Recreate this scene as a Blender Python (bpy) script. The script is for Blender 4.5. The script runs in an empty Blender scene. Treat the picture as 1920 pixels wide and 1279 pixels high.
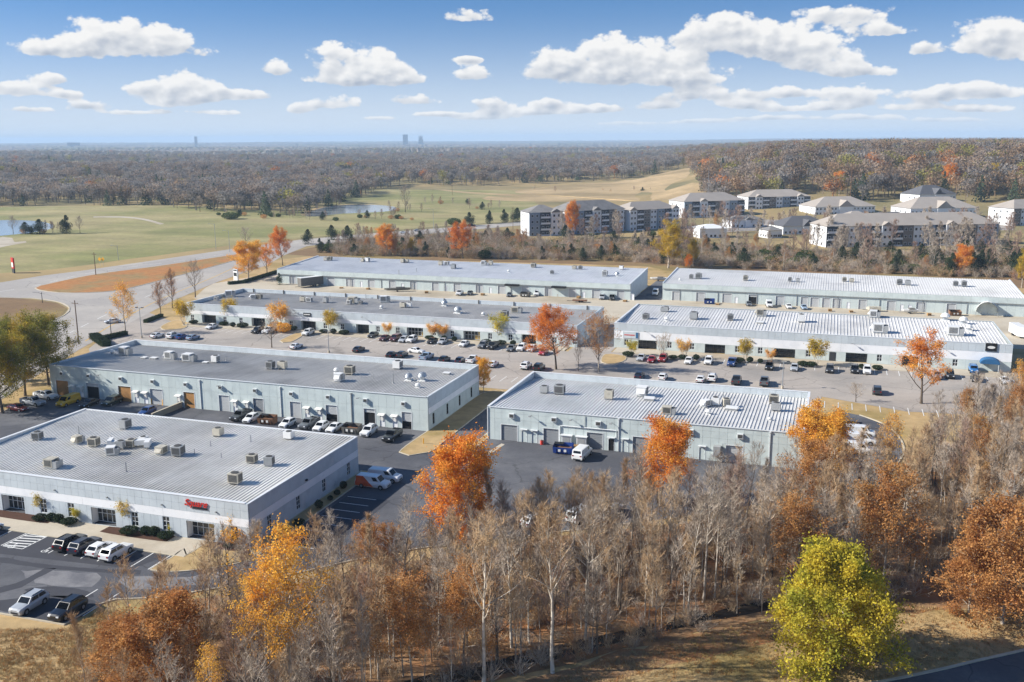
import bpy, math, random
from mathutils import Vector, noise

# ------------------------------------------------------------------ camera, sky, sun, exposure
scene = bpy.context.scene
COL = scene.collection
rad = math.radians

cam_data = bpy.data.cameras.new("camera")
cam_data.sensor_width = 36.0
cam_data.lens = 33.75
cam_data.clip_start = 0.5
cam_data.clip_end = 60000.0
cam = bpy.data.objects.new("camera", cam_data)
COL.objects.link(cam)
cam.location = (0.0, 0.0, 55.0)
from mathutils import Matrix
cam.rotation_euler = (Matrix.Rotation(rad(18.54), 3, 'Z') @ Matrix.Rotation(rad(90 - 11.829), 3, 'X') @ Matrix.Rotation(rad(-0.2686), 3, 'Z')).to_euler()
scene.camera = cam

SUN_DIR = Vector((1.0, 0.38, -0.64)).normalized()      # direction the light travels
SUN_EL = math.asin(-SUN_DIR.z)
SUN_AZ = math.atan2(-SUN_DIR.x, -SUN_DIR.y)            # compass angle from +Y towards +X
sun_data = bpy.data.lights.new("sun", 'SUN')
sun_data.energy = 4.1
sun_data.angle = rad(0.53)
sun_data.color = (1.0, 0.95, 0.87)
sun = bpy.data.objects.new("sun", sun_data)
COL.objects.link(sun)
sun.location = (-60, -20, 90)
sun.rotation_euler = SUN_DIR.to_track_quat('-Z', 'Y').to_euler()

scene.view_settings.view_transform = 'Standard'
scene.view_settings.look = 'None'
scene.view_settings.exposure = 0.95
scene.view_settings.gamma = 1.0
scene.view_settings.use_curve_mapping = False
scene.render.engine = 'CYCLES'
scene.cycles.use_denoising = True
scene.cycles.max_bounces = 6
scene.cycles.diffuse_bounces = 2
scene.cycles.glossy_bounces = 2
scene.cycles.transmission_bounces = 3
scene.cycles.volume_bounces = 1
scene.cycles.transparent_max_bounces = 6
scene.cycles.sample_clamp_indirect = 4.0


def N(nt, kind, **kw):
    n = nt.nodes.new(kind)
    for k, v in kw.items():
        setattr(n, k, v)
    return n


def build_world():
    w = bpy.data.worlds.new("World")
    scene.world = w
    w.use_nodes = True
    nt = w.node_tree
    nt.nodes.clear()
    L = nt.links.new
    out = N(nt, 'ShaderNodeOutputWorld')
    bg = N(nt, 'ShaderNodeBackground')
    bg.inputs['Strength'].default_value = 0.1
    sky = N(nt, 'ShaderNodeTexSky', sky_type='NISHITA', sun_disc=False)
    sky.sun_elevation = SUN_EL
    sky.sun_rotation = SUN_AZ
    sky.altitude = 100.0
    sky.air_density = 1.0
    sky.dust_density = 0.1
    sky.ozone_density = 1.6

    def m(op, a, b=None, c=None, clamp=False):
        n = N(nt, 'ShaderNodeMath', operation=op, use_clamp=clamp)
        for i, v in enumerate((a, b, c)):
            if v is None:
                continue
            if isinstance(v, (int, float)):
                n.inputs[i].default_value = v
            else:
                L(v, n.inputs[i])
        return n.outputs[0]

    def vm(op, a, b=None, c=None, s=None):
        n = N(nt, 'ShaderNodeVectorMath', operation=op)
        for i, v in enumerate((a, b, c)):
            if v is None:
                continue
            if isinstance(v, tuple):
                n.inputs[i].default_value = v
            else:
                L(v, n.inputs[i])
        if s is not None:
            L(s, n.inputs['Scale'])
        return n.outputs['Value'] if op == 'DOT_PRODUCT' else n.outputs['Vector']

    def ramp(v, a, b):
        n = N(nt, 'ShaderNodeMapRange', interpolation_type='SMOOTHSTEP')
        L(v, n.inputs[0])
        n.inputs[1].default_value = a
        n.inputs[2].default_value = b
        return n.outputs[0]

    tc = N(nt, 'ShaderNodeTexCoord')
    sp = N(nt, 'ShaderNodeSeparateXYZ')
    L(tc.outputs['Generated'], sp.inputs[0])
    # clear air: sky texture, its low band cleared of the yellow single-scatter tint and paled towards the horizon
    zz = m('ADD', m('MULTIPLY', m('MAXIMUM', sp.outputs[2], 0.0), 0.86), 0.14)
    cz = N(nt, 'ShaderNodeCombineXYZ')
    L(sp.outputs[0], cz.inputs[0])
    L(sp.outputs[1], cz.inputs[1])
    L(zz, cz.inputs[2])
    L(vm('NORMALIZE', cz.outputs[0]), sky.inputs[0])
    az = m('DEGREES', m('ARCTAN2', sp.outputs[0], sp.outputs[1]))
    el = m('DEGREES', m('ARCSINE', sp.outputs[2]))
    low = N(nt, 'ShaderNodeMix', data_type='RGBA')
    L(m('SUBTRACT', 1.0, ramp(m('POWER', m('MAXIMUM', el, 0.0), 0.8), 0.0, 5.4)), low.inputs[0])
    L(vm('MULTIPLY', sky.outputs[0], SKY_TINT), low.inputs[6])
    low.inputs[7].default_value = SKY_LOW
    air = low.outputs[2]
    L(air, bg.inputs[0])
    azw = m('WRAP', az, 13.6, -50.6)          # the same cumulus field all the way round the horizon
    cb = N(nt, 'ShaderNodeCombineXYZ')
    L(azw, cb.inputs[0])
    L(el, cb.inputs[1])
    uv = cb.outputs[0]
    k = 1.2

    def fbm(vec, scale, detail=6.0, rough=0.6, dist=0.0):
        n = N(nt, 'ShaderNodeTexNoise', noise_dimensions='3D')
        L(vec, n.inputs['Vector'])
        n.inputs['Scale'].default_value = scale
        n.inputs['Detail'].default_value = detail
        n.inputs['Roughness'].default_value = rough
        n.inputs['Distortion'].default_value = dist
        return n.outputs['Fac']

    def cumulus(cells):
        """Cells are (azimuth, elevation), half sizes, in degrees: puffs with flat grey bases and lit tops."""
        acc = None
        for (ca, ce), hw, hh in cells:
            q = vm('MULTIPLY_ADD', uv, (1 / hw, 1 / hh, 0.0), (-ca / hw, -ce / hh, 1.0))
            wgt = m('POWER', math.exp(-k), vm('DOT_PRODUCT', q, q))
            s = vm('SCALE', q, s=wgt)
            acc = s if acc is None else vm('ADD', acc, s)
        sa = N(nt, 'ShaderNodeSeparateXYZ')
        L(acc, sa.inputs[0])
        S = m('MAXIMUM', m('MULTIPLY', sa.outputs[2], math.exp(k)), 1e-6)
        f = m('DIVIDE', m('LOGARITHM', S, math.e), -k)
        vy = m('DIVIDE', sa.outputs[1], m('MAXIMUM', sa.outputs[2], 1e-6))
        puff_uv = vm('MULTIPLY', uv, (1.0, 1.5, 1.0))

        def billow(vec, detail, vd):
            big = fbm(vec, 0.5, detail, 0.52, 0.2)
            v = N(nt, 'ShaderNodeTexVoronoi', feature='SMOOTH_F1', voronoi_dimensions='2D')
            L(vec, v.inputs['Vector'])
            v.inputs['Scale'].default_value = 0.62
            v.inputs['Detail'].default_value = vd
            v.inputs['Roughness'].default_value = 0.55
            v.inputs['Lacunarity'].default_value = 2.3
            v.inputs['Smoothness'].default_value = 0.35
            return m('ADD', m('MULTIPLY', big, 0.72), m('MULTIPLY', m('SUBTRACT', 0.62, v.outputs['Distance']), 0.32))

        n1 = billow(puff_uv, 7.0, 3.0)
        n0 = billow(puff_uv, 2.5, 1.5)
        n2 = billow(vm('ADD', puff_uv, (-0.30, 0.42, 0.0)), 2.5, 1.5)
        e = m('ADD', m('SUBTRACT', 1.0, f), m('MULTIPLY', m('SUBTRACT', n1, 0.36), 2.7))
        e = m('SUBTRACT', e, m('MULTIPLY', m('MAXIMUM', m('SUBTRACT', m('MULTIPLY', vy, -1.0), 0.28), 0.0), 2.0))
        dens = ramp(e, 0.02, 0.46)
        dens = m('MULTIPLY', dens, ramp(el, 0.2, 1.6))
        emb = m('ADD', m('MULTIPLY', m('SUBTRACT', n0, n2), 1.9), m('MULTIPLY', m('SUBTRACT', n1, n0), 1.1))
        tone = m('ADD', m('ADD', m('MULTIPLY', vy, 0.75), 0.58), emb)
        tone = m('ADD', tone, m('MULTIPLY', m('SUBTRACT', 1.0, ramp(e, 0.1, 1.2)), 0.3), clamp=True)
        mixc = N(nt, 'ShaderNodeMix', data_type='RGBA')
        L(tone, mixc.inputs[0])
        mixc.inputs[6].default_value = CLOUD_DARK
        mixc.inputs[7].default_value = CLOUD_LIT
        mix = N(nt, 'ShaderNodeMix', data_type='RGBA')
        L(m('MULTIPLY', dens, 0.96), mix.inputs[0])
        L(air, mix.inputs[6])
        L(mixc.outputs[2], mix.inputs[7])
        b = N(nt, 'ShaderNodeBackground')
        b.inputs['Strength'].default_value = bg.inputs['Strength'].default_value
        L(mix.outputs[2], b.inputs[0])
        return b.outputs[0]

    def pick(fac, s0, s1):
        ms = N(nt, 'ShaderNodeMixShader')
        L(fac, ms.inputs[0])
        L(s0, ms.inputs[1])
        L(s1, ms.inputs[2])
        return ms.outputs[0]

    def sector(a0, a1, e0, e1):
        return [c for c in CLOUD_CELLS if c[0][0] + 2.7 * c[1] > a0 and c[0][0] - 2.7 * c[1] < a1 and c[0][1] + 2.7 * c[2] > e0 and c[0][1] - 2.7 * c[2] < e1]

    # only the band and the quarter of the sky that a ray looks at is worked out
    edges = [-50.6, -39.9, -29.2, -18.5, -7.8, 2.9, 13.6]
    lowband = None
    for i in range(6):
        s = cumulus(sector(edges[i], edges[i + 1], 0, 17))
        lowband = s if lowband is None else pick(m('GREATER_THAN', azw, edges[i]), lowband, s)
    highband = cumulus(sector(-60, 20, 17, 60))
    s = pick(m('GREATER_THAN', el, 17.0), lowband, highband)
    s = pick(m('MULTIPLY', m('GREATER_THAN', el, 0.3), m('LESS_THAN', el, 44.0)), bg.outputs[0], s)
    L(s, out.inputs[0])
    w.cycles.sampling_method = 'MANUAL'
    w.cycles.sample_map_resolution = 512


SKY_TINT = (0.34, 0.51, 0.68)
SKY_LOW = (3.75, 4.15, 4.6, 1)
CLOUD_DARK = (2.25, 2.5, 2.95, 1)
CLOUD_LIT = (5.1, 5.0, 4.85, 1)
CLOUD_CELLS = [
    ((-42.86, 4.74), 2.6, 0.75), ((-40.10, 5.32), 3.2, 1.15), ((-37.98, 5.10), 2.2, 0.95), ((-35.56, 4.72), 0.75, 0.42),
    ((-45.06, 2.67), 1.5, 0.62), ((-43.13, 3.24), 1.3, 0.4), ((-42.77, 2.43), 1.1, 0.25), ((-41.45, 1.87), 1.2, 0.32),
    ((-36.65, 2.73), 2.0, 0.95), ((-37.11, 2.16), 2.4, 0.45), ((-33.69, 2.50), 1.9, 0.38), ((-38.97, 2.82), 1.4, 0.42),
    ((-27.88, 4.31), 2.3, 1.35), ((-25.65, 3.86), 1.9, 0.95), ((-26.72, 3.33), 3.1, 0.5), ((-31.88, 3.93), 0.9, 0.65),
    ((-30.67, 1.73), 0.8, 0.38), ((-28.58, 2.03), 1.6, 0.48), ((-23.78, 2.21), 1.4, 0.38),
    ((-21.03, 6.80), 1.9, 0.55), ((-20.77, 3.69), 1.3, 0.6), ((-19.25, 2.02), 1.5, 0.5), ((-17.70, 1.53), 3.2, 0.28),
    ((-16.01, 4.25), 1.8, 1.25), ((-13.12, 4.52), 2.4, 1.35), ((-10.39, 4.25), 2.4, 1.2), ((-8.42, 3.34), 2.2, 0.75), ((-12.34, 3.34), 4.4, 0.7),
    ((-6.30, 5.77), 2.6, 1.35), ((-3.96, 5.06), 2.8, 1.4), ((-1.38, 4.34), 2.6, 1.05), ((0.61, 3.50), 2.1, 0.5), ((-8.49, 5.48), 1.0, 0.42),
    ((0.00, 6.50), 2.4, 0.6), ((1.82, 5.61), 1.6, 0.42),
    ((7.39, 4.99), 2.4, 1.35), ((4.34, 4.59), 1.2, 0.5), ((8.79, 4.25), 2.0, 0.9),
    ((-14.00, 1.69), 2.0, 0.34), ((-7.79, 2.34), 2.2, 0.42), ((-2.83, 2.44), 2.8, 0.42), ((1.16, 2.15), 1.6, 0.62), ((4.32, 2.19), 1.5, 0.5),
    ((5.99, 2.32), 1.4, 0.58), ((7.76, 2.23), 1.3, 0.5), ((-2.79, 1.63), 2.6, 0.28), ((-7.15, 0.98), 2.2, 0.18), ((0.63, 1.10), 3.0, 0.2),
    ((-44.41, 1.65), 1.3, 0.2), ((-39.48, 1.52), 1.8, 0.18), ((-34.76, 1.54), 1.6, 0.2), ((-26.49, 1.25), 1.5, 0.16), ((-22.81, 1.46), 1.6, 0.2), ((-20.18, 1.24), 1.8, 0.18), ((-11.68, 0.89), 2.4, 0.16), ((-16.31, 2.00), 1.2, 0.32), ((-10.18, 1.83), 1.6, 0.3), ((-5.41, 1.90), 1.5, 0.28), ((-0.53, 1.72), 1.6, 0.3), ((3.31, 1.60), 1.6, 0.26), ((6.95, 1.43), 1.7, 0.24), ((-4.50, 1.13), 2.0, 0.16), ((5.46, 0.91), 2.2, 0.16), ((-20.91, 4.51), 0.9, 0.22),
    ((-40.0, 22.0), 5.0, 1.8), ((-14.0, 27.0), 6.0, 2.2), ((4.0, 24.0), 4.5, 1.6), ((-28.0, 36.0), 7.0, 3.0),
]
build_world()

# ------------------------------------------------------------------ helpers
random.seed(7)


def lin(h):
    v = [int(h[i:i + 2], 16) / 255 for i in (0, 2, 4)]
    return tuple(c / 12.92 if c <= 0.04045 else ((c + 0.055) / 1.055) ** 2.4 for c in v)


MATS = {}


def mat(name, col, rough=0.75, var=0.12, scale=1.0, col2=None, f2=0.5, scale2=0.2, bump=0.0, bscale=20.0, metal=0.0,
        spec=0.35, trans=0.0, island=0.0, coat=0.0, objcol=False, grain=0.0, inst=0.0, streak=None, crack=0.0):
    """Procedural material. col: linear base colour; var: brightness mottling; col2: second colour in noise patches;
    island: random brightness per loose piece (leaf); trans: translucent share."""
    m = bpy.data.materials.new(name)
    m.use_nodes = True
    nt = m.node_tree
    L = nt.links.new
    b = nt.nodes['Principled BSDF']
    b.inputs['Roughness'].default_value = rough
    b.inputs['Metallic'].default_value = metal
    b.inputs['Specular IOR Level'].default_value = spec
    if coat:
        b.inputs['Coat Weight'].default_value = coat
        b.inputs['Coat Roughness'].default_value = 0.08
    geo = N(nt, 'ShaderNodeNewGeometry')
    cur = None
    if objcol:
        oi = N(nt, 'ShaderNodeObjectInfo')
        cur = oi.outputs['Color']
    else:
        rgb = N(nt, 'ShaderNodeRGB')
        rgb.outputs[0].default_value = (*col[:3], 1)
        cur = rgb.outputs[0]

    def tex(sc, detail=4.0, rough_=0.6):
        n = N(nt, 'ShaderNodeTexNoise')
        L(geo.outputs['Position'], n.inputs['Vector'])
        n.inputs['Scale'].default_value = sc
        n.inputs['Detail'].default_value = detail
        n.inputs['Roughness'].default_value = rough_
        return n.outputs['Fac']

    if col2 is not None:
        mr = N(nt, 'ShaderNodeMapRange', interpolation_type='SMOOTHSTEP')
        L(tex(scale2, 5.0), mr.inputs[0])
        mr.inputs[1].default_value = f2 - 0.12
        mr.inputs[2].default_value = f2 + 0.12
        mx = N(nt, 'ShaderNodeMix', data_type='RGBA')
        L(mr.outputs[0], mx.inputs[0])
        L(cur, mx.inputs[6])
        mx.inputs[7].default_value = (*col2[:3], 1)
        cur = mx.outputs[2]

    def scale_by(fac, lo, hi):
        nonlocal cur
        mr = N(nt, 'ShaderNodeMapRange')
        L(fac, mr.inputs[0])
        mr.inputs[3].default_value = lo
        mr.inputs[4].default_value = hi
        mx = N(nt, 'ShaderNodeVectorMath', operation='SCALE')
        L(cur, mx.inputs[0])
        L(mr.outputs[0], mx.inputs['Scale'])
        cur = mx.outputs[0]

    if var:
        scale_by(tex(scale), 1 - 2 * var, 1 + 2 * var)
    if grain:
        scale_by(tex(scale * 14, 3.0, 0.7), 1 - 2 * grain, 1 + 2 * grain)
    if island:
        scale_by(geo.outputs['Random Per Island'], 1 - island, 1 + island)
    if streak:
        vmul = N(nt, 'ShaderNodeVectorMath', operation='MULTIPLY')
        L(geo.outputs['Position'], vmul.inputs[0])
        vmul.inputs[1].default_value = streak[:3]
        ns = N(nt, 'ShaderNodeTexNoise')
        L(vmul.outputs[0], ns.inputs['Vector'])
        ns.inputs['Scale'].default_value = 1.0
        ns.inputs['Detail'].default_value = 5.0
        ns.inputs['Roughness'].default_value = 0.65
        scale_by(ns.outputs['Fac'], 1 - streak[3] * 2, 1 + streak[3] * 2)
    if crack:
        wob = N(nt, 'ShaderNodeTexNoise')
        L(geo.outputs['Position'], wob.inputs['Vector'])
        wob.inputs['Scale'].default_value = 0.35
        wadd = N(nt, 'ShaderNodeVectorMath', operation='MULTIPLY_ADD')
        L(wob.outputs['Color'], wadd.inputs[0])
        wadd.inputs[1].default_value = (3.0, 3.0, 0.0)
        L(geo.outputs['Position'], wadd.inputs[2])
        vo = N(nt, 'ShaderNodeTexVoronoi', feature='DISTANCE_TO_EDGE')
        L(wadd.outputs[0], vo.inputs['Vector'])
        vo.inputs['Scale'].default_value = crack
        mr = N(nt, 'ShaderNodeMapRange')
        L(vo.outputs['Distance'], mr.inputs[0])
        mr.inputs[1].default_value = 0.0
        mr.inputs[2].default_value = 0.16 * crack
        mr.inputs[3].default_value = 0.62
        mr.inputs[4].default_value = 1.0
        mx = N(nt, 'ShaderNodeVectorMath', operation='SCALE')
        L(cur, mx.inputs[0])
        L(mr.outputs[0], mx.inputs['Scale'])
        cur = mx.outputs[0]
    if inst:
        scale_by(N(nt, 'ShaderNodeObjectInfo').outputs['Random'], 1 - inst, 1 + inst)
    L(cur, b.inputs['Base Color'])
    if bump:
        bp = N(nt, 'ShaderNodeBump')
        bp.inputs['Strength'].default_value = bump
        bp.inputs['Distance'].default_value = 0.05
        L(tex(bscale), bp.inputs['Height'])
        L(bp.outputs[0], b.inputs['Normal'])
    if trans:
        tr = N(nt, 'ShaderNodeBsdfTranslucent')
        L(cur, tr.inputs[0])
        ms = N(nt, 'ShaderNodeMixShader')
        ms.inputs[0].default_value = trans
        L(b.outputs[0], ms.inputs[1])
        L(tr.outputs[0], ms.inputs[2])
        L(ms.outputs[0], nt.nodes['Material Output'].inputs[0])
    MATS[name] = m
    return m


class MB:
    """Collects faces for one mesh."""

    def __init__(self):
        self.v, self.f, self.mi = [], [], []

    def face(self, pts, mi=0):
        o = len(self.v)
        self.v += [tuple(p) for p in pts]
        self.f.append(tuple(range(o, o + len(pts))))
        self.mi.append(mi)

    def box(self, x0, x1, y0, y1, z0, z1, mi=0):
        o = len(self.v)
        self.v += [(x0, y0, z0), (x1, y0, z0), (x1, y1, z0), (x0, y1, z0), (x0, y0, z1), (x1, y0, z1), (x1, y1, z1), (x0, y1, z1)]
        self.f += [(o, o + 3, o + 2, o + 1), (o + 4, o + 5, o + 6, o + 7), (o, o + 1, o + 5, o + 4), (o + 1, o + 2, o + 6, o + 5), (o + 2, o + 3, o + 7, o + 6), (o + 3, o, o + 4, o + 7)]
        self.mi += [mi] * 6
        return self

    def tube(self, pts, rs, n=6, mi=0, cap=True):
        base = len(self.v)
        k = len(pts)
        pts = [Vector(p) for p in pts]
        for i, p in enumerate(pts):
            d = (pts[min(i + 1, k - 1)] - pts[max(i - 1, 0)])
            if d.length < 1e-6:
                d = Vector((0, 0, 1))
            d.normalize()
            a = Vector((0, 0, 1)) if abs(d.z) < 0.9 else Vector((1, 0, 0))
            u = d.cross(a).normalized()
            w = d.cross(u)
            r = rs[i]
            for j in range(n):
                t = 2 * math.pi * j / n
                q = p + u * (r * math.cos(t)) + w * (r * math.sin(t))
                self.v.append((q.x, q.y, q.z))
        for i in range(k - 1):
            for j in range(n):
                a0 = base + i * n + j
                a1 = base + i * n + (j + 1) % n
                self.f.append((a0, a0 + n, a1 + n, a1))
                self.mi.append(mi)
        if cap:
            self.f.append(tuple(base + (k - 1) * n + j for j in range(n)))
            self.mi.append(mi)
        return self

    def cyl(self, x, y, z0, z1, r, n=10, mi=0, r2=None):
        r2 = r if r2 is None else r2
        o = len(self.v)
        for z, rr in ((z0, r), (z1, r2)):
            for j in range(n):
                t = 2 * math.pi * j / n
                self.v.append((x + rr * math.cos(t), y + rr * math.sin(t), z))
        for j in range(n):
            j2 = (j + 1) % n
            self.f.append((o + j, o + j2, o + n + j2, o + n + j))
            self.mi.append(mi)
        self.f.append(tuple(o + n + j for j in range(n)))
        self.f.append(tuple(o + j for j in reversed(range(n))))
        self.mi += [mi, mi]
        return self

    def mesh(self, name, mats, smooth=False):
        me = bpy.data.meshes.new(name)
        me.from_pydata(self.v, [], self.f)
        mats = mats if isinstance(mats, (list, tuple)) else [mats]
        for mm in mats:
            me.materials.append(MATS[mm] if isinstance(mm, str) else mm)
        if any(self.mi):
            me.polygons.foreach_set('material_index', self.mi)
        if smooth:
            me.polygons.foreach_set('use_smooth', [True] * len(me.polygons))
        me.update()
        return me

    def build(self, name, mats, parent=None, loc=None, rotz=0.0, smooth=False):
        return place(name, self.mesh(name, mats, smooth), parent, loc, rotz)


def place(name, me, parent=None, loc=None, rotz=0.0):
    o = bpy.data.objects.new(name, me)
    COL.objects.link(o)
    if parent is not None:
        o.parent = parent
    if loc is not None:
        o.location = loc
    if rotz:
        o.rotation_euler = (0, 0, rotz)
    return o


def tag(o, label=None, cat=None, group=None, kind=None):
    if label:
        o['label'] = label
    if cat:
        o['category'] = cat
    if group:
        o['group'] = group
    if kind:
        o['kind'] = kind
    return o


def thing(name, label, cat, loc=(0, 0, 0), rotz=0.0, group=None):
    o = bpy.data.objects.new(name, None)
    COL.objects.link(o)
    o.empty_display_size = 0.5
    o.location = loc
    o.rotation_euler = (0, 0, rotz)
    return tag(o, label, cat, group)


def dup(root, loc, rotz=0.0, scale=1.0, label=None, group=None):
    """Copy a thing with its parts and sub-parts (mesh data shared)."""
    def cp(o, parent):
        c = o.copy()
        COL.objects.link(c)
        c.parent = parent
        for ch in o.children:
            cp(ch, c)
        return c
    r = cp(root, None)
    r.location = loc
    r.rotation_euler = (0, 0, rotz)
    r.scale = (scale, scale, scale) if isinstance(scale, (int, float)) else scale
    return tag(r, label, None, group)


def wipe(root):
    for ch in list(root.children):
        wipe(ch)
    bpy.data.objects.remove(root, do_unlink=True)


ORD = "first second third fourth fifth sixth seventh eighth ninth tenth eleventh twelfth thirteenth fourteenth fifteenth sixteenth seventeenth eighteenth nineteenth twentieth".split()


TENS = ['', '', 'twenty', 'thirty', 'forty', 'fifty', 'sixty', 'seventy', 'eighty', 'ninety']


def nth(i):
    if i >= 99:
        return 'hundredth' if i == 99 else 'hundred-and-' + nth(i - 100)
    if i < 20:
        return ORD[i]
    t, u = divmod(i + 1, 10)
    return TENS[t] + '-' + ORD[u - 1] if u else TENS[t][:-1] + 'ieth'


def structure(name, mb, m, parent=None, smooth=False):
    o = mb.build(name, m, parent, smooth=smooth)
    if parent is None:
        o['kind'] = 'structure'
    return o

# ------------------------------------------------------------------ ground, terrain, roads, lots
mat('dry_grass', lin('b1966a'), 0.95, 0.18, 0.5, lin('94804f'), 0.55, 0.07, bump=0.5, bscale=6, grain=0.12)
mat('land', lin('a08a5e'), 0.95, 0.16, 0.02, lin('6f6a48'), 0.5, 0.004, bump=0.3, bscale=2, grain=0.1)
mat('pasture', lin('7f7e4b'), 0.95, 0.18, 0.03, lin('9c9064'), 0.50, 0.011, grain=0.2, streak=(0.012, 0.06, 1.0, 0.2))
mat('dirt_field', lin('b39a72'), 0.95, 0.18, 0.03, lin('94805a'), 0.52, 0.012, grain=0.15, streak=(0.01, 0.04, 1.0, 0.12))
mat('litter', lin('8a6d4e'), 0.95, 0.22, 0.5, lin('a06c40'), 0.56, 0.16, bump=0.7, bscale=5, grain=0.25)
mat('litter_orange', lin('a8733f'), 0.95, 0.2, 0.4, lin('8f7a4e'), 0.55, 0.06, grain=0.25)
mat('brown_scrub', lin('7d6344'), 0.95, 0.2, 0.1, lin('8a7a4c'), 0.55, 0.02, grain=0.2)
mat('asphalt_new', lin('505156'), 0.9, 0.16, 0.15, lin('6c6c6e'), 0.55, 0.045, bump=0.25, bscale=25, grain=0.12, crack=0.09)
mat('asphalt_old', lin('a79e94'), 0.92, 0.09, 0.12, lin('918b84'), 0.56, 0.04, bump=0.2, bscale=25, grain=0.09, crack=0.07, streak=(0.02, 0.25, 1.0, 0.06))
mat('asphalt_patch', lin('3f4046'), 0.92, 0.1, 0.5, grain=0.08)
mat('road', lin('a29c95'), 0.92, 0.08, 0.06, lin('b0a99f'), 0.54, 0.02, grain=0.08, crack=0.04)
mat('concrete', lin('b8ae9c'), 0.9, 0.08, 0.25, lin('a2937d'), 0.57, 0.05, grain=0.07)
mat('yard_concrete', lin('bcb19d'), 0.9, 0.1, 0.1, lin('a39680'), 0.56, 0.04, grain=0.08)
mat('kerb', lin('bdb29c'), 0.9, 0.1, 0.6)
mat('paint_white', lin('d9d9d5'), 0.8, 0.1, 3.0)
mat('paint_yellow', lin('d0a53a'), 0.8, 0.1, 3.0)
mat('mulch', lin('4a3022'), 0.95, 0.2, 2.0, grain=0.25)
mat('soil_bank', lin('2e251d'), 0.95, 0.2, 1.0, grain=0.25)


def smooth(a, b, t):
    t = max(0.0, min(1.0, (t - a) / (b - a)))
    return t * t * (3 - 2 * t)


def terr(x, y):
    r = math.hypot(x, y)
    if r < 640:
        return 0.0
    a = math.degrees(math.atan2(x, y))
    hill = 31.0 * smooth(690, 1090, r) * smooth(-13, -1, a) * (1 - 0.45 * smooth(2600, 5000, r))
    z = hill * (1 - smooth(60, 120, a)) if a > 0 else hill
    n = noise.noise(Vector((x / 1500, y / 1500, 3.1))) + 0.5 * noise.noise(Vector((x / 600, y / 600, 9.7)))
    z += 12 * n * smooth(1400, 3500, r)
    z += 8.0 * math.sin(r / 210 + 2.2 * noise.noise(Vector((x / 900, y / 900, 6.3))) + 0.9) * smooth(950, 1500, r) * (1 - smooth(3600, 5200, r)) * (1 - 0.6 * smooth(-13, -1, a))
    z += 26 * smooth(6000, 16000, r)
    return z


def catmull(pts, closed=True, step=6.0, jit=0.0, seed=1):
    rnd = random.Random(seed)
    n = len(pts)
    out = []
    for i in range(n if closed else n - 1):
        p0, p1, p2, p3 = (pts[(i - 1) % n], pts[i], pts[(i + 1) % n], pts[(i + 2) % n]) if closed else (pts[max(i - 1, 0)], pts[i], pts[i + 1], pts[min(i + 2, n - 1)])
        d = math.hypot(p2[0] - p1[0], p2[1] - p1[1])
        k = max(1, int(d / step))
        for j in range(k):
            t = j / k
            q = []
            for c in (0, 1):
                q.append(0.5 * ((2 * p1[c]) + (-p0[c] + p2[c]) * t + (2 * p0[c] - 5 * p1[c] + 4 * p2[c] - p3[c]) * t * t + (-p0[c] + 3 * p1[c] - 3 * p2[c] + p3[c]) * t ** 3))
            if jit:
                q = [q[0] + rnd.uniform(-jit, jit), q[1] + rnd.uniform(-jit, jit)]
            out.append(tuple(q))
    if not closed:
        out.append(tuple(pts[-1]))
    return out


def sheet(name, pts, z, m, parent=None, zf=None):
    area = sum(pts[i][0] * pts[(i + 1) % len(pts)][1] - pts[(i + 1) % len(pts)][0] * pts[i][1] for i in range(len(pts)))
    if area < 0:
        pts = list(reversed(pts))
    b = MB()
    b.face([(p[0], p[1], z + (zf(*p) if zf else 0)) for p in pts])
    o = b.build(name, m, parent)
    if parent is None:
        o['kind'] = 'structure'
    return o


def rect(x0, x1, y0, y1):
    return [(x0, y0), (x1, y0), (x1, y1), (x0, y1)]


def kerb_line(pts, w=0.2, h=0.17, closed=False, parent=None):
    """A raised concrete kerb along a polyline: a real step."""
    b = MB()
    n = len(pts)
    rows = []
    for i in range(n):
        a = Vector(pts[max(i - 1, 0)] if not closed else pts[i - 1])
        c = Vector(pts[min(i + 1, n - 1)] if not closed else pts[(i + 1) % n])
        d = (c - a)
        d = d.normalized() if d.length else Vector((1, 0))
        nrm = Vector((-d.y, d.x)) * (w / 2)
        p = Vector(pts[i])
        rows.append((p + nrm, p - nrm))
    for i in range(n if closed else n - 1):
        (a, c), (e, f) = rows[i], rows[(i + 1) % n]
        b.face([(c.x, c.y, h), (f.x, f.y, h), (e.x, e.y, h), (a.x, a.y, h)])
        b.face([(a.x, a.y, 0), (a.x, a.y, h), (e.x, e.y, h), (e.x, e.y, 0)])
        b.face([(f.x, f.y, 0), (f.x, f.y, h), (c.x, c.y, h), (c.x, c.y, 0)])
    o = b.build('kerb', 'kerb', parent)
    if parent is None:
        o['kind'] = 'structure'
    return o


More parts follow.
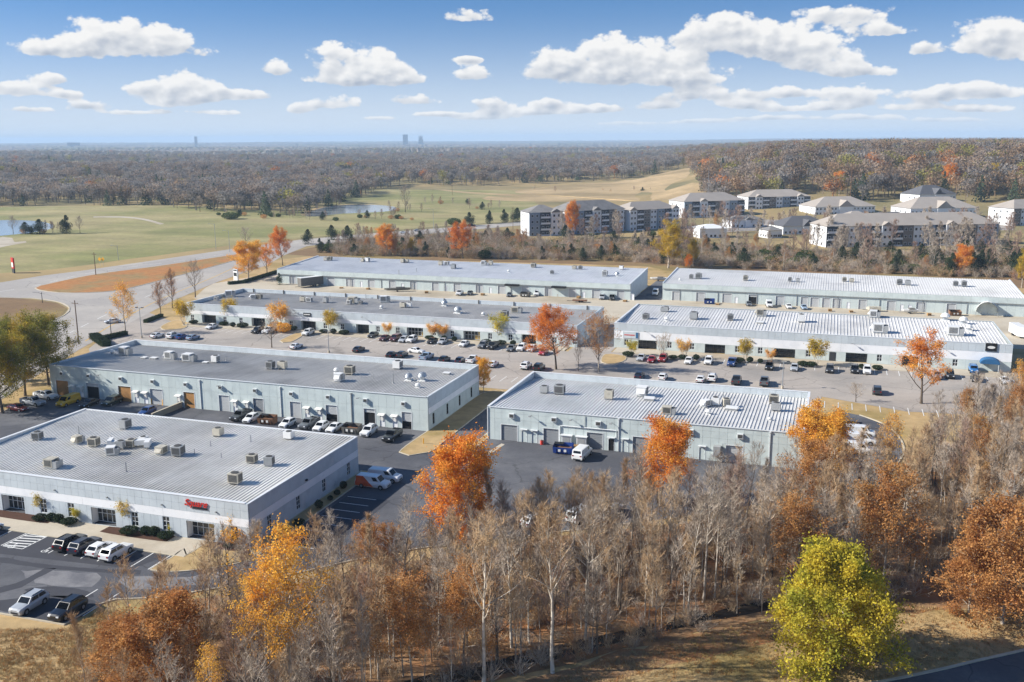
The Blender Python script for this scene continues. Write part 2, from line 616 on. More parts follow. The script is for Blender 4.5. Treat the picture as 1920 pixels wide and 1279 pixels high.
# the land itself: one sheet of rings out to the horizon
def build_land():
    rings = [0, 60, 120, 200, 300, 420, 540, 640, 700, 760, 830, 900, 980, 1070, 1160, 1260, 1380, 1500, 1620, 1740, 1860, 1980, 2110, 2250, 2400, 2550, 2700, 2860, 3030, 3200, 3400, 3600, 3900, 4300, 5200, 6300, 7700, 9400, 11500, 14000, 17000]
    nseg = 180
    b = MB()
    b.v.append((0, 0, 0))
    for r in rings[1:]:
        for j in range(nseg):
            t = 2 * math.pi * j / nseg
            x, y = r * math.sin(t), r * math.cos(t)
            b.v.append((x, y, terr(x, y)))
    for j in range(nseg):
        b.f.append((0, 1 + (j + 1) % nseg, 1 + j))
    for i in range(len(rings) - 2):
        for j in range(nseg):
            a = 1 + i * nseg + j
            c = 1 + i * nseg + (j + 1) % nseg
            b.f.append((a, c, c + nseg, a + nseg))
    b.mi = [0] * len(b.f)
    structure('ground', b, 'land', smooth=True)


build_land()

# open country to the left and centre
PASTURE = [(-340.7, 288.9), (-339.1, 319.0), (-326.1, 335.6), (-318.7, 378.3), (-305.7, 452.6), (-279.6, 513.4), (-245.1, 579.1), (-209.5, 656.0), (-241.8, 794.8), (-375.0, 1081.2), (-556.3, 1095.2), (-457.8, 843.5), (-407.4, 679.3), (-480.7, 691.6), (-565.5, 711.0), (-690.1, 657.2), (-755.8, 640.1)]
sheet('pasture', catmull(PASTURE, True, 18, 1.2), 0.02, 'pasture')
sheet('dirt_field', catmull([(-323.3, 877.2), (-332.0, 1091.1), (-254.7, 1239.3), (-174.8, 1417.5), (-113.2, 1239.5), (-101.6, 831.1), (-177.2, 863.8), (-256.7, 843.6)], True, 18, 2), 0.05, 'dirt_field', zf=terr)
sheet('brown_verge', catmull([(-259.6, 430.9), (-249.6, 495.6), (-185.7, 575.9), (-158.7, 521.5), (-72.1, 525.3), (33.6, 492.4), (94.7, 469.4), (83.6, 401.9), (-53.1, 390.7), (-76.9, 418.7), (-235.1, 409.4)], True, 15, 0.6), 0.025, 'brown_scrub')
sheet('dirt_track', catmull([(-532.9, 1115.3), (-461.8, 1061.1), (-377.8, 983.4), (-292.0, 941.1), (-228.4, 909.8), (-183.6, 894.9), (-178.7, 871.3), (-222.2, 885.2), (-283.7, 914.3), (-366.4, 953.6), (-451.6, 1037.5), (-520.3, 1089.0)], True, 12), 0.07, 'dirt_field')
sheet('farm_track', catmull([(-530.0, 589.6), (-508.1, 595.6), (-478.5, 582.9), (-433.6, 548.2), (-433.7, 543.8), (-473.8, 574.3), (-502.9, 586.5), (-522.5, 581.2)], True, 10), 0.04, 'concrete')
sheet('farm_track', catmull([(-440.5, 402.5), (-469.1, 446.3), (-458.5, 442.6), (-437.0, 423.8), (-435.8, 430.2), (-428.2, 423.3), (-425.6, 409.6), (-416.7, 380.3)], True, 6), 0.04, 'concrete')

# water
mw = bpy.data.materials.new('water')
mw.use_nodes = True
_b = mw.node_tree.nodes['Principled BSDF']
_b.inputs['Base Color'].default_value = (0.34, 0.38, 0.38, 1)
_b.inputs['Roughness'].default_value = 0.12
_b.inputs['Specular IOR Level'].default_value = 0.8
_n = N(mw.node_tree, 'ShaderNodeTexNoise')
_n.inputs['Scale'].default_value = 0.6
_bp = N(mw.node_tree, 'ShaderNodeBump')
_bp.inputs['Strength'].default_value = 0.12
_g = N(mw.node_tree, 'ShaderNodeNewGeometry')
mw.node_tree.links.new(_g.outputs['Position'], _n.inputs['Vector'])
mw.node_tree.links.new(_n.outputs['Fac'], _bp.inputs['Height'])
mw.node_tree.links.new(_bp.outputs[0], _b.inputs['Normal'])
MATS['water'] = mw
POND = catmull([(-381.9, 645.7), (-406.2, 711.1), (-408.3, 751.7), (-384.1, 765.2), (-354.9, 744.6), (-336.7, 710.3), (-341.7, 684.8), (-360.2, 662.7), (-366.8, 633.7)], True, 8, 0.5)
sheet('pond_bank', [(p[0] * 1.006 - 3, p[1] * 1.004) for p in POND], 0.03, 'dirt_field')
sheet('pond_water', POND, 0.06, 'water')
sheet('pond_water', catmull([(-593.6, 522.4), (-571.3, 542.8), (-544.6, 545.3), (-506.0, 523.8), (-477.8, 490.5), (-473.6, 458.6), (-493.3, 432.8)], True, 8, 0.5), 0.06, 'water')

# near grass: everything round the business park
sheet('dry_grass', catmull([(-133.1, 92.2), (-188.8, 146.1), (-215, 215), (-250, 330), (-239.4, 361.2), (-239.5, 417.3), (-77.6, 422.3), (81.7, 401.3), (110, 300), (95, 200), (75, 120), (60, 60), (-20, 40), (-120, 50)], True, 20), 0.012, 'dry_grass')

# street with its island on the left
ROAD = [(-316.2, 274.5), (-315.6, 296.4), (-314.7, 317.6), (-309.7, 336.7), (-306.0, 362.9), (-300.9, 399.4), (-295.1, 441.6), (-287.9, 478.5), (-271.9, 512.2), (-244.2, 559.6), (-210.8, 618.3), (-196.3, 645.1),
        (-186.7, 616.2), (-201.6, 591.2), (-231.5, 530.4), (-257.1, 484.2), (-266.1, 450.0), (-255.0, 408.2), (-242.0, 373.8), (-239.7, 357.5), (-231.2, 318.8), (-219.1, 277.1), (-209.7, 251.6), (-199.5, 222.9), (-191.9, 203.9), (-183.4, 183.8), (-171.0, 158.5), (-157.2, 125.6),
        (-209.2, 169.8), (-221.6, 205.8), (-228.8, 226.8), (-234.7, 243.9), (-243.6, 255.9), (-256.3, 264.6), (-271.8, 268.4), (-301.9, 261.7)]
sheet('street', ROAD, 0.05, 'road')
ISLAND = catmull([(-289.7, 288.1), (-293.7, 301.5), (-295.3, 326.9), (-287.6, 358.4), (-282.6, 391.1), (-278.0, 415.6), (-267.7, 386.7), (-262.1, 354.5), (-257.4, 320.1), (-255.1, 298.5), (-258.4, 287.9), (-272.9, 282.2)], True, 5)
sheet('street_island', ISLAND, 0.16, 'litter_orange')
kerb_line(ISLAND, 0.4, 0.18, True)
kerb_line(catmull([(-296.2, 263.4), (-271.8, 268.4), (-256.3, 264.6), (-243.6, 255.9), (-234.7, 243.9), (-228.8, 226.8)], False, 5), 0.4, 0.18)
sheet('brown_lot', catmull([(-299.8, 259.9), (-269.9, 266.5), (-255.0, 262.7), (-243.6, 254.9), (-235.5, 243.7), (-229.0, 224.9), (-222.5, 190.9)], True, 8), 0.06, 'brown_scrub')


def centre_line(pts, w, name, m, dash=None, parent=None):
    pts = catmull(pts, False, 3.0)
    for i in range(0, len(pts) - 1):
        if dash and (i // dash) % 2:
            continue
        a, c = Vector(pts[i]), Vector(pts[i + 1])
        d = (c - a).normalized()
        nn = Vector((-d.y, d.x)) * w / 2
        yield [(a + nn).to_tuple(), (c + nn).to_tuple(), (c - nn).to_tuple(), (a - nn).to_tuple()]


def painted(name, quads, z, m):
    b = MB()
    for q in quads:
        b.face([(p[0], p[1], z) for p in reversed(q)])
    o = b.build(name, m)
    o['kind'] = 'structure'
    return o


painted('road_marking', centre_line([(-198.3, 213.0), (-209.1, 237.4), (-225.8, 279.9), (-242.2, 334.3), (-259.2, 385.0)], 0.35, '', '', None), 0.056, 'paint_yellow')
painted('road_marking', centre_line([(-298.3, 265.3), (-295.2, 292.1), (-301.4, 333.8), (-289.9, 384.5), (-280.3, 465.7)], 0.3, '', '', 2), 0.056, 'paint_white')
painted('road_marking', centre_line([(-211.3, 220.9), (-222.7, 249.6), (-239.7, 297.6)], 0.25, '', '', 2), 0.056, 'paint_white')

# service yard (new dark asphalt) round the three near warehouses
YARD = [(-102.6, 71.7), (-91.4, 80.4), (-82.1, 80.6), (-81.8, 86.0), (-80.8, 87.6), (-75.9, 89.7), (-69.6, 95.0), (-62.8, 101.6), (-58.2, 106.8), (-50.8, 113.4), (-44.8, 116.8), (-35.6, 123.6), (-24.4, 131.3), (-10.1, 142.5), (3.8, 154.2), (10.6, 163.4), (13.9, 175.4), (14.2, 184.9), (12.0, 194.2), (7.2, 200.1), (3.4, 201.7), (-8, 180), (-8, 193), (-60.5, 193), (-60.5, 204), (-67, 204), (-67, 190), (-166, 190), (-163.8, 164.1), (-162.1, 148.5), (-158.7, 125.8)]
yard = sheet('service_yard', YARD, 0.05, 'asphalt_new')
kerb_line([(-100.9, 79.9), (-91.4, 80.4), (-82.1, 80.6), (-81.8, 86.0), (-80.8, 87.6), (-75.9, 89.7), (-69.6, 95.0), (-62.8, 101.6), (-58.2, 106.8), (-50.8, 113.4), (-44.8, 116.8), (-35.6, 123.6), (-24.4, 131.3)], 0.22)
kerb_line(catmull([(10.6, 163.4), (13.9, 175.4), (14.2, 184.9), (12.0, 194.2), (7.2, 200.1)], False, 2), 0.3)
kerb_line([(-163.8, 164.1), (-162.1, 148.5), (-158.7, 125.8)], 0.25)

# parking lot (older, paler) north of them
lot = sheet('parking_lot', [(-190, 205), (-183, 198), (-67, 198), (-67, 204), (-60.5, 204), (-60.5, 197), (-1, 197), (-0.4, 212.8), (16.4, 205.8), (36.5, 208.1), (70, 215), (70, 243), (-54, 243), (-54, 285), (-65, 285), (-65, 240.5), (-186, 240.5), (-219.2, 261.2), (-210.3, 243.6)], 0.045, 'asphalt_old')
for i, q in enumerate([[(-108.3, 91.3), (-103.3, 93.1), (-100.6, 92.8), (-94.0, 93.3), (-87.9, 94.3), (-83.4, 95.4), (-82.7, 94.3), (-87.9, 93.3), (-95.9, 92.0), (-102.9, 91.5), (-107.0, 90.2)],
                       [(-95.9, 92.0), (-94.5, 92.5), (-94.6, 88.5), (-94.5, 86.7), (-97.2, 82.8), (-99.3, 83.1), (-96.1, 87.4)],
                       [(-93.6, 86.2), (-91.5, 87.9), (-87.1, 88.6), (-83.9, 87.4), (-87.2, 86.0)],
                       [(-95.3, 79.4), (-92.1, 81.0), (-82.7, 81.0), (-82.4, 86.2), (-88.9, 86.1), (-97.0, 80.9)]]):
    sheet('asphalt_patch', catmull(q, True, 1.0, 0.08), 0.054, 'asphalt_patch', yard)
sheet('asphalt_patch', [(-124.0, 101.9), (-113.5, 101.6), (-82.3, 102.2), (-84.9, 95.4), (-113.9, 93.0)], 0.054, 'asphalt_patch', yard)
sheet('asphalt_patch', [(-70.5, 103), (-63, 103), (-63, 128), (-70.5, 128)], 0.054, 'asphalt_patch', yard)
mat('asphalt_worn', lin('7d7c7d'), 0.92, 0.14, 0.4, lin('66666a'), 0.52, 0.3, grain=0.12)
for q in ([(-98.2, 90.3), (-93.7, 92.1), (-87.2, 92.5), (-86.4, 89.6), (-91.1, 88.4), (-94.9, 88.8)], [(-84.4, 93.1), (-77.8, 95.2), (-72.6, 98.1), (-73.3, 94.6), (-80.7, 90.7)]):
    sheet('worn_patch', catmull(q, True, 1.2, 0.35), 0.0525, 'asphalt_worn', yard)
sheet('concrete_pad', [(-56.7, 154.4), (-56.0, 160.5), (-55.2, 160.1), (-55.9, 153.8)], 0.056, 'concrete', yard)

# concrete truck yard between the rows
sheet('truck_yard', [(-216, 286), (-190, 276), (-64, 276), (-64, 284), (-54, 284), (-54, 279), (85, 279), (85, 332), (-55.5, 332), (-55.5, 345), (-66, 345), (-66, 328), (-205, 328), (-223.7, 353.3), (-227.3, 338.7), (-231.2, 318.8), (-227.3, 308.3)], 0.055, 'yard_concrete')
sheet('side_lane', [(-65.6, 330), (-55.8, 330), (-55.8, 376), (-65.6, 376)], 0.061, 'asphalt_new')

# grass strips and islands on kerbs
def island(name, pts, m, z=0.15, kerb=True):
    o = sheet(name, pts, z, m)
    if kerb:
        kerb_line(pts, 0.2, 0.17, True)
    return o


island('grass_strip', catmull([(-71.8, 150), (-66.8, 151.5), (-66.6, 160), (-66.8, 185), (-66.8, 195), (-69, 197), (-71.8, 193), (-71.8, 172)], True, 2.5), 'dry_grass')
island('grass_strip', [(-60.6, 158), (-59.6, 158), (-59.6, 193), (-60.6, 193)], 'dry_grass')
island('planting_bed', [(-73.7, 104), (-71.3, 104), (-71.3, 139), (-73.7, 139)], 'dry_grass')
island('grass_wedge', catmull([(-82.2, 102.7), (-82.0, 99.6), (-82.3, 95.9), (-78.7, 96.4), (-74.8, 98.9), (-71.1, 102.6), (-68.4, 105.5), (-70.5, 103), (-74, 105.6), (-80, 105.6), (-80.5, 101)], True, 1.5), 'dry_grass')
island('litter_island', catmull([(-66.5, 197), (-58, 196.5), (-44, 198), (-39.8, 201), (-43, 205), (-58, 203.5), (-66, 203)], True, 2), 'litter_orange')
island('litter_island', catmull([(-47, 203.5), (-40, 202), (-34.5, 203), (-34.5, 208), (-41, 209.5), (-46.5, 208)], True, 2), 'litter')
island('grass_island', catmull([(-54.7, 239.8), (-49.7, 239.3), (-48.4, 234.6), (-50.1, 229.7), (-53.5, 230.5)], True, 1.5), 'dry_grass')
island('grass_island', catmull([(-192.2, 238.0), (-194.3, 247.5), (-187.9, 244.8), (-183.5, 237.2), (-187.3, 233.4)], True, 1.5), 'dry_grass')
island('grass_island', catmull([(-145.6, 229.3), (-147.0, 241.7), (-144.2, 240.0), (-141.9, 228.9)], True, 1.5), 'dry_grass')
sheet('sidewalk', [(-150, 100.6), (-80.6, 100.6), (-80.6, 105.4), (-74.5, 105.4), (-74.5, 105.95), (-150, 105.95)], 0.17, 'concrete')
kerb_line([(-150, 100.5), (-80.5, 100.5), (-80.5, 105)], 0.2, 0.175)
sheet('sidewalk', rect(-187, -66, 240.8, 245.9), 0.17, 'concrete')
kerb_line([(-187, 240.7), (-66, 240.7)], 0.25, 0.175)
sheet('sidewalk', rect(-53.5, 44, 243.2, 248.9), 0.17, 'concrete')
kerb_line([(-53.5, 243.1), (44, 243.1)], 0.25, 0.175)
for x0, x1, y0, y1 in [(-119.5, -107.0, 104.0, 105.85), (-97.5, -86.0, 103.9, 105.85), (-79.8, -75, 104.2, 105.85)]:
    sheet('planting_bed', catmull(rect(x0, x1, y0, y1), True, 1.0), 0.185, 'mulch')

# painted stalls
def stall_rows():
    line_cache = {}

    def stripe(x, y, ln, ang, parent, w=0.13, z=0.0005):
        key = (round(ln, 1), round(w, 2))
        if key not in line_cache:
            line_cache[key] = MB()
            line_cache[key].face([(0, -w / 2, 0), (ln, -w / 2, 0), (ln, w / 2, 0), (0, w / 2, 0)])
            line_cache[key] = line_cache[key].mesh('parking_line', 'paint_white')
        o = place('parking_line', line_cache[key], parent, (x, y, z), ang)
        return o
    zy, zl = 0.060, 0.052
    for i in range(-9, 6):                                   # in front of the nearest warehouse
        if i in (-3, -2):
            continue
        stripe(-96.4 + i * 2.74, 95.9, 4.9, math.pi / 2, yard, 0.15, zy)
    for i, y in enumerate([127.6, 124.9, 122.1, 119.4, 116.6, 113.9, 111.2, 108.4]):     # beside it
        stripe(-70.3, y, 5.0, 0, yard, 0.14, zy)
    stripe(-84.9, 83.6, 5.6, math.pi / 2, yard, 0.15, zy)
    stripe(-81.6, 83.0, 6.5, math.pi / 2, yard, 0.15, zy)
    x0, x1 = -107.0, -103.6                                   # hatched access aisle
    stripe(x0, 95.9, 4.9, math.pi / 2, yard, 0.15, zy)
    stripe(x1, 95.9, 4.9, math.pi / 2, yard, 0.15, zy)
    stripe(x0, 95.9, x1 - x0, 0, yard, 0.15, zy)
    stripe(x0, 100.3, x1 - x0, 0, yard, 0.15, zy)
    for k in range(5):
        stripe(x0, 96.2 + k * 0.85, 3.5, 0.16, yard, 0.3, zy)
    for i in range(46):                                      # the long lot, both sides
        x = -184 + i * 2.74
        if x < -67:
            stripe(x, 235.2, 5.2, math.pi / 2, lot, 0.16, zl)
            stripe(x, 204.5, 5.2, math.pi / 2, lot, 0.16, zl)
    for i in range(36):
        x = -49 + i * 2.74
        stripe(x, 237.7, 5.2, math.pi / 2, lot, 0.16, zl)
        if x > -34:
            stripe(x, 204.5 - 0.02 * (x + 34), 5.2, math.pi / 2, lot, 0.16, zl)


stall_rows()


def wheelchair(x, y):
    b = MB()
    ring = [(x + 0.42 * math.cos(t), y + 0.42 * math.sin(t)) for t in [k * math.pi / 6 + 2.3 for k in range(11)]]
    for i in range(10):
        a, c = ring[i], ring[i + 1]
        f = 0.72
        b.face([(a[0], a[1], 0.061), (c[0], c[1], 0.061), (x + (c[0] - x) * f, y + (c[1] - y) * f, 0.061), (x + (a[0] - x) * f, y + (a[1] - y) * f, 0.061)])
    for q in ([(x - 0.08, y), (x + 0.08, y), (x + 0.08, y + 0.85), (x - 0.08, y + 0.85)], [(x - 0.05, y + 0.25), (x + 0.5, y + 0.25), (x + 0.5, y + 0.4), (x - 0.05, y + 0.4)], [(x + 0.42, y - 0.3), (x + 0.56, y - 0.3), (x + 0.56, y + 0.35), (x + 0.42, y + 0.35)],
              [(x - 0.14, y + 0.9), (x + 0.14, y + 0.9), (x + 0.14, y + 1.15), (x - 0.14, y + 1.15)]):
        b.face([(p[0], p[1], 0.061) for p in q])
    b.build('wheelchair_symbol', 'paint_white', yard)


wheelchair((-105.7, 96.0)[0], (-105.7, 96.0)[1])
wheelchair((-100.2, 96.3)[0], (-100.2, 96.3)[1])

# woodland floor and the brook in the foreground, the street at the lower right
WOODS = [(-76.7, 81.4), (-74.3, 87.6), (-68.6, 93.5), (-57.5, 101.8), (-51.4, 108.3), (-43.5, 115.3), (-33.6, 123.7), (-17.0, 134.1), (5.4, 152.2), (17.8, 172.2), (28.5, 198.7), (41.3, 223.2), (63.8, 244.8), (48, 130), (30, 119), (15.1, 122.5), (10.4, 116.5), (-4.6, 107.5), (-21.1, 93.4), (-33.3, 81.8), (-46.2, 66.7), (-63.0, 58.8), (-71.9, 73.4)]
sheet('woodland_floor', catmull(WOODS, True, 3, 0.35), 0.03, 'litter')
sheet('brook_bank', catmull([(-51.4, 73.0), (-42.0, 80.0), (-33.2, 87.7), (-22.1, 97.8), (-13.0, 105.4), (-4.9, 112.3), (2.5, 118.4), (11.5, 123.7), (11.3, 121.3), (2.5, 115.4), (-4.7, 109.5), (-12.7, 103.2), (-21.5, 95.2), (-32.1, 84.8), (-40.7, 77.4), (-49.4, 69.9)], True, 2, 0.2), 0.045, 'soil_bank')
sheet('leaf_drift', catmull([(-30.9, 81.6), (-21.0, 93.1), (-12.4, 101.0), (-4.5, 106.8), (-2.1, 105.0), (-6.4, 99.9), (-14.1, 93.4), (-20.2, 87.1), (-25.3, 81.5)], True, 2, 0.5), 0.025, 'litter')
sheet('leaf_drift', catmull([(7.5, 117.7), (15.2, 123.3), (25.3, 124.3), (28.8, 122.4), (24.3, 118.2), (15.8, 116.8), (10.3, 113.6)], True, 2, 0.5), 0.025, 'litter')
street_near = sheet('street', catmull([(-6.8, 87.5), (10.0, 99.0), (16.7, 104.2), (22.8, 108.9), (33.7, 117.3), (40.4, 105.8), (8.8, 78.6)], False, 3), 0.05, 'asphalt_new')
kerb_line(catmull([(-6.8, 87.5), (10.0, 99.0), (16.7, 104.2), (22.8, 108.9), (33.7, 117.3)], False, 3), 0.35, 0.16)

# ------------------------------------------------------------------ warehouses
mat('panel_grey', lin('c2cace'), 0.8, 0.03, 0.3, lin('b9c1c5'), 0.55, 0.5, grain=0.02, inst=0.03, streak=(1.0, 1.0, 0.12, 0.028))
mat('panel_green', lin('c6d0cd'), 0.8, 0.03, 0.3, lin('bcc6c4'), 0.56, 0.5, grain=0.02, inst=0.035, streak=(1.0, 1.0, 0.12, 0.03))
mat('panel_white', lin('ecedee'), 0.75, 0.03, 0.3, lin('e2e4e6'), 0.58, 0.4, grain=0.02, streak=(0.9, 0.9, 0.12, 0.02))
mat('panel_core', lin('8f9695'), 0.9, 0.05, 0.5)
mat('coping', lin('d6d9da'), 0.5, 0.05, 0.8)
mat('roof_a', lin('dcd9d2'), 0.55, 0.04, 0.12, lin('bfbbb3'), 0.56, 0.06, spec=0.45, grain=0.05, inst=0.05, streak=(1.5, 0.06, 1.0, 0.07))
mat('roof_b', lin('c0bdb7'), 0.6, 0.05, 0.12, lin('a29f9a'), 0.56, 0.06, grain=0.05, inst=0.06, streak=(1.5, 0.06, 1.0, 0.08))
mat('roof_c', lin('d6d4d0'), 0.5, 0.04, 0.15, lin('bcbab6'), 0.58, 0.06, spec=0.45, grain=0.04, inst=0.04, streak=(1.5, 0.06, 1.0, 0.06))
mat('roof_d', lin('b2afaa'), 0.7, 0.08, 0.12, lin('a19f9c'), 0.54, 0.15, grain=0.1, streak=(1.2, 0.06, 1.0, 0.09))
mat('roof_f', lin('cacccf'), 0.6, 0.07, 0.1, lin('bcbfc3'), 0.55, 0.12, grain=0.06, streak=(1.2, 0.06, 1.0, 0.08))
mat('steel_door', lin('b9bbbb'), 0.6, 0.06, 0.6)
mat('steel_door_dark', lin('8f9294'), 0.6, 0.06, 0.6)
mat('wood_door', lin('b0824e'), 0.7, 0.12, 1.5)
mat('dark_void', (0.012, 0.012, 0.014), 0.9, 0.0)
mat('frame_dark', lin('3a3c3f'), 0.5, 0.05, 2)
mat('frame_white', lin('d5d8d8'), 0.55, 0.05, 2)
mat('white_metal', lin('dcdcd9'), 0.5, 0.06, 0.7)
mat('beige_metal', lin('b9b3a4'), 0.6, 0.1, 0.8, lin('9d978a'), 0.58, 1.2)
mat('grey_metal', lin('9a9c9c'), 0.6, 0.1, 0.8)
mat('grille', lin('4b4a47'), 0.7, 0.1, 2)
mat('galvanised', lin('aeb3b6'), 0.4, 0.08, 2, metal=0.6)
mat('rust', lin('7d5a42'), 0.8, 0.15, 2)
mat('black_paint', lin('1b1c1f'), 0.6, 0.05, 2)
mat('red_sign', lin('c8372c'), 0.5, 0.04, 2)
mat('blue_canvas', lin('2c5f8a'), 0.8, 0.08, 2)
mat('yellow_steel', lin('e0a52b'), 0.55, 0.06, 2)
mat('lamp_white', lin('e6e4dd'), 0.4, 0.03, 2)
mat('amber_interior', lin('c08a2e'), 0.8, 0.15, 1.2)


def glass_mat(name, col, rough=0.12):
    m = bpy.data.materials.new(name)
    m.use_nodes = True
    b = m.node_tree.nodes['Principled BSDF']
    b.inputs['Base Color'].default_value = (*col, 1)
    b.inputs['Roughness'].default_value = rough
    b.inputs['Specular IOR Level'].default_value = 0.6
    MATS[name] = m


glass_mat('glass', (0.02, 0.026, 0.032))
glass_mat('glass_amber', (0.42, 0.26, 0.06), 0.2)
_cache = {}


def wall_cells(bld, part, axis, pos, a0, a1, courses, openings, t, sgn):
    """Panels of one wall. axis 'x': the wall runs along x at y=pos (sgn -1 faces -y); axis 'y': runs along y at x=pos.
    courses: (z0, z1, material, panel width). openings: (a0, a1, z0, z1)."""
    holder = None
    for z0, z1, m, pw in courses:
        n = max(1, round((a1 - a0) / pw))
        w = (a1 - a0) / n
        for i in range(n):
            c0, c1 = a0 + i * w + 0.014, a0 + (i + 1) * w - 0.014
            ops = [(max(o[0], c0), min(o[1], c1), max(o[2], z0), min(o[3], z1)) for o in openings if o[0] < c1 and o[1] > c0 and o[2] < z1 and o[3] > z0]
            zlo, zhi = z0 + (0.012 if z0 > 0.2 else 0), z1 - 0.012
            if ops:
                us = sorted({c0, c1, *[o[0] for o in ops], *[o[1] for o in ops]})
                vs = sorted({zlo, zhi, *[max(zlo, o[2]) for o in ops], *[min(zhi, o[3]) for o in ops]})
                cells = [(us[p], us[p + 1], vs[q], vs[q + 1]) for p in range(len(us) - 1) for q in range(len(vs) - 1)
                         if us[p + 1] - us[p] > 1e-4 and vs[q + 1] - vs[q] > 1e-4 and not any(o[0] - 1e-5 <= us[p] and us[p + 1] <= o[1] + 1e-5 and o[2] - 1e-5 <= vs[q] and vs[q + 1] <= o[3] + 1e-5 for o in ops)]
                if not cells:
                    continue
                key = None
            else:
                cells = [(c0, c1, zlo, zhi)]
                key = (axis, round(w, 3), round(zlo, 3), round(zhi, 3), m, t)
            loc = (c0, pos if sgn < 0 else pos - t, 0) if axis == 'x' else (pos if sgn > 0 else pos + t, c0, 0)
            if key and key in _cache:
                place('wall_panel', _cache[key], part, loc)
                continue
            left = list(cells)
            while left:                                   # one object per connected piece
                comp, queue = [], [left.pop()]
                while queue:
                    c = queue.pop()
                    comp.append(c)
                    for d in list(left):
                        touch_u = (abs(c[1] - d[0]) < 1e-5 or abs(d[1] - c[0]) < 1e-5) and min(c[3], d[3]) - max(c[2], d[2]) > 1e-5
                        touch_v = (abs(c[3] - d[2]) < 1e-5 or abs(d[3] - c[2]) < 1e-5) and min(c[1], d[1]) - max(c[0], d[0]) > 1e-5
                        if touch_u or touch_v:
                            left.remove(d)
                            queue.append(d)
                me = slab(comp, c0, t, axis, m)
                if key:
                    _cache[key] = me
                place('wall_panel', me, part, loc)


def slab(cells, c0, t, axis, m):
    """A flat slab made of grid cells sharing their vertices."""
    b = MB()
    idx = {}

    def V(u, v, d):
        k = (round(u, 4), round(v, 4), d)
        if k not in idx:
            idx[k] = len(b.v)
            b.v.append((u - c0, t * d, v) if axis == 'x' else (-t * d, u - c0, v))
        return idx[k]
    edges = {}
    for u0, u1, v0, v1 in cells:
        for d in (0, 1):
            q = (V(u0, v0, d), V(u1, v0, d), V(u1, v1, d), V(u0, v1, d))
            b.f.append(q if (d == 0) == (axis == 'x') else q[::-1])
        for e in (((u0, v0), (u1, v0)), ((u1, v0), (u1, v1)), ((u1, v1), (u0, v1)), ((u0, v1), (u0, v0))):
            k = tuple(sorted((tuple(round(x, 4) for x in e[0]), tuple(round(x, 4) for x in e[1]))))
            edges[k] = None if k in edges else e
    for e in edges.values():
        if e:
            (a0, b0), (a1, b1) = e
            b.f.append((V(a0, b0, 0), V(a0, b0, 1), V(a1, b1, 1), V(a1, b1, 0)))
    b.mi = [0] * len(b.f)
    return b.mesh('wall_panel', m)


def roof_of(bld, x0, x1, y0, y1, zf, zb, pw, m, rib_h, separate):
    """Standing-seam metal roof: one pan with its seam per panel, running front to back."""
    n = round((x1 - x0) / pw)
    w = (x1 - x0) / n
    roof = MB().box(x0, x1, y0, y1, min(zf, zb) - 0.7, min(zf, zb) - 0.25).build('roof', 'panel_core', bld)

    def pan(b, ox):
        prof = [(0, 0), (w - 0.14, 0), (w - 0.11, rib_h), (w - 0.03, rib_h), (w, 0)]
        for (xa, za), (xb, zb_) in zip(prof, prof[1:]):
            b.face([(ox + xa, y0, zf + za), (ox + xb, y0, zf + zb_), (ox + xb, y1, zb + zb_), (ox + xa, y1, zb + za)])
    if separate:
        b = MB()
        pan(b, 0)
        me = b.mesh('roof_panel', m)
        for i in range(n):
            place('roof_panel', me, roof, (x0 + i * w, 0, 0))
    else:
        b = MB()
        for i in range(n):
            pan(b, x0 + i * w)
        o = b.build('roof_panels', m, roof)
        o['kind'] = 'stuff'
    return roof


def dock_door(bld, x0, x1, z1, y, m='steel_door', gap=0.0, zb=0.06):
    """Roll-up door of horizontal slats in a steel frame, set back in its opening."""
    d = MB()
    z = zb + gap
    while z < z1 - 0.02:
        zz = min(z + 0.32, z1)
        d.box(x0, x1, y + 0.16, y + 0.22, z + 0.02, zz - 0.015)
        z += 0.32
    d.box(x0, x1, y + 0.20, y + 0.24, zb + gap, z1)
    o = d.build('dock_door', m, bld)
    f = MB().box(x0 - 0.12, x0 + 0.02, y - 0.04, y + 0.14, zb, z1 + 0.12).box(x1 - 0.02, x1 + 0.12, y - 0.04, y + 0.14, zb, z1 + 0.12).box(x0 + 0.02, x1 - 0.02, y - 0.04, y + 0.14, z1, z1 + 0.12)
    f.build('door_frame', 'frame_white', o)
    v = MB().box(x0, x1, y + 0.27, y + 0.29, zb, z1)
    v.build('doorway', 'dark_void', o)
    return o


def man_door(bld, x, z1, y, w=1.0, m='panel_white', light=True):
    d = MB().box(x - w / 2, x + w / 2, y + 0.08, y + 0.14, 0.06, z1)
    o = d.build('door', m, bld)
    MB().box(x - w / 2 - 0.08, x - w / 2, y - 0.03, y + 0.1, 0.06, z1 + 0.08).box(x + w / 2, x + w / 2 + 0.08, y - 0.03, y + 0.1, 0.06, z1 + 0.08).box(x - w / 2, x + w / 2, y - 0.03, y + 0.1, z1, z1 + 0.08).build('door_frame', 'frame_white', o)
    MB().box(x + w * 0.32, x + w * 0.42, y + 0.03, y + 0.08, 1.05, 1.15).build('handle', 'galvanised', o)
    if light:
        b = MB().box(x - 0.75, x + 0.75, y - 0.9, y - 0.03, z1 + 0.28, z1 + 0.36)
        b.face([(x - 0.7, y - 0.85, z1 + 0.36), (x + 0.7, y - 0.85, z1 + 0.36), (x + 0.7, y - 0.04, z1 + 0.55), (x - 0.7, y - 0.04, z1 + 0.55)])
        b.build('door_canopy', 'lamp_white', bld)
        MB().box(x - 0.3, x + 0.3, y - 0.12, y - 0.02, z1 - 0.9, z1 - 0.25).build('door_window', 'lamp_white', bld)
    return o


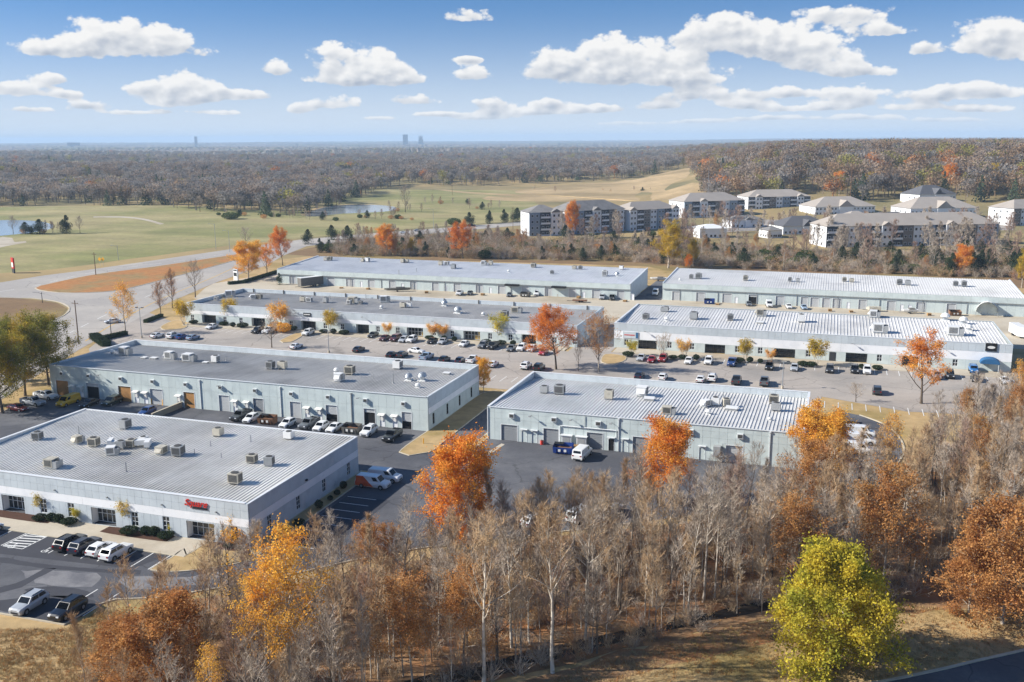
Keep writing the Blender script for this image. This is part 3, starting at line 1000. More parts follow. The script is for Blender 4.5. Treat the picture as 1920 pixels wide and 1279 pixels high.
def mullioned(bld, name, x0, x1, z0, z1, y, cols, rows, g='glass', frame='frame_white', fw=0.07, axis='x', amber=()):
    """Window or storefront: frame with mullions, each pane a piece of its own."""
    def P3_(u, d, z):
        return (u, y + d, z) if axis == 'x' else (y - d, u, z)

    def bx(b, u0, u1, d0, d1, v0, v1):
        if axis == 'x':
            b.box(u0, u1, y + d0, y + d1, v0, v1)
        else:
            b.box(y - d1, y - d0, u0, u1, v0, v1)
    f = MB()
    bx(f, x0, x0 + fw, 0.02, 0.14, z0, z1)
    bx(f, x1 - fw, x1, 0.02, 0.14, z0, z1)
    bx(f, x0 + fw, x1 - fw, 0.02, 0.14, z1 - fw, z1)
    bx(f, x0 + fw, x1 - fw, 0.02, 0.14, z0, z0 + fw)
    for i in range(1, cols):
        u = x0 + (x1 - x0) * i / cols
        bx(f, u - fw / 2, u + fw / 2, 0.03, 0.13, z0 + fw, z1 - fw)
    for j in range(1, rows):
        v = z0 + (z1 - z0) * j / rows
        bx(f, x0 + fw, x1 - fw, 0.045, 0.12, v - fw / 2, v + fw / 2)
    o = f.build(name, frame, bld)
    for i in range(cols):
        for j in range(rows):
            u0, u1 = x0 + (x1 - x0) * i / cols, x0 + (x1 - x0) * (i + 1) / cols
            v0, v1 = z0 + (z1 - z0) * j / rows, z0 + (z1 - z0) * (j + 1) / rows
            b = MB()
            bx(b, u0, u1, 0.09, 0.10, v0, v1)
            b.build('pane', 'glass_amber' if (i, j) in amber else g, o)
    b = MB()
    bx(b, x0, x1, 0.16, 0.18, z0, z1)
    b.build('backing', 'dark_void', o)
    return o


def recess(bld, x0, x1, z1, y, depth, m='panel_white'):
    b = MB().box(x0 - 0.18, x0, y + 0.24, y + depth, 0.1, z1 + 0.15).box(x1, x1 + 0.18, y + 0.24, y + depth, 0.1, z1 + 0.15).box(x0, x1, y + 0.24, y + depth, z1, z1 + 0.15)
    return b.build('entrance_recess', m, bld)


def wall_box(bld, x, z, y, s=0.75, m='frame_white', name='wall_light'):
    o = MB().box(x - s / 2, x + s / 2, y - 0.42, y - 0.02, z - s * 0.42, z + s * 0.42).build(name, m, bld)
    MB().box(x - s * 0.38, x + s * 0.38, y - 0.45, y - 0.421, z - s * 0.3, z + s * 0.3).build('lens', 'grille' if m != 'grille' else 'frame_white', o)
    return o


def flood(bld, x, z, y):
    b = MB().tube([(x, y, z), (x, y - 0.7, z + 0.1)], [0.04, 0.04], 5).box(x - 0.22, x + 0.22, y - 1.05, y - 0.65, z - 0.02, z + 0.16)
    return b.build('flood_light', 'grey_metal', bld)


def downspout(bld, x, z1, y, m='frame_white'):
    return MB().box(x - 0.08, x + 0.08, y - 0.16, y - 0.02, 0.1, z1).box(x - 0.16, x + 0.16, y - 0.24, y - 0.02, z1, z1 + 0.3).build('downspout', m, bld)


def shell(name, label, x0, x1, y0, y1, z, inset_s=0.3, wallm='panel_grey', zcore=None, group='warehouses of the business park'):
    b = thing(name, label, 'warehouse', ((x0 + x1) / 2, y0, 0), 0, group)
    b.location = (0, 0, 0)
    zc = zcore if zcore else z - 1.5
    MB().box(x0 + 0.27, x1 - 0.27, y0 + inset_s, y1 - 0.27, 0, zc).build('wall_core', 'panel_core', b)
    return b


def parapet(bld, x0, x1, y0, y1, z, zroof, sides, m='panel_grey', posts=None):
    """Inner faces and copings of the raised wall tops."""
    for s in sides:
        if s == 'W':
            MB().box(x0 + 0.24, x0 + 0.4, y0 + 0.3, y1 - 0.3, zroof - 0.4, z - 0.02).build('parapet', m, bld)
            MB().box(x0 - 0.04, x0 + 0.46, y0 - 0.04, y1 + 0.04, z - 0.01, z + 0.07).build('coping', 'coping', bld)
        if s == 'E':
            MB().box(x1 - 0.4, x1 - 0.24, y0 + 0.3, y1 - 0.3, zroof - 0.4, z - 0.02).build('parapet', m, bld)
            MB().box(x1 - 0.46, x1 + 0.04, y0 - 0.04, y1 + 0.04, z - 0.012, z + 0.068).build('coping', 'coping', bld)
        if s == 'N':
            n = max(1, round((x1 - x0) / 1.25))
            w = (x1 - x0 - 0.8) / n
            p = MB().box(x0 + 0.4, x1 - 0.4, y1 - 0.4, y1 - 0.3, zroof - 0.4, z - 0.02).build('parapet', m, bld)
            me = MB().box(0.015, w - 0.015, -0.06, 0, zroof - 0.4, z - 0.03).mesh('parapet_panel', m)
            for i in range(n):
                place('parapet_panel', me, p, (x0 + 0.4 + i * w, y1 - 0.4, 0))
            MB().box(x0 + 0.46, x1 - 0.46, y1 - 0.5, y1 + 0.04, z - 0.008, z + 0.072).build('coping', 'coping', bld)
        if s == 'S':
            MB().box(x0 + 0.4, x1 - 0.4, y0 + 0.24, y0 + 0.4, zroof - 0.4, z - 0.02).build('parapet', m, bld)
            MB().box(x0 + 0.46, x1 - 0.46, y0 - 0.05, y0 + 0.5, z - 0.008, z + 0.072).build('coping', 'coping', bld)
    if posts:
        me = MB().box(-0.14, 0.14, -0.2, 0, zroof - 0.2, z + 0.15).mesh('pilaster', 'grille')
        for x in posts:
            place('pilaster', me, bld, (x, y1 - 0.47, 0))


# ---- nearest warehouse (red sign), offices to the south
def nearest():
    x0, x1, y0, y1, z = -130.3, -73.8, 106.0, 138.2, 6.4
    b = shell('warehouse', 'nearest warehouse, grey panelled with white band, red sign and ribbed roof', x0, x1, y0, y1, z, 1.5)
    stores = [((-117.42, 2.65)[0], (-113.09, 0.61)[0]), ((-100.67, 2.72)[0], (-96.33, 0.61)[0]), ((-84.10, 2.74)[0], (-79.49, 0.78)[0]), (-128.5, -122.5)]
    wins = [(-109.45, 0.72)[0], (-104.30, 1.52)[0], (-92.94, 0.72)[0], (-87.53, 1.58)[0], (-76.25, 1.21)[0]]
    ops = [(s0, s1, 0.1, 2.75) for s0, s1 in stores] + [(w - 0.6, w + 0.6, 0.75, 2.9) for w in wins]
    courses = [(0.05, 2.95, 'panel_grey', 1.25), (2.95, 4.15, 'panel_white', 15), (4.15, 5.3, 'panel_grey', 1.25), (5.3, 6.4, 'panel_grey', 1.25)]
    front = MB().box(x0 + 0.3, x1 - 0.3, y0 + 0.26, y0 + 0.285, 4.2, z - 0.05).build('front_wall', 'panel_core', b)
    wall_cells(b, front, 'x', y0, x0, x1, courses, ops, 0.25, -1)
    side = MB().box(x1 - 0.285, x1 - 0.26, y0 + 0.3, y1 - 0.3, 0.1, z - 0.05).build('end_wall', 'panel_core', b)
    sw = [(134.74, 1.40)[0], (126.59, 1.50)[0], (118.87, 1.46)[0], (111.03, 1.58)[0]]
    wall_cells(b, side, 'y', x1, y0 + 0.3, y1, [(0.05, 2.95, 'panel_grey', 4.0), (2.95, 4.15, 'panel_white', 16), (4.15, 6.4, 'panel_grey', 8)], [(s - 0.55, s + 0.55, 0.8, 2.9) for s in sw], 0.25, 1)
    back = MB().box(x0 + 0.3, x1 - 0.3, y1 - 0.285, y1 - 0.26, 0.1, z - 0.1).build('back_wall', 'panel_core', b)
    wall_cells(b, back, 'x', y1, x0, x1 - 0.3, [(0.05, z, 'panel_green', 2.5)], [], 0.25, 1)
    west = MB().box(x0 + 0.26, x0 + 0.285, y0 + 0.3, y1 - 0.3, 0.1, z - 0.1).build('end_wall', 'panel_core', b)
    wall_cells(b, west, 'y', x0, y0 + 0.3, y1 - 0.3, [(0.05, z, 'panel_grey', 4.0)], [], 0.25, -1)
    for k, (s0, s1) in enumerate(stores):
        recess(b, s0, s1, 2.75, y0, 1.25)
        mullioned(b, 'storefront', s0, s1, 0.17, 2.75, y0 + 1.2, 5, 2, amber=[(3, 1), (4, 1)] if k == 2 else ([(4, 0), (4, 1)] if k == 1 else ()))
    for w in wins:
        mullioned(b, 'window', w - 0.6, w + 0.6, 0.75, 2.9, y0 + 0.03, 2, 3)
    for s in sw:
        mullioned(b, 'window', s - 0.55, s + 0.55, 0.8, 2.9, x1 - 0.03, 2, 3, axis='y')
    roof_of(b, x0 + 0.4, x1 - 0.02, y0 + 0.4, y1 - 0.3, z - 0.95, z - 0.12, 0.6, 'roof_a', 0.10, True)
    parapet(b, x0, x1, y0, y1, z, z - 0.95, 'WS')
    MB().box(x1 - 0.3, x1 + 0.04, y0 + 0.5, y1 + 0.04, z - 0.14, z + 0.02).build('coping', 'coping', b)
    MB().box(x0 + 0.5, x1 - 0.3, y1 - 0.32, y1 + 0.06, z - 0.16, z + 0.03).build('coping', 'coping', b)
    for px in (-118, -107, -97.5, -88, -79):
        MB().box(px - 0.09, px + 0.09, y0 - 0.2, y0 - 0.02, 4.55, 4.75).build('flood_light', 'grey_metal', b)
    MB().box(x1 + 0.02, x1 + 0.3, 121.0, 121.4, 4.5, 4.75).build('flood_light', 'black_paint', b)
    # red script sign with a dark strip below
    sx0, sz0 = (-84.14, 5.28)
    sx1, sz1 = (-80.29, 4.96)
    cu = bpy.data.curves.new('sign_text', 'FONT')
    cu.body = 'Square'
    cu.size = 1.35
    cu.extrude = 0.05
    cu.shear = 0.35
    cu.offset = 0.018
    to = bpy.data.objects.new('tmp_text', cu)
    COL.objects.link(to)
    dg = bpy.context.evaluated_depsgraph_get()
    me = bpy.data.meshes.new_from_object(to.evaluated_get(dg))
    bpy.data.objects.remove(to, do_unlink=True)
    me.materials.clear()
    me.materials.append(MATS['red_sign'])
    wtxt = max(v.co.x for v in me.vertices)
    sg = thing('wall_sign', 'red script lettering over a black strip on the nearest warehouse front', 'sign', (sx0, y0 - 0.09, 4.75))
    o = place('lettering', me, sg, (0, 0, 0.35))
    o.rotation_euler = (rad(90), 0, 0)
    o.scale = ((sx1 - sx0) / wtxt,) * 2 + (1,)
    MB().box((sx1 - sx0) * 0.36, (sx1 - sx0) * 0.98, -0.03, 0.05, 0.0, 0.26).build('strip', 'black_paint', sg)
    return b


WA = nearest()


# ---- long grey-roofed warehouse, docks to the south
def grey_long():
    x0, x1, y0, y1, z = -162.8, -71.9, 163.4, 191.5, 6.9
    b = shell('warehouse', 'long grey-roofed warehouse with dock doors behind the nearest one', x0, x1, y0, y1, z)
    dd = DOCKS_B
    ops = [(d[0], d[1], 0.05, 3.45) for d in dd]
    md = MANDOORS_B
    ops += [(x - 0.55, x + 0.55, 0.05, 2.25) for x in md]
    front = MB().box(x0 + 0.3, x1 - 0.3, y0 + 0.3, y0 + 0.33, 4.0, z - 0.1).build('front_wall', 'panel_core', b)
    wall_cells(b, front, 'x', y0, x0, x1, [(0.05, 4.1, 'panel_green', 1.75), (4.1, z, 'panel_green', 1.75)], ops, 0.25, -1)
    side = MB().box(x1 - 0.3, x1 - 0.27, y0 + 0.3, y1 - 0.3, 0.1, z - 0.05).build('end_wall', 'panel_core', b)
    sw = [(186.79, 1.84)[0], (179.92, 1.75)[0], (173.18, 1.85)[0], (166.05, 1.84)[0]]
    wall_cells(b, side, 'y', x1, y0 + 0.3, y1, [(0.05, 3.3, 'panel_green', 3.5), (3.3, 4.5, 'panel_white', 14), (4.5, z, 'panel_grey', 7)], [(s - 0.5, s + 0.5, 0.8, 3.0) for s in sw], 0.25, 1)
    back = MB().box(x0 + 0.3, x1 - 0.3, y1 - 0.285, y1 - 0.26, 0.1, z - 0.1).build('back_wall', 'panel_core', b)
    wall_cells(b, back, 'x', y1, x0, x1 - 0.3, [(0.05, z, 'panel_grey', 2.5)], [], 0.25, 1)
    west = MB().box(x0 + 0.26, x0 + 0.285, y0 + 0.3, y1 - 0.3, 0.1, z - 0.1).build('end_wall', 'panel_core', b)
    wall_cells(b, west, 'y', x0, y0 + 0.3, y1 - 0.3, [(0.05, z, 'panel_grey', 4.0)], [], 0.25, -1)
    for s in sw:
        mullioned(b, 'window', s - 0.5, s + 0.5, 0.8, 3.0, x1 - 0.03, 1, 3, axis='y', frame='frame_dark')
    for (d0, d1, kind) in dd:
        if kind == 'open':
            dock_door(b, d0, d1, 3.45, y0, 'steel_door', 2.6)
        elif kind == 'half':
            dock_door(b, d0, d1, 3.45, y0, 'steel_door', 1.5)
        else:
            dock_door(b, d0, d1, 3.45, y0, kind)
    for x in md:
        man_door(b, x, 2.25, y0)
    for x in BOXES_B:
        wall_box(b, x, 5.2, y0, 0.85)
    for x in (-149, -118.5, -86.5):
        flood(b, x, 5.6, y0)
    for x, m in ((-104.3, 'frame_white'), (-123.5, 'frame_white'), (-88.3, 'grey_metal')):
        downspout(b, x, 6.1, y0, m)
    roof_of(b, x0 + 0.4, x1 - 0.02, y0 + 0.02, y1 - 0.5, z - 0.1, z - 1.15, 0.62, 'roof_b', 0.085, True)
    parapet(b, x0, x1, y0, y1, z, z - 1.15, 'WN')
    MB().box(x1 - 0.3, x1 + 0.04, y0 + 0.1, y1 + 0.04, z - 0.14, z + 0.05).build('coping', 'coping', b)
    MB().box(x0 + 0.46, x1 - 0.3, y0 - 0.12, y0 + 0.05, z - 0.12, z + 0.02).build('gutter', 'coping', b)
    return b


DOCKS_B = [((-161.37, 0.13)[0], (-157.95, 0.41)[0], 'wood_door'), ((-153.04, 0.20)[0], (-149.71, 0.47)[0], 'open'), ((-144.55, 0.30)[0], (-141.24, 0.57)[0], 'wood_door'), ((-136.30, 0.15)[0], (-133.14, 0.42)[0], 'steel_door'), ((-127.78, 0.05)[0], (-125.10, 0.28)[0], 'wood_door'),
           ((-119.07, 0.10)[0], (-116.59, 0.32)[0], 'steel_door'), ((-110.85, 0.13)[0], (-108.44, 0.34)[0], 'steel_door_dark'), ((-102.22, 0.10)[0], (-99.75, 0.32)[0], 'steel_door'), ((-94.06, 0.16)[0], (-91.54, 0.39)[0], 'half'), ((-85.64, 0.15)[0], (-83.19, 0.38)[0], 'open'), ((-77.45, 0.25)[0], (-75.40, 0.44)[0], 'half')]
MANDOORS_B = [(-156.63, 0.52)[0], (-154.43, 0.69)[0], (-139.84, 0.69)[0], (-137.49, 0.65)[0], (-128.95, 0.42)[0], (-115.17, 0.44)[0], (-112.35, 0.46)[0], (-98.29, 0.23)[0], (-95.50, 0.25)[0], (-81.68, 0.41)[0], (-78.93, 0.33)[0]]
BOXES_B = [(-159.26, 5.16)[0], (-152.02, 5.21)[0], (-143.53, 5.25)[0], (-135.27, 5.17)[0], (-126.93, 5.23)[0], (-118.41, 5.20)[0], (-110.12, 5.17)[0], (-101.69, 4.95)[0], (-93.34, 4.97)[0], (-85.10, 4.99)[0], (-76.96, 5.03)[0]]
WB = grey_long()


# ---- white-ribbed warehouse behind the orange trees
def white_ribbed():
    x0, x1, y0, y1, z = -59.4, -2.5, 162.5, 191.2, 6.4
    b = shell('warehouse', 'white-ribbed warehouse with grey dock doors behind the orange trees', x0, x1, y0, y1, z)
    dd = [((-56.70, -0.06)[0], (-53.54, 0.25)[0]), ((-48.47, 0.12)[0], (-45.56, 0.41)[0]), ((-40.27, 0.12)[0], (-37.30, 0.41)[0]), ((-31.83, 0.16)[0], (-28.95, 0.45)[0]), ((-15.40, 0.17)[0], (-12.61, 0.47)[0])]
    md = [(-52.19, 0.17)[0], (-50.22, 0.16)[0], (-35.73, 0.37)[0], (-33.19, 0.32)[0], (-19.54, 0.43)[0]]
    ops = [(d0, d1, 0.05, 3.1) for d0, d1 in dd] + [(x - 0.55, x + 0.55, 0.05, 2.25) for x in md]
    front = MB().box(x0 + 0.3, x1 - 0.3, y0 + 0.3, y0 + 0.33, 4.0, z - 0.1).build('front_wall', 'panel_core', b)
    wall_cells(b, front, 'x', y0, x0, x1, [(0.05, 4.15, 'panel_green', 1.42), (4.15, 5.35, 'panel_green', 1.42), (5.35, z, 'panel_green', 1.42)], ops, 0.25, -1)
    for side, xx, sg in (('end_wall', x1, 1), ('end_wall', x0, -1)):
        s = MB().box(xx - 0.3 if sg > 0 else xx + 0.27, xx - 0.27 if sg > 0 else xx + 0.3, y0 + 0.3, y1 - 0.3, 0.1, z - 0.05).build(side, 'panel_core', b)
        wall_cells(b, s, 'y', xx, y0 + 0.3, y1, [(0.05, z, 'panel_grey', 3.6)], [], 0.25, sg)
    back = MB().box(x0 + 0.3, x1 - 0.3, y1 - 0.285, y1 - 0.26, 0.1, z - 0.1).build('back_wall', 'panel_core', b)
    wall_cells(b, back, 'x', y1, x0 + 0.3, x1 - 0.3, [(0.05, z, 'panel_grey', 2.5)], [], 0.25, 1)
    for i, (d0, d1) in enumerate(dd):
        dock_door(b, d0, d1, 3.1, y0, 'steel_door_dark' if i < 4 else 'steel_door')
    for i, x in enumerate(md):
        man_door(b, x, 2.25, y0, m='dark_void' if i == 2 else 'panel_green', light=False)
        MB().box(x - 0.7, x + 0.7, y0 - 0.5, y0 - 0.02, 2.55, 2.65).build('door_canopy', 'frame_white', b)
    for x in ((-54.57, 4.59)[0], (-46.44, 4.60)[0], (-38.15, 4.65)[0], (-21.63, 4.81)[0], (-13.16, 4.84)[0]):
        wall_box(b, x, 5.0, y0, 1.0)
    for x in ((-50.84, 4.41)[0], (-43.12, 5.31)[0], (-35.71, 5.27)[0]):
        flood(b, x, 5.3, y0)
    # conduit run over the doors and cabinets
    xa, xb, xc = (-45.32, 3.39)[0], (-34.80, 3.46)[0], (-39.82, 3.59)[0]
    MB().tube([(xa, y0 - 0.15, 0.3), (xa, y0 - 0.15, 3.7), (xa + 0.2, y0 - 0.15, 3.95), (xb, y0 - 0.15, 3.95), (xb, y0 - 0.15, 2.6)], [0.11] * 5, 6).build('conduit', 'frame_white', b)
    MB().tube([(xc - 1.0, y0 - 0.15, 3.9), (xc - 1.0, y0 - 0.15, 6.2)], [0.06] * 2, 5).build('conduit', 'frame_white', b)
    for k, xx in enumerate((xa + 1.4, xa + 4.2)):
        o = MB().box(xx - 0.9, xx + 0.9, y0 - 0.8, y0 - 0.05, 0.3, 2.3).box(xx - 1.1, xx + 1.1, y0 - 1.0, y0 - 0.05, 2.301, 2.42).build('meter_cabinet', 'frame_white', b)
        MB().box(xx - 0.7, xx + 0.7, y0 - 0.84, y0 - 0.802, 0.5, 2.1).build('cabinet_door', 'grey_metal', o)
    downspout(b, (-39.84, 5.20)[0] + 5.4, 6.0, y0)
    downspout(b, -8.2, 6.0, y0)
    MB().box(x0 - 0.02, x0 + 0.14, y0 - 0.14, y0 - 0.02, 0.1, 6.2).build('corner_trim', 'frame_white', b)
    roof_of(b, x0 + 0.4, x1 - 0.4, y0 + 0.02, y1 - 0.5, z - 0.1, z - 1.3, 0.62, 'roof_c', 0.11, True)
    parapet(b, x0, x1, y0, y1, z, z - 1.3, 'WN')
    MB().box(x1 - 0.42, x1 + 0.04, y0 + 0.1, y1 + 0.04, z - 0.14, z + 0.05).build('coping', 'coping', b)
    MB().box(x0 + 0.46, x1 - 0.46, y0 - 0.12, y0 + 0.05, z - 0.12, z + 0.02).build('gutter', 'coping', b)
    # wall-mounted plant at the far end
    xx = (-16.91, 1.28)[0]
    o = MB().box(xx - 0.6, xx + 0.6, y0 - 1.2, y0 - 0.1, 1.4, 3.0).box(xx - 1.0, xx + 1.0, y0 - 1.3, y0 - 0.05, 1.25, 1.38).build('wall_unit', 'grey_metal', b)
    MB().tube([(xx + 0.9, y0 - 0.3, 0.1), (xx + 0.9, y0 - 0.3, 3.4), (xx + 1.8, y0 - 0.3, 3.4)], [0.07] * 3, 5).build('pipe', 'galvanised', o)
    return b


WC = white_ribbed()


# ---- long warehouse behind the parked cars
def office_row(name, label, x0, x1, y0, y1, z, bands, stores, wins, roof, zf, zb, pw, sides, separate, posts=None, store_z=2.7, ribs=0.09):
    b = shell(name, label, x0, x1, y0, y1, z, 1.5)
    ops = [(s0, s1, 0.1, store_z) for s0, s1, _ in stores] + [(w - 0.6, w + 0.6, 0.8, 2.5) for w in wins]
    front = MB().box(x0 + 0.3, x1 - 0.3, y0 + 0.26, y0 + 0.285, 4.2, z - 0.05).build('front_wall', 'panel_core', b)
    wall_cells(b, front, 'x', y0, x0, x1, bands, ops, 0.25, -1)
    for xx, sg in ((x1, 1), (x0, -1)):
        s = MB().box(xx - 0.3 if sg > 0 else xx + 0.27, xx - 0.27 if sg > 0 else xx + 0.3, y0 + 0.3, y1 - 0.3, 0.1, z - 0.05).build('end_wall', 'panel_core', b)
        wall_cells(b, s, 'y', xx, y0 + 0.3, y1, [(0.05, z, 'panel_grey', 3.6)], [], 0.25, sg)
    back = MB().box(x0 + 0.3, x1 - 0.3, y1 - 0.285, y1 - 0.26, 0.1, z - 0.1).build('back_wall', 'panel_core', b)
    wall_cells(b, back, 'x', y1, x0 + 0.3, x1 - 0.3, [(0.05, z, 'panel_grey', 5.0)], [], 0.25, 1)
    for s0, s1, am in stores:
        recess(b, s0, s1, store_z, y0, 1.15, 'panel_grey')
        mullioned(b, 'storefront', s0, s1, 0.17, store_z, y0 + 1.1, 5, 2, frame='frame_dark' if am is None else 'frame_white', amber=am or (), fw=0.09)
    for w in wins:
        mullioned(b, 'window', w - 0.6, w + 0.6, 0.8, 2.5, y0 + 0.03, 2, 2, fw=0.09)
    roof_of(b, x0 + 0.4, x1 - 0.4, y0 + 0.4, y1 - 0.5, zf, zb, pw, roof, ribs, separate)
    parapet(b, x0, x1, y0, y1, z, min(zf, zb), sides, posts=posts)
    return b


SD = [((-183.38, 1.04)[0], (-178.34, 1.32)[0], None), ((-165.66, 1.03)[0], (-160.99, 1.29)[0], None), ((-148.58, 1.01)[0], (-143.72, 1.29)[0], None), ((-130.39, 0.78)[0], (-126.24, 1.03)[0], None), ((-114.23, 0.79)[0], (-109.24, 1.09)[0], [(4, 0)]), ((-96.87, 0.76)[0], (-91.92, 1.06)[0], [(4, 1), (4, 0), (3, 0)]), ((-79.71, 1.05)[0], (-75.57, 1.31)[0], None)]
WD_ = [(-186.86, 1.36)[0], (-175.09, 1.16)[0], (-169.39, 1.31)[0], (-151.99, 1.47)[0], (-140.52, 1.31)[0], (-134.89, 1.32)[0], (-123.34, 0.88)[0], (-117.07, 0.94)[0], (-105.79, 0.99)[0], (-100.25, 1.01)[0], (-88.91, 1.09)[0], (-82.96, 1.15)[0], (-70.26, 1.34)[0], (-64.57, 1.40)[0]]
WD = office_row('warehouse', 'long office-fronted warehouse with grey gravelly roof behind the parked cars', -189.5, -64.0, 246.0, 277.5, 6.0,
                [(0.05, 2.8, 'panel_green', 2.5), (2.8, 3.9, 'panel_white', 15), (3.9, 6.0, 'panel_grey', 1.6)], SD, WD_, 'roof_d', 5.05, 4.9, 0.8, 'WSN', False,
                posts=[-185 + k * 11.6 for k in range(11)])
SE = [((-47.93, -0.50)[0], (-42.91, -0.17)[0], None), ((-30.26, -0.35)[0], (-25.04, 0.00)[0], None), ((-12.66, -0.15)[0], (-7.55, 0.19)[0], None), ((4.67, 0.20)[0], (9.74, 0.55)[0], None), ((17.75, 0.16)[0], (21.62, 0.43)[0], None)]
WE_ = [(-51.12, -0.71)[0], (-39.50, -0.09)[0], (-33.60, 0.01)[0], (-21.92, 0.07)[0], (-16.14, 0.17)[0], (-4.30, 0.28)[0], (1.49, 0.26)[0], (12.57, 0.20)[0], (24.06, 0.20)[0], (29.78, 0.34)[0]]
WE = office_row('warehouse', 'white-banded office warehouse with a black square sign at its end', -54.5, 42.0, 249.0, 281.0, 6.8,
                [(0.05, 2.6, 'panel_green', 2.5), (2.6, 4.75, 'panel_white', 20), (4.75, 6.8, 'panel_grey', 1.6)], SE, WE_, 'roof_c', 5.75, 6.6, 0.82, 'WS', True, store_z=2.5, ribs=0.11)
for wb, xs, y0 in ((WD, (-174, -150, -128, -106, -84), 246.0), (WE, (-46, -20, 6, 27), 249.0)):
    for x in xs:
        flood(wb, x, 5.0, y0)
# signs on the office fronts
sx0, sz0 = (36.41, 5.02)
sx1, sz1 = (38.23, 6.70)
sg = thing('wall_sign', 'black square sign with a white oval mark on the white-banded warehouse', 'sign', ((sx0 + sx1) / 2, 248.9, sz0))
MB().box(-1.25, 1.25, -0.12, 0.08, 0, 1.95).build('board', 'black_paint', sg)
ov = MB()
ov.face([(0.85 * math.cos(t), -0.13, 0.95 + 0.34 * math.sin(t)) for t in [k * math.pi / 8 for k in range(16)]][::-1])
ov.build('oval_mark', 'paint_white', sg)
sg = thing('wall_sign', 'pale sign panel with a blue edge on the white-banded warehouse', 'sign', ((-49.99, 0.98)[0], 248.95, 2.85))
MB().box(-2.1, 2.1, -0.1, 0.03, 0, 1.75).build('board', 'panel_grey', sg)
MB().box(1.45, 2.0, -0.13, -0.101, 0.1, 1.65).build('blue_panel', 'blue_canvas', sg)
MB().box(-1.7, 1.1, -0.13, -0.101, 0.75, 1.0).build('strip', 'red_sign', sg)
sg = thing('wall_sign', 'dark framed white sign above the third entrance of the long office warehouse', 'sign', ((-146.40, 4.68)[0], 245.9, 4.2))
MB().box(-1.2, 1.2, -0.08, 0.08, 0, 1.0).build('board', 'frame_dark', sg)
MB().box(-1.0, 1.0, -0.11, -0.081, 0.4, 0.65).build('strip', 'paint_white', sg)
aw = thing('entrance_awning', 'blue arched canvas awning over the last entrance of the white-banded warehouse', 'awning', ((37.17, 1.66)[0], 248.9, 2.55))
arch = MB()
pts = [(2.1 * math.cos(t), 1.15 * math.sin(t)) for t in [k * math.pi / 10 for k in range(11)]]
for (xa, za), (xb, zb) in zip(pts, pts[1:]):
    arch.face([(xa, 0, za), (xb, 0, zb), (xb * 0.98, -1.8, zb * 0.75), (xa * 0.98, -1.8, za * 0.75)])
arch.face([(x * 0.98, -1.8, zz * 0.75) for x, zz in pts][::-1])
arch.box(-2.1, 2.1, -1.8, 0, -0.35, 0.0)
arch.build('canvas', 'blue_canvas', aw)
for sxx in (-1.9, 1.9):
    MB().cyl(sxx, -1.7, -2.4, -0.35, 0.06, 6).build('post', 'frame_white', aw)
door = MB().box((1.53, -0.43)[0] - 0.8, (1.53, -0.43)[0] + 0.8, 248.97, 249.2, 0.2, 2.4).build('door', 'frame_dark', WE)


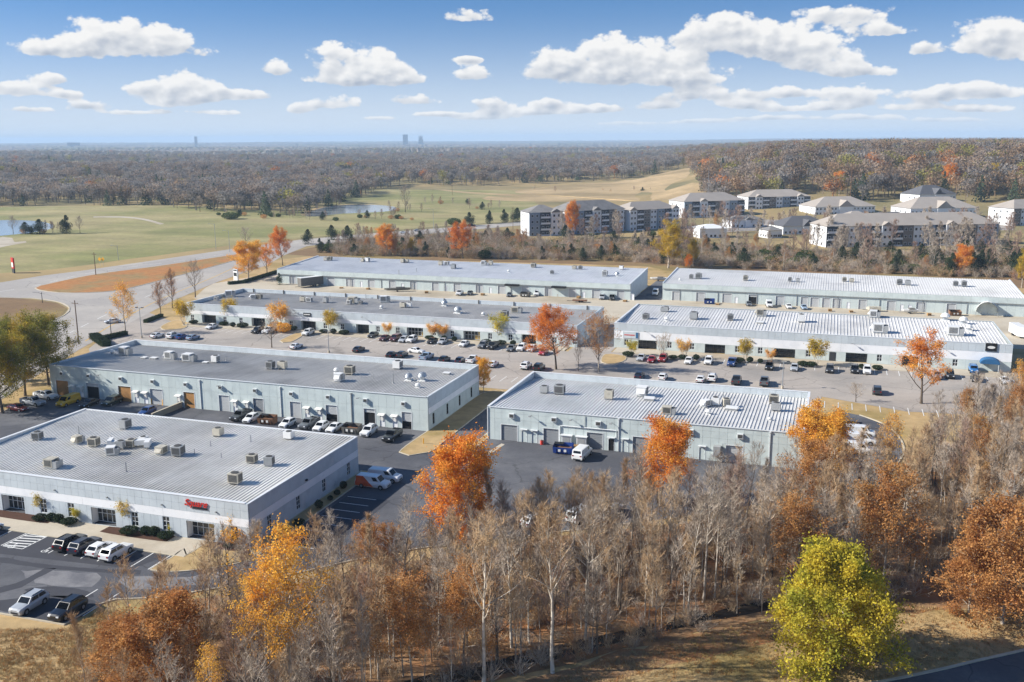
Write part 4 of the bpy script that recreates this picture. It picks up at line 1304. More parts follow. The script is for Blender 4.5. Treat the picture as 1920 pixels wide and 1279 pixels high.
# ---- back row with overhanging fascia and dock doors
def back_row(label, x0, x1, y0, y1, zf, zb, doors, mans, roof, pw, extra_open=(), zd=3.2):
    b = shell('warehouse', label, x0, x1, y0, y1, zf, 0.4, zcore=zf - 1.4)
    ops = [(d0, d1, 0.05, zd) for d0, d1 in doors] + [(x - 0.5, x + 0.5, 0.05, 2.2) for x in mans]
    front = MB().box(x0 + 0.3, x1 - 0.3, y0 + 0.36, y0 + 0.39, 3.4, zf - 0.6).build('front_wall', 'panel_core', b)
    wall_cells(b, front, 'x', y0 + 0.1, x0, x1, [(0.05, zf - 1.9, 'panel_green', 2.6)], ops, 0.25, -1)
    fas = MB().box(x0 - 0.05, x1 + 0.05, y0 - 0.35, y0 + 0.34, zf - 1.9, zf - 1.75).build('fascia', 'grey_metal', b)
    n = round((x1 - x0) / 2.6)
    w = (x1 - x0) / n
    me = MB().box(0.012, w - 0.012, -0.06, 0.3, zf - 1.75, zf).mesh('fascia_panel', 'panel_green')
    for i in range(n):
        place('fascia_panel', me, fas, (x0 + i * w, y0 - 0.3, 0))
    for xx, sg in ((x1, 1), (x0, -1)):
        b2 = MB()
        xa, xb = (xx - 0.27, xx) if sg > 0 else (xx, xx + 0.27)
        v = [(xa, y0 + 0.36, 0.05), (xb, y0 + 0.36, 0.05), (xb, y1, 0.05), (xa, y1, 0.05), (xa, y0 + 0.36, zf + 0.3), (xb, y0 + 0.36, zf + 0.3), (xb, y1, zb + 0.3), (xa, y1, zb + 0.3)]
        o = len(b2.v)
        b2.v += v
        b2.f += [(0, 3, 2, 1), (4, 5, 6, 7), (0, 1, 5, 4), (1, 2, 6, 5), (2, 3, 7, 6), (3, 0, 4, 7)]
        b2.mi += [0] * 6
        e = b2.build('end_wall', 'panel_grey', b)
        c = MB()
        c.face([(xa - 0.06, y0 - 0.3, zf + 0.24), (xb + 0.06, y0 - 0.3, zf + 0.24), (xb + 0.06, y1, zb + 0.34), (xa - 0.06, y1, zb + 0.34)])
        c.face([(xb + 0.06, y0 - 0.3, zf + 0.24), (xb + 0.06, y0 - 0.3, zf), (xb + 0.06, y1, zb + 0.1), (xb + 0.06, y1, zb + 0.34)])
        c.build('coping', 'coping', b)
    MB().box(x0 + 0.3, x1 - 0.3, y1 - 0.27, y1, 0.05, zb).build('back_wall', 'panel_green', b)
    for d0, d1 in doors:
        dock_door(b, d0, d1, zd, y0 + 0.1, 'steel_door', 2.4 if (d0, d1) in extra_open else 0)
    for x in mans:
        man_door(b, x, 2.2, y0 + 0.1, light=False)
    for k in range(int((x1 - x0) / 13)):
        MB().box(x0 + 6 + k * 13 - 0.08, x0 + 6 + k * 13 + 0.08, y0 - 0.08, y0 + 0.08, 0.1, zf - 1.92).build('downspout', 'grey_metal', b)
    roof_of(b, x0 + 0.28, x1 - 0.28, y0 - 0.35, y1, zf + 0.02, zb, pw, roof, 0.1, False)
    return b


DF = [((-201.88, 0.71)[0], (-198.89, 0.84)[0]), ((-185.13, 0.58)[0], (-181.99, 0.71)[0]), ((-176.93, 0.52)[0], (-173.49, 0.66)[0]), ((-167.59, 0.51)[0], (-164.88, 0.62)[0]), ((-158.84, 0.48)[0], (-156.17, 0.60)[0]), ((-150.02, 0.05)[0], (-147.39, 0.17)[0]), ((-141.09, 0.05)[0], (-138.51, 0.16)[0]), ((-132.41, 0.04)[0], (-129.65, 0.16)[0]), ((-123.65, 0.04)[0], (-120.93, 0.16)[0]), ((-115.02, 0.04)[0], (-112.24, 0.17)[0]), ((-105.92, 0.07)[0], (-103.28, 0.19)[0]), ((-97.26, 0.08)[0], (-94.66, 0.20)[0]), ((-88.33, 0.11)[0], (-85.79, 0.23)[0]), ((-79.75, 0.13)[0], (-76.86, 0.27)[0]), ((-70.82, 0.18)[0], (-68.26, 0.30)[0])]
WF = back_row('long back-row warehouse with fifteen pale dock doors and overhanging fascia', -207.0, -66.0, 327.0, 359.0, 5.6, 7.1, DF, [d[1] + 3.0 for d in DF[::2]], 'roof_f', 1.0)
for px in ((-109.26, 3.43)[0], (-91.71, 3.61)[0]):
    MB().box(px - 2.6, px + 2.6, 325.2, 326.9, 3.35, 4.0).build('dock_awning', 'black_paint', WF)
DG = [((-52.10, -0.31)[0], (-49.51, -0.19)[0]), ((-43.80, -0.28)[0], (-40.89, -0.14)[0]), ((-34.92, -0.03)[0], (-31.87, 0.11)[0]), ((-26.17, 0.03)[0], (-23.44, 0.16)[0]), ((-17.23, 0.10)[0], (-14.46, 0.24)[0]), ((-9.11, -0.04)[0], (-6.89, 0.08)[0]), ((-6.03, -0.06)[0], (-3.41, 0.07)[0]), ((-2.30, -0.05)[0], (0.22, 0.08)[0]), ((0.99, -0.07)[0], (3.58, 0.07)[0]), ((9.07, -0.01)[0], (11.53, 0.12)[0]), ((17.76, -0.09)[0], (20.34, 0.04)[0]), ((26.62, -0.16)[0], (29.32, -0.02)[0]), ((35.65, -0.21)[0], (38.29, -0.07)[0])]
WG = back_row('back-row warehouse with thirteen dock doors and a bright white ribbed roof', -55.5, 58.0, 331.0, 363.0, 5.9, 7.2, DG, [(-30.25, -0.17)[0], (5.93, -0.17)[0], (22.30, -0.21)[0], (24.71, -0.26)[0]], 'roof_c', 0.8, extra_open=[DG[3]])

# ------------------------------------------------------------------ rooftop plant
def louvre_box(b, x0, x1, y0, y1, z0, z1):
    pass


def proto_condenser(c):
    t = thing('rooftop_unit', '', 'air conditioner')
    MB().box(-0.75, 0.75, -0.7, 0.7, 0.25, 1.55).build('casing', c, t)
    MB().box(-0.62, -0.5, -0.6, 0.6, 0.0, 0.25).box(0.5, 0.62, -0.6, 0.6, 0.0, 0.25).build('curb', 'grey_metal', t)
    g = MB()
    for k in range(6):
        g.box(-0.6, 0.6, -0.735, -0.7, 0.42 + k * 0.17, 0.52 + k * 0.17)
    g.build('grille', 'grille', t)
    g2 = MB()
    for k in range(6):
        g2.box(0.7 + 0.05, 0.785, -0.55, 0.55, 0.42 + k * 0.17, 0.52 + k * 0.17)
    g2.build('grille', 'grille', t)
    MB().cyl(0, 0, 1.55, 1.63, 0.52, 14).build('fan_guard', 'grille', t)
    return t


def proto_package(c):
    t = thing('rooftop_unit', '', 'air conditioner')
    MB().box(-1.3, 0.5, -0.85, 0.85, 0.3, 1.75).box(-1.34, 0.54, -0.89, 0.89, 1.751, 1.83).build('casing', c, t)
    MB().box(0.5, 1.35, -0.8, 0.8, 0.3, 1.5).build('condenser_section', 'grey_metal', t)
    g = MB()
    for k in range(7):
        g.box(-1.1, 0.3, -0.885, -0.85, 0.5 + k * 0.17, 0.59 + k * 0.17)
    g.build('grille', 'grille', t)
    MB().cyl(0.92, 0.0, 1.5, 1.6, 0.38, 12).build('fan_guard', 'grille', t)
    h = MB()
    h.face([(-1.35, -0.7, 1.5), (-1.85, -0.7, 0.8), (-1.85, 0.7, 0.8), (-1.35, 0.7, 1.5)])
    h.face([(-1.35, -0.7, 1.5), (-1.3, -0.7, 0.8), (-1.85, -0.7, 0.8)])
    h.face([(-1.35, 0.7, 1.5), (-1.85, 0.7, 0.8), (-1.3, 0.7, 0.8)])
    h.build('intake_hood', c, t)
    MB().box(-1.2, 1.25, -0.75, 0.75, 0.0, 0.3).build('curb', 'galvanised', t)
    return t


def proto_fan(c):
    t = thing('roof_ventilator', '', 'roof vent')
    MB().cyl(0, 0, 0, 0.55, 0.35, 12).build('stack', 'galvanised', t)
    MB().cyl(0, 0, 0.55, 0.95, 0.62, 14, r2=0.45).cyl(0, 0, 0.951, 1.12, 0.45, 14, r2=0.1).build('cap', c, t)
    MB().box(-0.55, 0.55, -0.55, 0.55, -0.1, 0.12).build('curb', 'white_metal', t)
    return t


def proto_hatch(c):
    t = thing('roof_hatch', '', 'roof hatch')
    MB().box(-0.7, 0.7, -0.6, 0.6, 0.0, 0.28).build('curb', 'grey_metal', t)
    MB().box(-0.78, 0.78, -0.68, 0.68, 0.281, 0.4).build('lid', c, t)
    return t


def proto_pipe(c):
    t = thing('vent_pipe', '', 'vent pipe')
    MB().cyl(0, 0, 0, 1.3, 0.09, 8).build('pipe', c, t)
    MB().cyl(0, 0, -0.05, 0.12, 0.22, 10, r2=0.12).build('flashing', 'grey_metal', t)
    return t


def proto_duct(c):
    t = thing('roof_duct', '', 'duct')
    MB().box(-0.5, 0.5, -2.6, 2.6, 0.35, 1.1).box(-0.5, 1.6, 2.6, 3.4, 0.3, 1.1).box(-1.3, 0.5, -3.3, -2.6, 0.3, 1.3).build('duct', c, t)
    MB().box(-0.35, -0.25, -2, -1.9, 0, 0.35).box(0.25, 0.35, 1.9, 2.0, 0, 0.35).box(-0.35, -0.25, 1.9, 2.0, 0, 0.35).build('stand', 'grey_metal', t)
    return t


PLANT = {'cond': (proto_condenser, 'beige_metal'), 'condg': (proto_condenser, 'grey_metal'), 'condw': (proto_condenser, 'white_metal'), 'pack': (proto_package, 'beige_metal'), 'packw': (proto_package, 'white_metal'), 'fan': (proto_fan, 'white_metal'), 'fang': (proto_fan, 'galvanised'), 'hatch': (proto_hatch, 'white_metal'), 'pipe': (proto_pipe, 'grey_metal'), 'duct': (proto_duct, 'white_metal')}
DESC = {'cond': 'beige louvred box unit', 'condg': 'grey louvred box unit', 'condw': 'white louvred box unit', 'pack': 'beige packaged air conditioner', 'packw': 'white packaged air conditioner', 'fan': 'white mushroom ventilator', 'fang': 'galvanised mushroom ventilator', 'hatch': 'flat white roof hatch', 'pipe': 'thin grey vent pipe', 'duct': 'white sheet-metal duct'}
_pp = {}


def roof_plant(where, roofz, items):
    order = {}
    for kind, (x, y), rot, sc in sorted(items, key=lambda i: i[1][0]):
        f, c = PLANT[kind]
        if kind not in _pp:
            _pp[kind] = f(c)
        i = order.get(kind, 0)
        order[kind] = i + 1
        many = sum(1 for it in items if it[0] == kind) > 1
        lab = f"{DESC[kind]}, {nth(i)} from left on {where}" if many else f"{DESC[kind]} on {where}"
        k = random.uniform(0.8, 0.98)
        sz = (sc * k * random.uniform(0.9, 1.12), sc * k * random.uniform(0.9, 1.1), sc * k * random.uniform(0.88, 1.05))
        dup(_pp[kind], (x, y, roofz(y) + 0.06), rad(rot + random.choice((0, 0, 90, 180)) * (kind.startswith('cond')) + random.uniform(-4, 4)), sz, lab, 'rooftop plant on ' + where)


def slope(y0, y1, za, zb):
    return lambda y: za + (zb - za) * (y - y0) / (y1 - y0)


roof_plant('the nearest warehouse roof', slope(106.4, 137.9, 5.45, 6.28), [
    ('condg', (-125.3, 121.7), 12, 1.15), ('pack', (-117.2, 122.2), 80, 0.8), ('cond', (-113.5, 121.6), 5, 1.1), ('pack', (-112.5, 111.7), 0, 1.0), ('condg', (-114.9, 130.8), 0, 1.2),
    ('duct', (-107.5, 122.9), -62, 1.1), ('packw', (-107.8, 119.4), 30, 0.95), ('condg', (-108.4, 122.0), 10, 1.0), ('cond', (-107.2, 123.0), 10, 1.1), ('condw', (-106.4, 125.0), 0, 0.9),
    ('pack', (-100.3, 122.0), 98, 0.85), ('condg', (-97.2, 121.9), 8, 1.15), ('cond', (-96.8, 132.0), 4, 1.15), ('cond', (-83.9, 122.4), 8, 1.1), ('condg', (-80.6, 122.1), 8, 1.1), ('condw', (-84.4, 134.1), 0, 1.05), ('cond', (-81.3, 114.1), 0, 1.35),
    ('pipe', (-120.9, 126.3), 0, 1.3), ('pipe', (-100.3, 113.5), 0, 1.2), ('pipe', (-89.7, 130.9), 0, 1.1), ('pipe', (-94.9, 127.2), 0, 0.7), ('pipe', (-95.1, 123.2), 0, 0.7), ('pipe', (-90.0, 123.1), 0, 0.7)])
roof_plant('the long grey-roofed warehouse', slope(163.4, 191, 6.8, 5.75), [
    ('packw', (-155.1, 178.8), 0, 1.25), ('fan', (-158.5, 178.3), 0, 1.3), ('hatch', (-148.3, 176.9), 0, 1.0), ('hatch', (-145.8, 177.1), 0, 1.0), ('packw', (-142.1, 178.3), 0, 1.15), ('packw', (-136.6, 177.8), 0, 1.15), ('condw', (-130.3, 178.6), 0, 1.1), ('hatch', (-131.9, 177.1), 0, 0.9),
    ('condg', (-114.8, 176.5), 0, 1.2), ('cond', (-112.3, 177.3), 0, 1.2), ('packw', (-94.7, 170.6), 90, 1.1), ('fan', (-99.3, 177.7), 0, 1.1), ('cond', (-95.9, 177.3), 0, 1.25), ('condw', (-89.0, 186.5), 0, 1.3), ('fang', (-81.6, 176.1), 0, 1.6), ('fang', (-78.9, 176.9), 0, 1.8), ('fan', (-77.2, 170.7), 0, 1.0), ('hatch', (-76.7, 184.8), 0, 1.1), ('pipe', (-83.6, 172.7), 0, 1.6),
    ('pipe', (-89.5, 175.5), 0, 0.7), ('pipe', (-92.1, 175.1), 0, 0.7), ('pipe', (-129.4, 181.2), 0, 0.8)])
roof_plant('the white-ribbed warehouse roof', slope(162.5, 190.7, 6.3, 5.1), [
    ('condg', (-52.7, 177.2), 0, 1.3), ('condg', (-49.6, 177.3), 0, 1.3), ('cond', (-39.4, 176.4), 0, 1.3), ('packw', (-33.9, 181.8), 90, 1.2), ('hatch', (-31.9, 178.3), 0, 1.7), ('pack', (-26.5, 168.5), 0, 1.05), ('packw', (-20.8, 177.1), 60, 0.9), ('condw', (-19.3, 178.3), 0, 1.2), ('cond', (-17.3, 178.2), 20, 1.2), ('hatch', (-16.0, 175.9), 0, 1.4), ('fan', (-19.7, 171.0), 0, 1.0), ('cond', (-9.0, 184.3), 0, 1.2), ('condg', (-8.2, 178.0), 0, 1.2), ('pipe', (-18.6, 185.4), 0, 1.0), ('fan', (-8.8, 170.2), 0, 0.7)])
roof_plant('the long office warehouse', slope(246, 277, 5.05, 4.9), [
    ('condw', (-186.7, 258.5), 0, 1.0), ('packw', (-186.8, 266.3), 30, 1.2), ('packw', (-176.9, 264.8), 40, 0.9), ('cond', (-175.3, 265.3), 0, 1.2), ('cond', (-158.9, 264.8), 0, 1.2), ('condw', (-156.4, 264.5), 0, 1.1), ('condg', (-150.9, 265.1), 0, 1.1), ('pack', (-141.8, 266.8), 0, 1.2), ('condw', (-142.3, 264.6), 0, 1.0), ('condg', (-138.9, 265.6), 0, 0.9), ('packw', (-133.3, 271.5), 20, 1.3), ('fan', (-129.2, 260.4), 0, 1.0), ('cond', (-123.7, 264.1), 0, 1.1), ('condw', (-121.9, 264.7), 0, 1.0),
    ('fang', (-112.6, 270.5), 0, 1.8), ('fang', (-103.8, 259.6), 0, 2.0), ('fan', (-95.5, 258.5), 0, 1.1), ('condg', (-88.4, 257.0), 0, 1.4), ('pack', (-87.5, 265.5), 0, 1.3), ('pipe', (-142.5, 276.3), 0, 1.4), ('pipe', (-153.2, 272.0), 0, 1.2)])
roof_plant('the white-banded warehouse roof', slope(249, 281, 5.75, 6.6), [
    ('condg', (-48.2, 260.9), 0, 1.2), ('condg', (-44.5, 272.3), 0, 1.2), ('condg', (-45.3, 272.1), 0, 1.0), ('fan', (-42.2, 259.9), 0, 1.2), ('condg', (-35.4, 264.0), 0, 1.5), ('condg', (-25.6, 265.3), 0, 1.3), ('pack', (-17.9, 273.0), 0, 1.3), ('hatch', (-17.5, 263.4), 0, 1.3), ('condw', (-7.0, 267.7), 0, 1.5), ('packw', (12.1, 279.1), 0, 1.2), ('packw', (12.8, 259.5), 0, 1.35), ('fan', (30.0, 279.6), 0, 2.2), ('packw', (30.7, 261.5), 0, 1.4), ('fan', (34.1, 276.1), 0, 2.0), ('fan', (34.6, 267.9), 0, 1.7)])
roof_plant('the back-row warehouse, street end', slope(327, 359, 5.6, 7.1), [
    ('cond', (-198.1, 349.6), 0, 1.1), ('cond', (-196.4, 350.1), 0, 1.1), ('cond', (-181.3, 349.9), 0, 1.1), ('condw', (-179.4, 350.4), 0, 1.2), ('cond', (-164.1, 351.3), 0, 1.1), ('cond', (-162.5, 351.8), 0, 1.1), ('cond', (-146.8, 349.4), 0, 1.1), ('condw', (-144.4, 350.1), 0, 1.1), ('condg', (-138.9, 343.2), 0, 1.2), ('packw', (-129.7, 352.7), 0, 1.0), ('cond', (-127.2, 353.4), 0, 1.2), ('fan', (-115.1, 339.8), 0, 1.2), ('cond', (-109.2, 352.1), 0, 1.2), ('condg', (-98.3, 340.2), 0, 1.0), ('cond', (-92.9, 352.0), 0, 1.1), ('condg', (-90.5, 351.9), 0, 1.0), ('condw', (-78.3, 340.3), 0, 1.3), ('fang', (-74.0, 341.5), 0, 1.7), ('condw', (-75.3, 354.8), 0, 1.1), ('pipe', (-150.4, 334.1), 0, 1.3), ('pipe', (-154.6, 327.3), 0, 1.4)])
roof_plant('the back-row warehouse, woods end', slope(331, 363, 5.9, 7.2), [
    ('condg', (-47.2, 341.6), 0, 1.1), ('condg', (-44.7, 342.3), 0, 1.4), ('cond', (-28.4, 342.4), 0, 1.2), ('condg', (-13.5, 344.1), 0, 0.9), ('condg', (-10.8, 343.6), 0, 0.9), ('cond', (4.4, 348.1), 0, 1.1), ('cond', (6.8, 347.5), 0, 1.1), ('condg', (22.0, 346.3), 0, 1.3), ('condg', (24.6, 345.8), 0, 1.2), ('condg', (39.5, 347.8), 0, 1.2), ('condg', (42.0, 347.3), 0, 1.2), ('fan', (-50.4, 336.6), 0, 0.9)])
for r in _pp.values():
    wipe(r)

# ------------------------------------------------------------------ vehicles
mat('car_paint', (0.5, 0.5, 0.5), 0.32, 0.0, 1, objcol=True, spec=0.5, coat=0.6)
mat('tyre', lin('1d1d1e'), 0.85, 0.05, 5)
mat('rim', lin('9da0a3'), 0.35, 0.05, 5, metal=0.5)
mat('trim_black', lin('202124'), 0.6, 0.05, 5)
mat('headlight', lin('dfe3e6'), 0.2, 0.0, 1)
mat('taillight', lin('8c1414'), 0.25, 0.0, 1)
mat('tarp_grey', lin('6f6c66'), 0.85, 0.15, 1.2)
mat('van_orange', lin('d2501f'), 0.35, 0.0, 1, coat=0.5)
glass_mat('car_glass', (0.015, 0.018, 0.022), 0.08)

# name: length, width, stations of the lower body (x, z bottom, z shoulder, half width factor) from nose to tail,
#       cabin (windscreen foot, roof front, roof rear, rear foot, roof z, roof width factor), bed flag
SHAPES = {
    'sedan': (4.75, 1.84, [(-2.37, 0.32, 0.62, 0.80), (-2.15, 0.22, 0.76, 0.94), (-1.1, 0.2, 0.93, 1.0), (0.9, 0.2, 0.98, 1.0), (1.9, 0.22, 1.0, 0.96), (2.37, 0.34, 0.86, 0.82)], (-0.95, -0.2, 1.0, 1.85, 1.45, 0.74), 0.33),
    'hatch': (4.3, 1.8, [(-2.15, 0.32, 0.66, 0.80), (-1.95, 0.22, 0.8, 0.94), (-1.0, 0.2, 0.98, 1.0), (0.9, 0.2, 1.03, 1.0), (1.85, 0.22, 1.04, 0.97), (2.15, 0.34, 0.95, 0.86)], (-1.0, -0.25, 1.35, 2.02, 1.55, 0.77), 0.33),
    'suv': (4.8, 1.93, [(-2.4, 0.36, 0.85, 0.84), (-2.2, 0.28, 1.0, 0.96), (-1.1, 0.26, 1.12, 1.0), (0.9, 0.26, 1.17, 1.0), (2.1, 0.28, 1.17, 0.98), (2.4, 0.4, 1.05, 0.9)], (-1.05, -0.4, 1.75, 2.28, 1.76, 0.8), 0.38),
    'minivan': (5.05, 1.98, [(-2.52, 0.34, 0.78, 0.84), (-2.3, 0.26, 0.95, 0.96), (-1.3, 0.24, 1.1, 1.0), (1.0, 0.24, 1.14, 1.0), (2.3, 0.26, 1.14, 0.98), (2.52, 0.38, 1.05, 0.92)], (-1.5, -0.6, 1.95, 2.42, 1.78, 0.82), 0.34),
    'pickup': (5.7, 2.0, [(-2.85, 0.42, 0.95, 0.88), (-2.65, 0.34, 1.1, 0.97), (-1.3, 0.34, 1.2, 1.0), (0.7, 0.34, 1.22, 1.0), (2.7, 0.36, 1.2, 1.0), (2.85, 0.46, 1.15, 0.96)], (-1.25, -0.6, 0.55, 0.85, 1.85, 0.8), 0.42),
    'van': (5.6, 2.03, [(-2.8, 0.4, 0.9, 0.86), (-2.6, 0.32, 1.08, 0.97), (-1.7, 0.3, 1.25, 1.0), (0.9, 0.3, 1.25, 1.0), (2.6, 0.3, 1.25, 1.0), (2.8, 0.38, 1.2, 0.97)], (-1.75, -1.05, 2.55, 2.75, 2.1, 0.86), 0.38),
    'jeep': (4.3, 1.9, [(-2.15, 0.5, 0.98, 0.86), (-2.0, 0.42, 1.1, 0.92), (-0.8, 0.42, 1.18, 0.96), (0.9, 0.42, 1.2, 1.0), (2.0, 0.42, 1.2, 1.0), (2.15, 0.5, 1.15, 0.97)], (-0.75, -0.45, 1.85, 2.02, 1.85, 0.86), 0.42),
}
CARS = {}


def car_proto(kind):
    ln, wd, st, (a0, a1, a2, a3, rz, rw), wr = SHAPES[kind]
    hw = wd / 2
    t = thing('parked_car', '', 'car')
    b = MB()
    rows = []
    for x, zb, zs, k in st:
        h = hw * k
        rows.append([(x, -h * 0.9, zb), (x, -h, zb + (zs - zb) * 0.35), (x, -h, zb + (zs - zb) * 0.75), (x, -h * 0.88, zs), (x, -h * 0.45, zs + 0.05), (x, h * 0.45, zs + 0.05), (x, h * 0.88, zs), (x, h, zb + (zs - zb) * 0.75), (x, h, zb + (zs - zb) * 0.35), (x, h * 0.9, zb)])
    n = len(rows[0])
    for r in rows:
        b.v += r
    for i in range(len(rows) - 1):
        for j in range(n):
            p, q = i * n + j, i * n + (j + 1) % n
            b.f.append((p, p + n, q + n, q))
    b.f.append(tuple(range(n)))
    b.f.append(tuple(reversed(range((len(rows) - 1) * n, len(rows) * n))))
    b.mi = [0] * len(b.f)
    body = b.build('body', 'car_paint', t, smooth=False)

    def zs_at(x):
        for (xa, _, za, _), (xb, _, zb_, _) in zip(st, st[1:]):
            if xa <= x <= xb:
                return za + (zb_ - za) * (x - xa) / (xb - xa)
        return st[-1][2]
    # cabin
    h0, h1 = hw * 0.9, hw * rw
    za, zb2 = zs_at(a0) - 0.02, zs_at(a3) - 0.02
    c = MB()
    A = [(a0, -h0, za), (a0, h0, za), (a3, h0, zb2), (a3, -h0, zb2)]
    R = [(a1, -h1, rz - 0.05), (a1, h1, rz - 0.05), (a2, h1, rz - 0.05), (a2, -h1, rz - 0.05)]
    R2 = [(a1 + 0.15, -h1 + 0.18, rz), (a1 + 0.15, h1 - 0.18, rz), (a2 - 0.12, h1 - 0.18, rz), (a2 - 0.12, -h1 + 0.18, rz)]
    c.v = A + R + R2
    c.f = [(0, 1, 5, 4), (1, 2, 6, 5), (2, 3, 7, 6), (3, 0, 4, 7), (4, 5, 9, 8), (5, 6, 10, 9), (6, 7, 11, 10), (7, 4, 8, 11), (8, 9, 10, 11)]
    c.mi = [0] * len(c.f)
    c.f = [tuple(reversed(f)) for f in c.f]
    c.build('cabin', 'car_paint', t)

    def lerp(p, q, s):
        return tuple(p[i] + (q[i] - p[i]) * s for i in range(3))

    def pane(name, quad, u0, u1, v0, v1, off):
        p00, p10, p11, p01 = quad

        def at(u, v):
            p = lerp(lerp(p00, p10, u), lerp(p01, p11, u), v)
            return tuple(p[i] + off[i] for i in range(3))
        w = MB()
        w.face([at(u0, v0), at(u1, v0), at(u1, v1), at(u0, v1)])
        w.face([at(u0, v1), at(u1, v1), at(u1, v0), at(u0, v0)])
        w.build(name, 'car_glass', t)
    pane('windscreen', (A[0], A[1], R[1], R[0]), 0.07, 0.93, 0.08, 0.93, (-0.02, 0, 0.012))
    if kind != 'van':
        pane('rear_window', (A[3], A[2], R[2], R[3]), 0.08, 0.92, 0.25 if kind in ('suv', 'minivan', 'hatch', 'jeep') else 0.12, 0.9, (0.02, 0, 0.012))
        segs = [(0.12, 0.50), (0.54, 0.90)]
    else:
        pane('rear_window', (A[3], A[2], R[2], R[3]), 0.12, 0.88, 0.35, 0.85, (0.02, 0, 0.012))
        segs = [(0.07, 0.27)]
    for s0, s1 in segs:
        pane('side_window', (A[0], A[3], R[3], R[0]), s0, s1, 0.18, 0.88, (0, -0.012, 0.004))
        pane('side_window', (A[1], A[2], R[2], R[1]), s0, s1, 0.18, 0.88, (0, 0.012, 0.004))
    # wheels
    tread = wr
    tm = MB()
    k = 14
    for sy in (-0.11, 0.11):
        for j in range(k):
            u = 2 * math.pi * j / k
            tm.v.append((tread * math.cos(u), sy, tread * math.sin(u)))
    for j in range(k):
        tm.f.append((j, (j + 1) % k, k + (j + 1) % k, k + j))
    tm.f.append(tuple(range(k))[::-1])
    tm.f.append(tuple(range(k, 2 * k)))
    tm.f = [tuple(reversed(f)) for f in tm.f]
    tm.mi = [0] * len(tm.f)
    wm = tm.mesh('wheel', 'tyre')
    rm = MB()
    for s in (-1, 1):
        rm.face([(tread * 0.6 * math.cos(2 * math.pi * j / 10), 0.118 * s, tread * 0.6 * math.sin(2 * math.pi * j / 10)) for j in range(10)])
    rmesh = rm.mesh('rim', 'rim')
    for x in (st[0][0] + ln * 0.185, st[0][0] + ln * 0.79):
        for s in (-1, 1):
            w = place('wheel', wm, t, (x, s * (hw - 0.09), wr))
            place('rim', rmesh, w)
            ar = MB()
            ar.face([(x + (wr + 0.07) * math.cos(u), s * (hw + 0.004), wr + (wr + 0.07) * math.sin(u)) for u in [math.pi * q / 8 for q in range(9)]][::s])
            ar.build('wheel_arch', 'trim_black', t)
    x0, zb, zs, kk = st[0]
    for s in (-1, 1):
        MB().box(x0 - 0.03, x0 + 0.25, s * hw * 0.62 - 0.17, s * hw * 0.62 + 0.17, zs - 0.1, zs + 0.06).build('headlight', 'headlight', t)
        xe, _, ze, _ = st[-1]
        MB().box(xe - 0.2, xe + 0.03, s * hw * 0.7 - 0.14, s * hw * 0.7 + 0.14, ze - 0.24, ze - 0.02).build('taillight', 'taillight', t)
    MB().box(x0 - 0.045, x0 + 0.1, -hw * 0.5, hw * 0.5, zb + 0.1, zb + 0.28).build('grille', 'trim_black', t)
    MB().box(st[-1][0] - 0.05, st[-1][0] + 0.05, -hw * 0.7, hw * 0.7, zb + 0.02, zb + 0.16).build('bumper', 'trim_black', t)
    if kind == 'pickup':
        z = zs_at(1.8) + 0.055
        MB().box(0.95, 2.72, -hw * 0.74, hw * 0.74, z, z + 0.012).build('cargo_bed', 'trim_black', t)
        for s in (-1, 1):
            MB().box(0.9, 2.8, s * hw * 0.86 - 0.09, s * hw * 0.86 + 0.09, z - 0.06, z + 0.16).build('bed_rail', 'car_paint', t)
        MB().box(2.7, 2.85, -hw * 0.84, hw * 0.84, z - 0.1, z + 0.15).build('tailgate', 'car_paint', t)
    if kind in ('suv', 'jeep'):
        for s in (-1, 1):
            MB().box(a1 + 0.3, a2 - 0.25, s * h1 * 0.82 - 0.03, s * h1 * 0.82 + 0.03, rz + 0.005, rz + 0.06).build('roof_rail', 'trim_black', t)
    return t


PAINT = {'white': 'e3e3e1', 'black': '17181b', 'silver': 'a9adb1', 'grey': '5f6367', 'dark grey': '33363a', 'blue': '1f3f77', 'pale blue': '8fa3b8', 'navy': '1a2438', 'red': '8c1f24', 'maroon': '4d1620', 'dark green': '2c3a30', 'yellow': 'd9a81c', 'bright blue': '2a6fae', 'tan': 'a3957d', 'crimson': 'b23a3e'}


def park(kind, colour, xy, heading, label, group, z=0.055, scale=1.0):
    """heading: compass-like, degrees anticlockwise from +x, of the nose."""
    if kind not in CARS:
        CARS[kind] = car_proto(kind)
    o = dup(CARS[kind], (xy[0], xy[1], z), rad(heading + 180), scale, label, group)
    col = (*lin(PAINT[colour]), 1)
    for ch in o.children:
        ch.color = col
    o['category'] = {'pickup': 'pickup', 'van': 'van', 'minivan': 'minivan'}.get(kind, 'car')
    o.name = {'pickup': 'pickup_truck', 'van': 'cargo_van', 'minivan': 'minivan', 'suv': 'parked_suv', 'jeep': 'parked_suv'}.get(kind, 'parked_car')
    return o


def row(cars, heading, where, group, jit=0.25):
    """A row from left to right; labels count from the left."""
    noun = {'sedan': 'sedan', 'hatch': 'hatchback', 'suv': 'SUV', 'minivan': 'minivan', 'pickup': 'pickup truck', 'van': 'cargo van', 'jeep': 'boxy SUV'}
    cars = sorted(cars, key=lambda c: c[2][0])
    for i, (kind, colour, xy) in enumerate(cars):
        x, y = xy
        park(kind, colour, (x + random.uniform(-0.1, 0.1), y + random.uniform(-jit, jit)), heading + random.uniform(-1.5, 1.5), f"{colour} {noun[kind]}, {nth(i)} from left {where}", group)


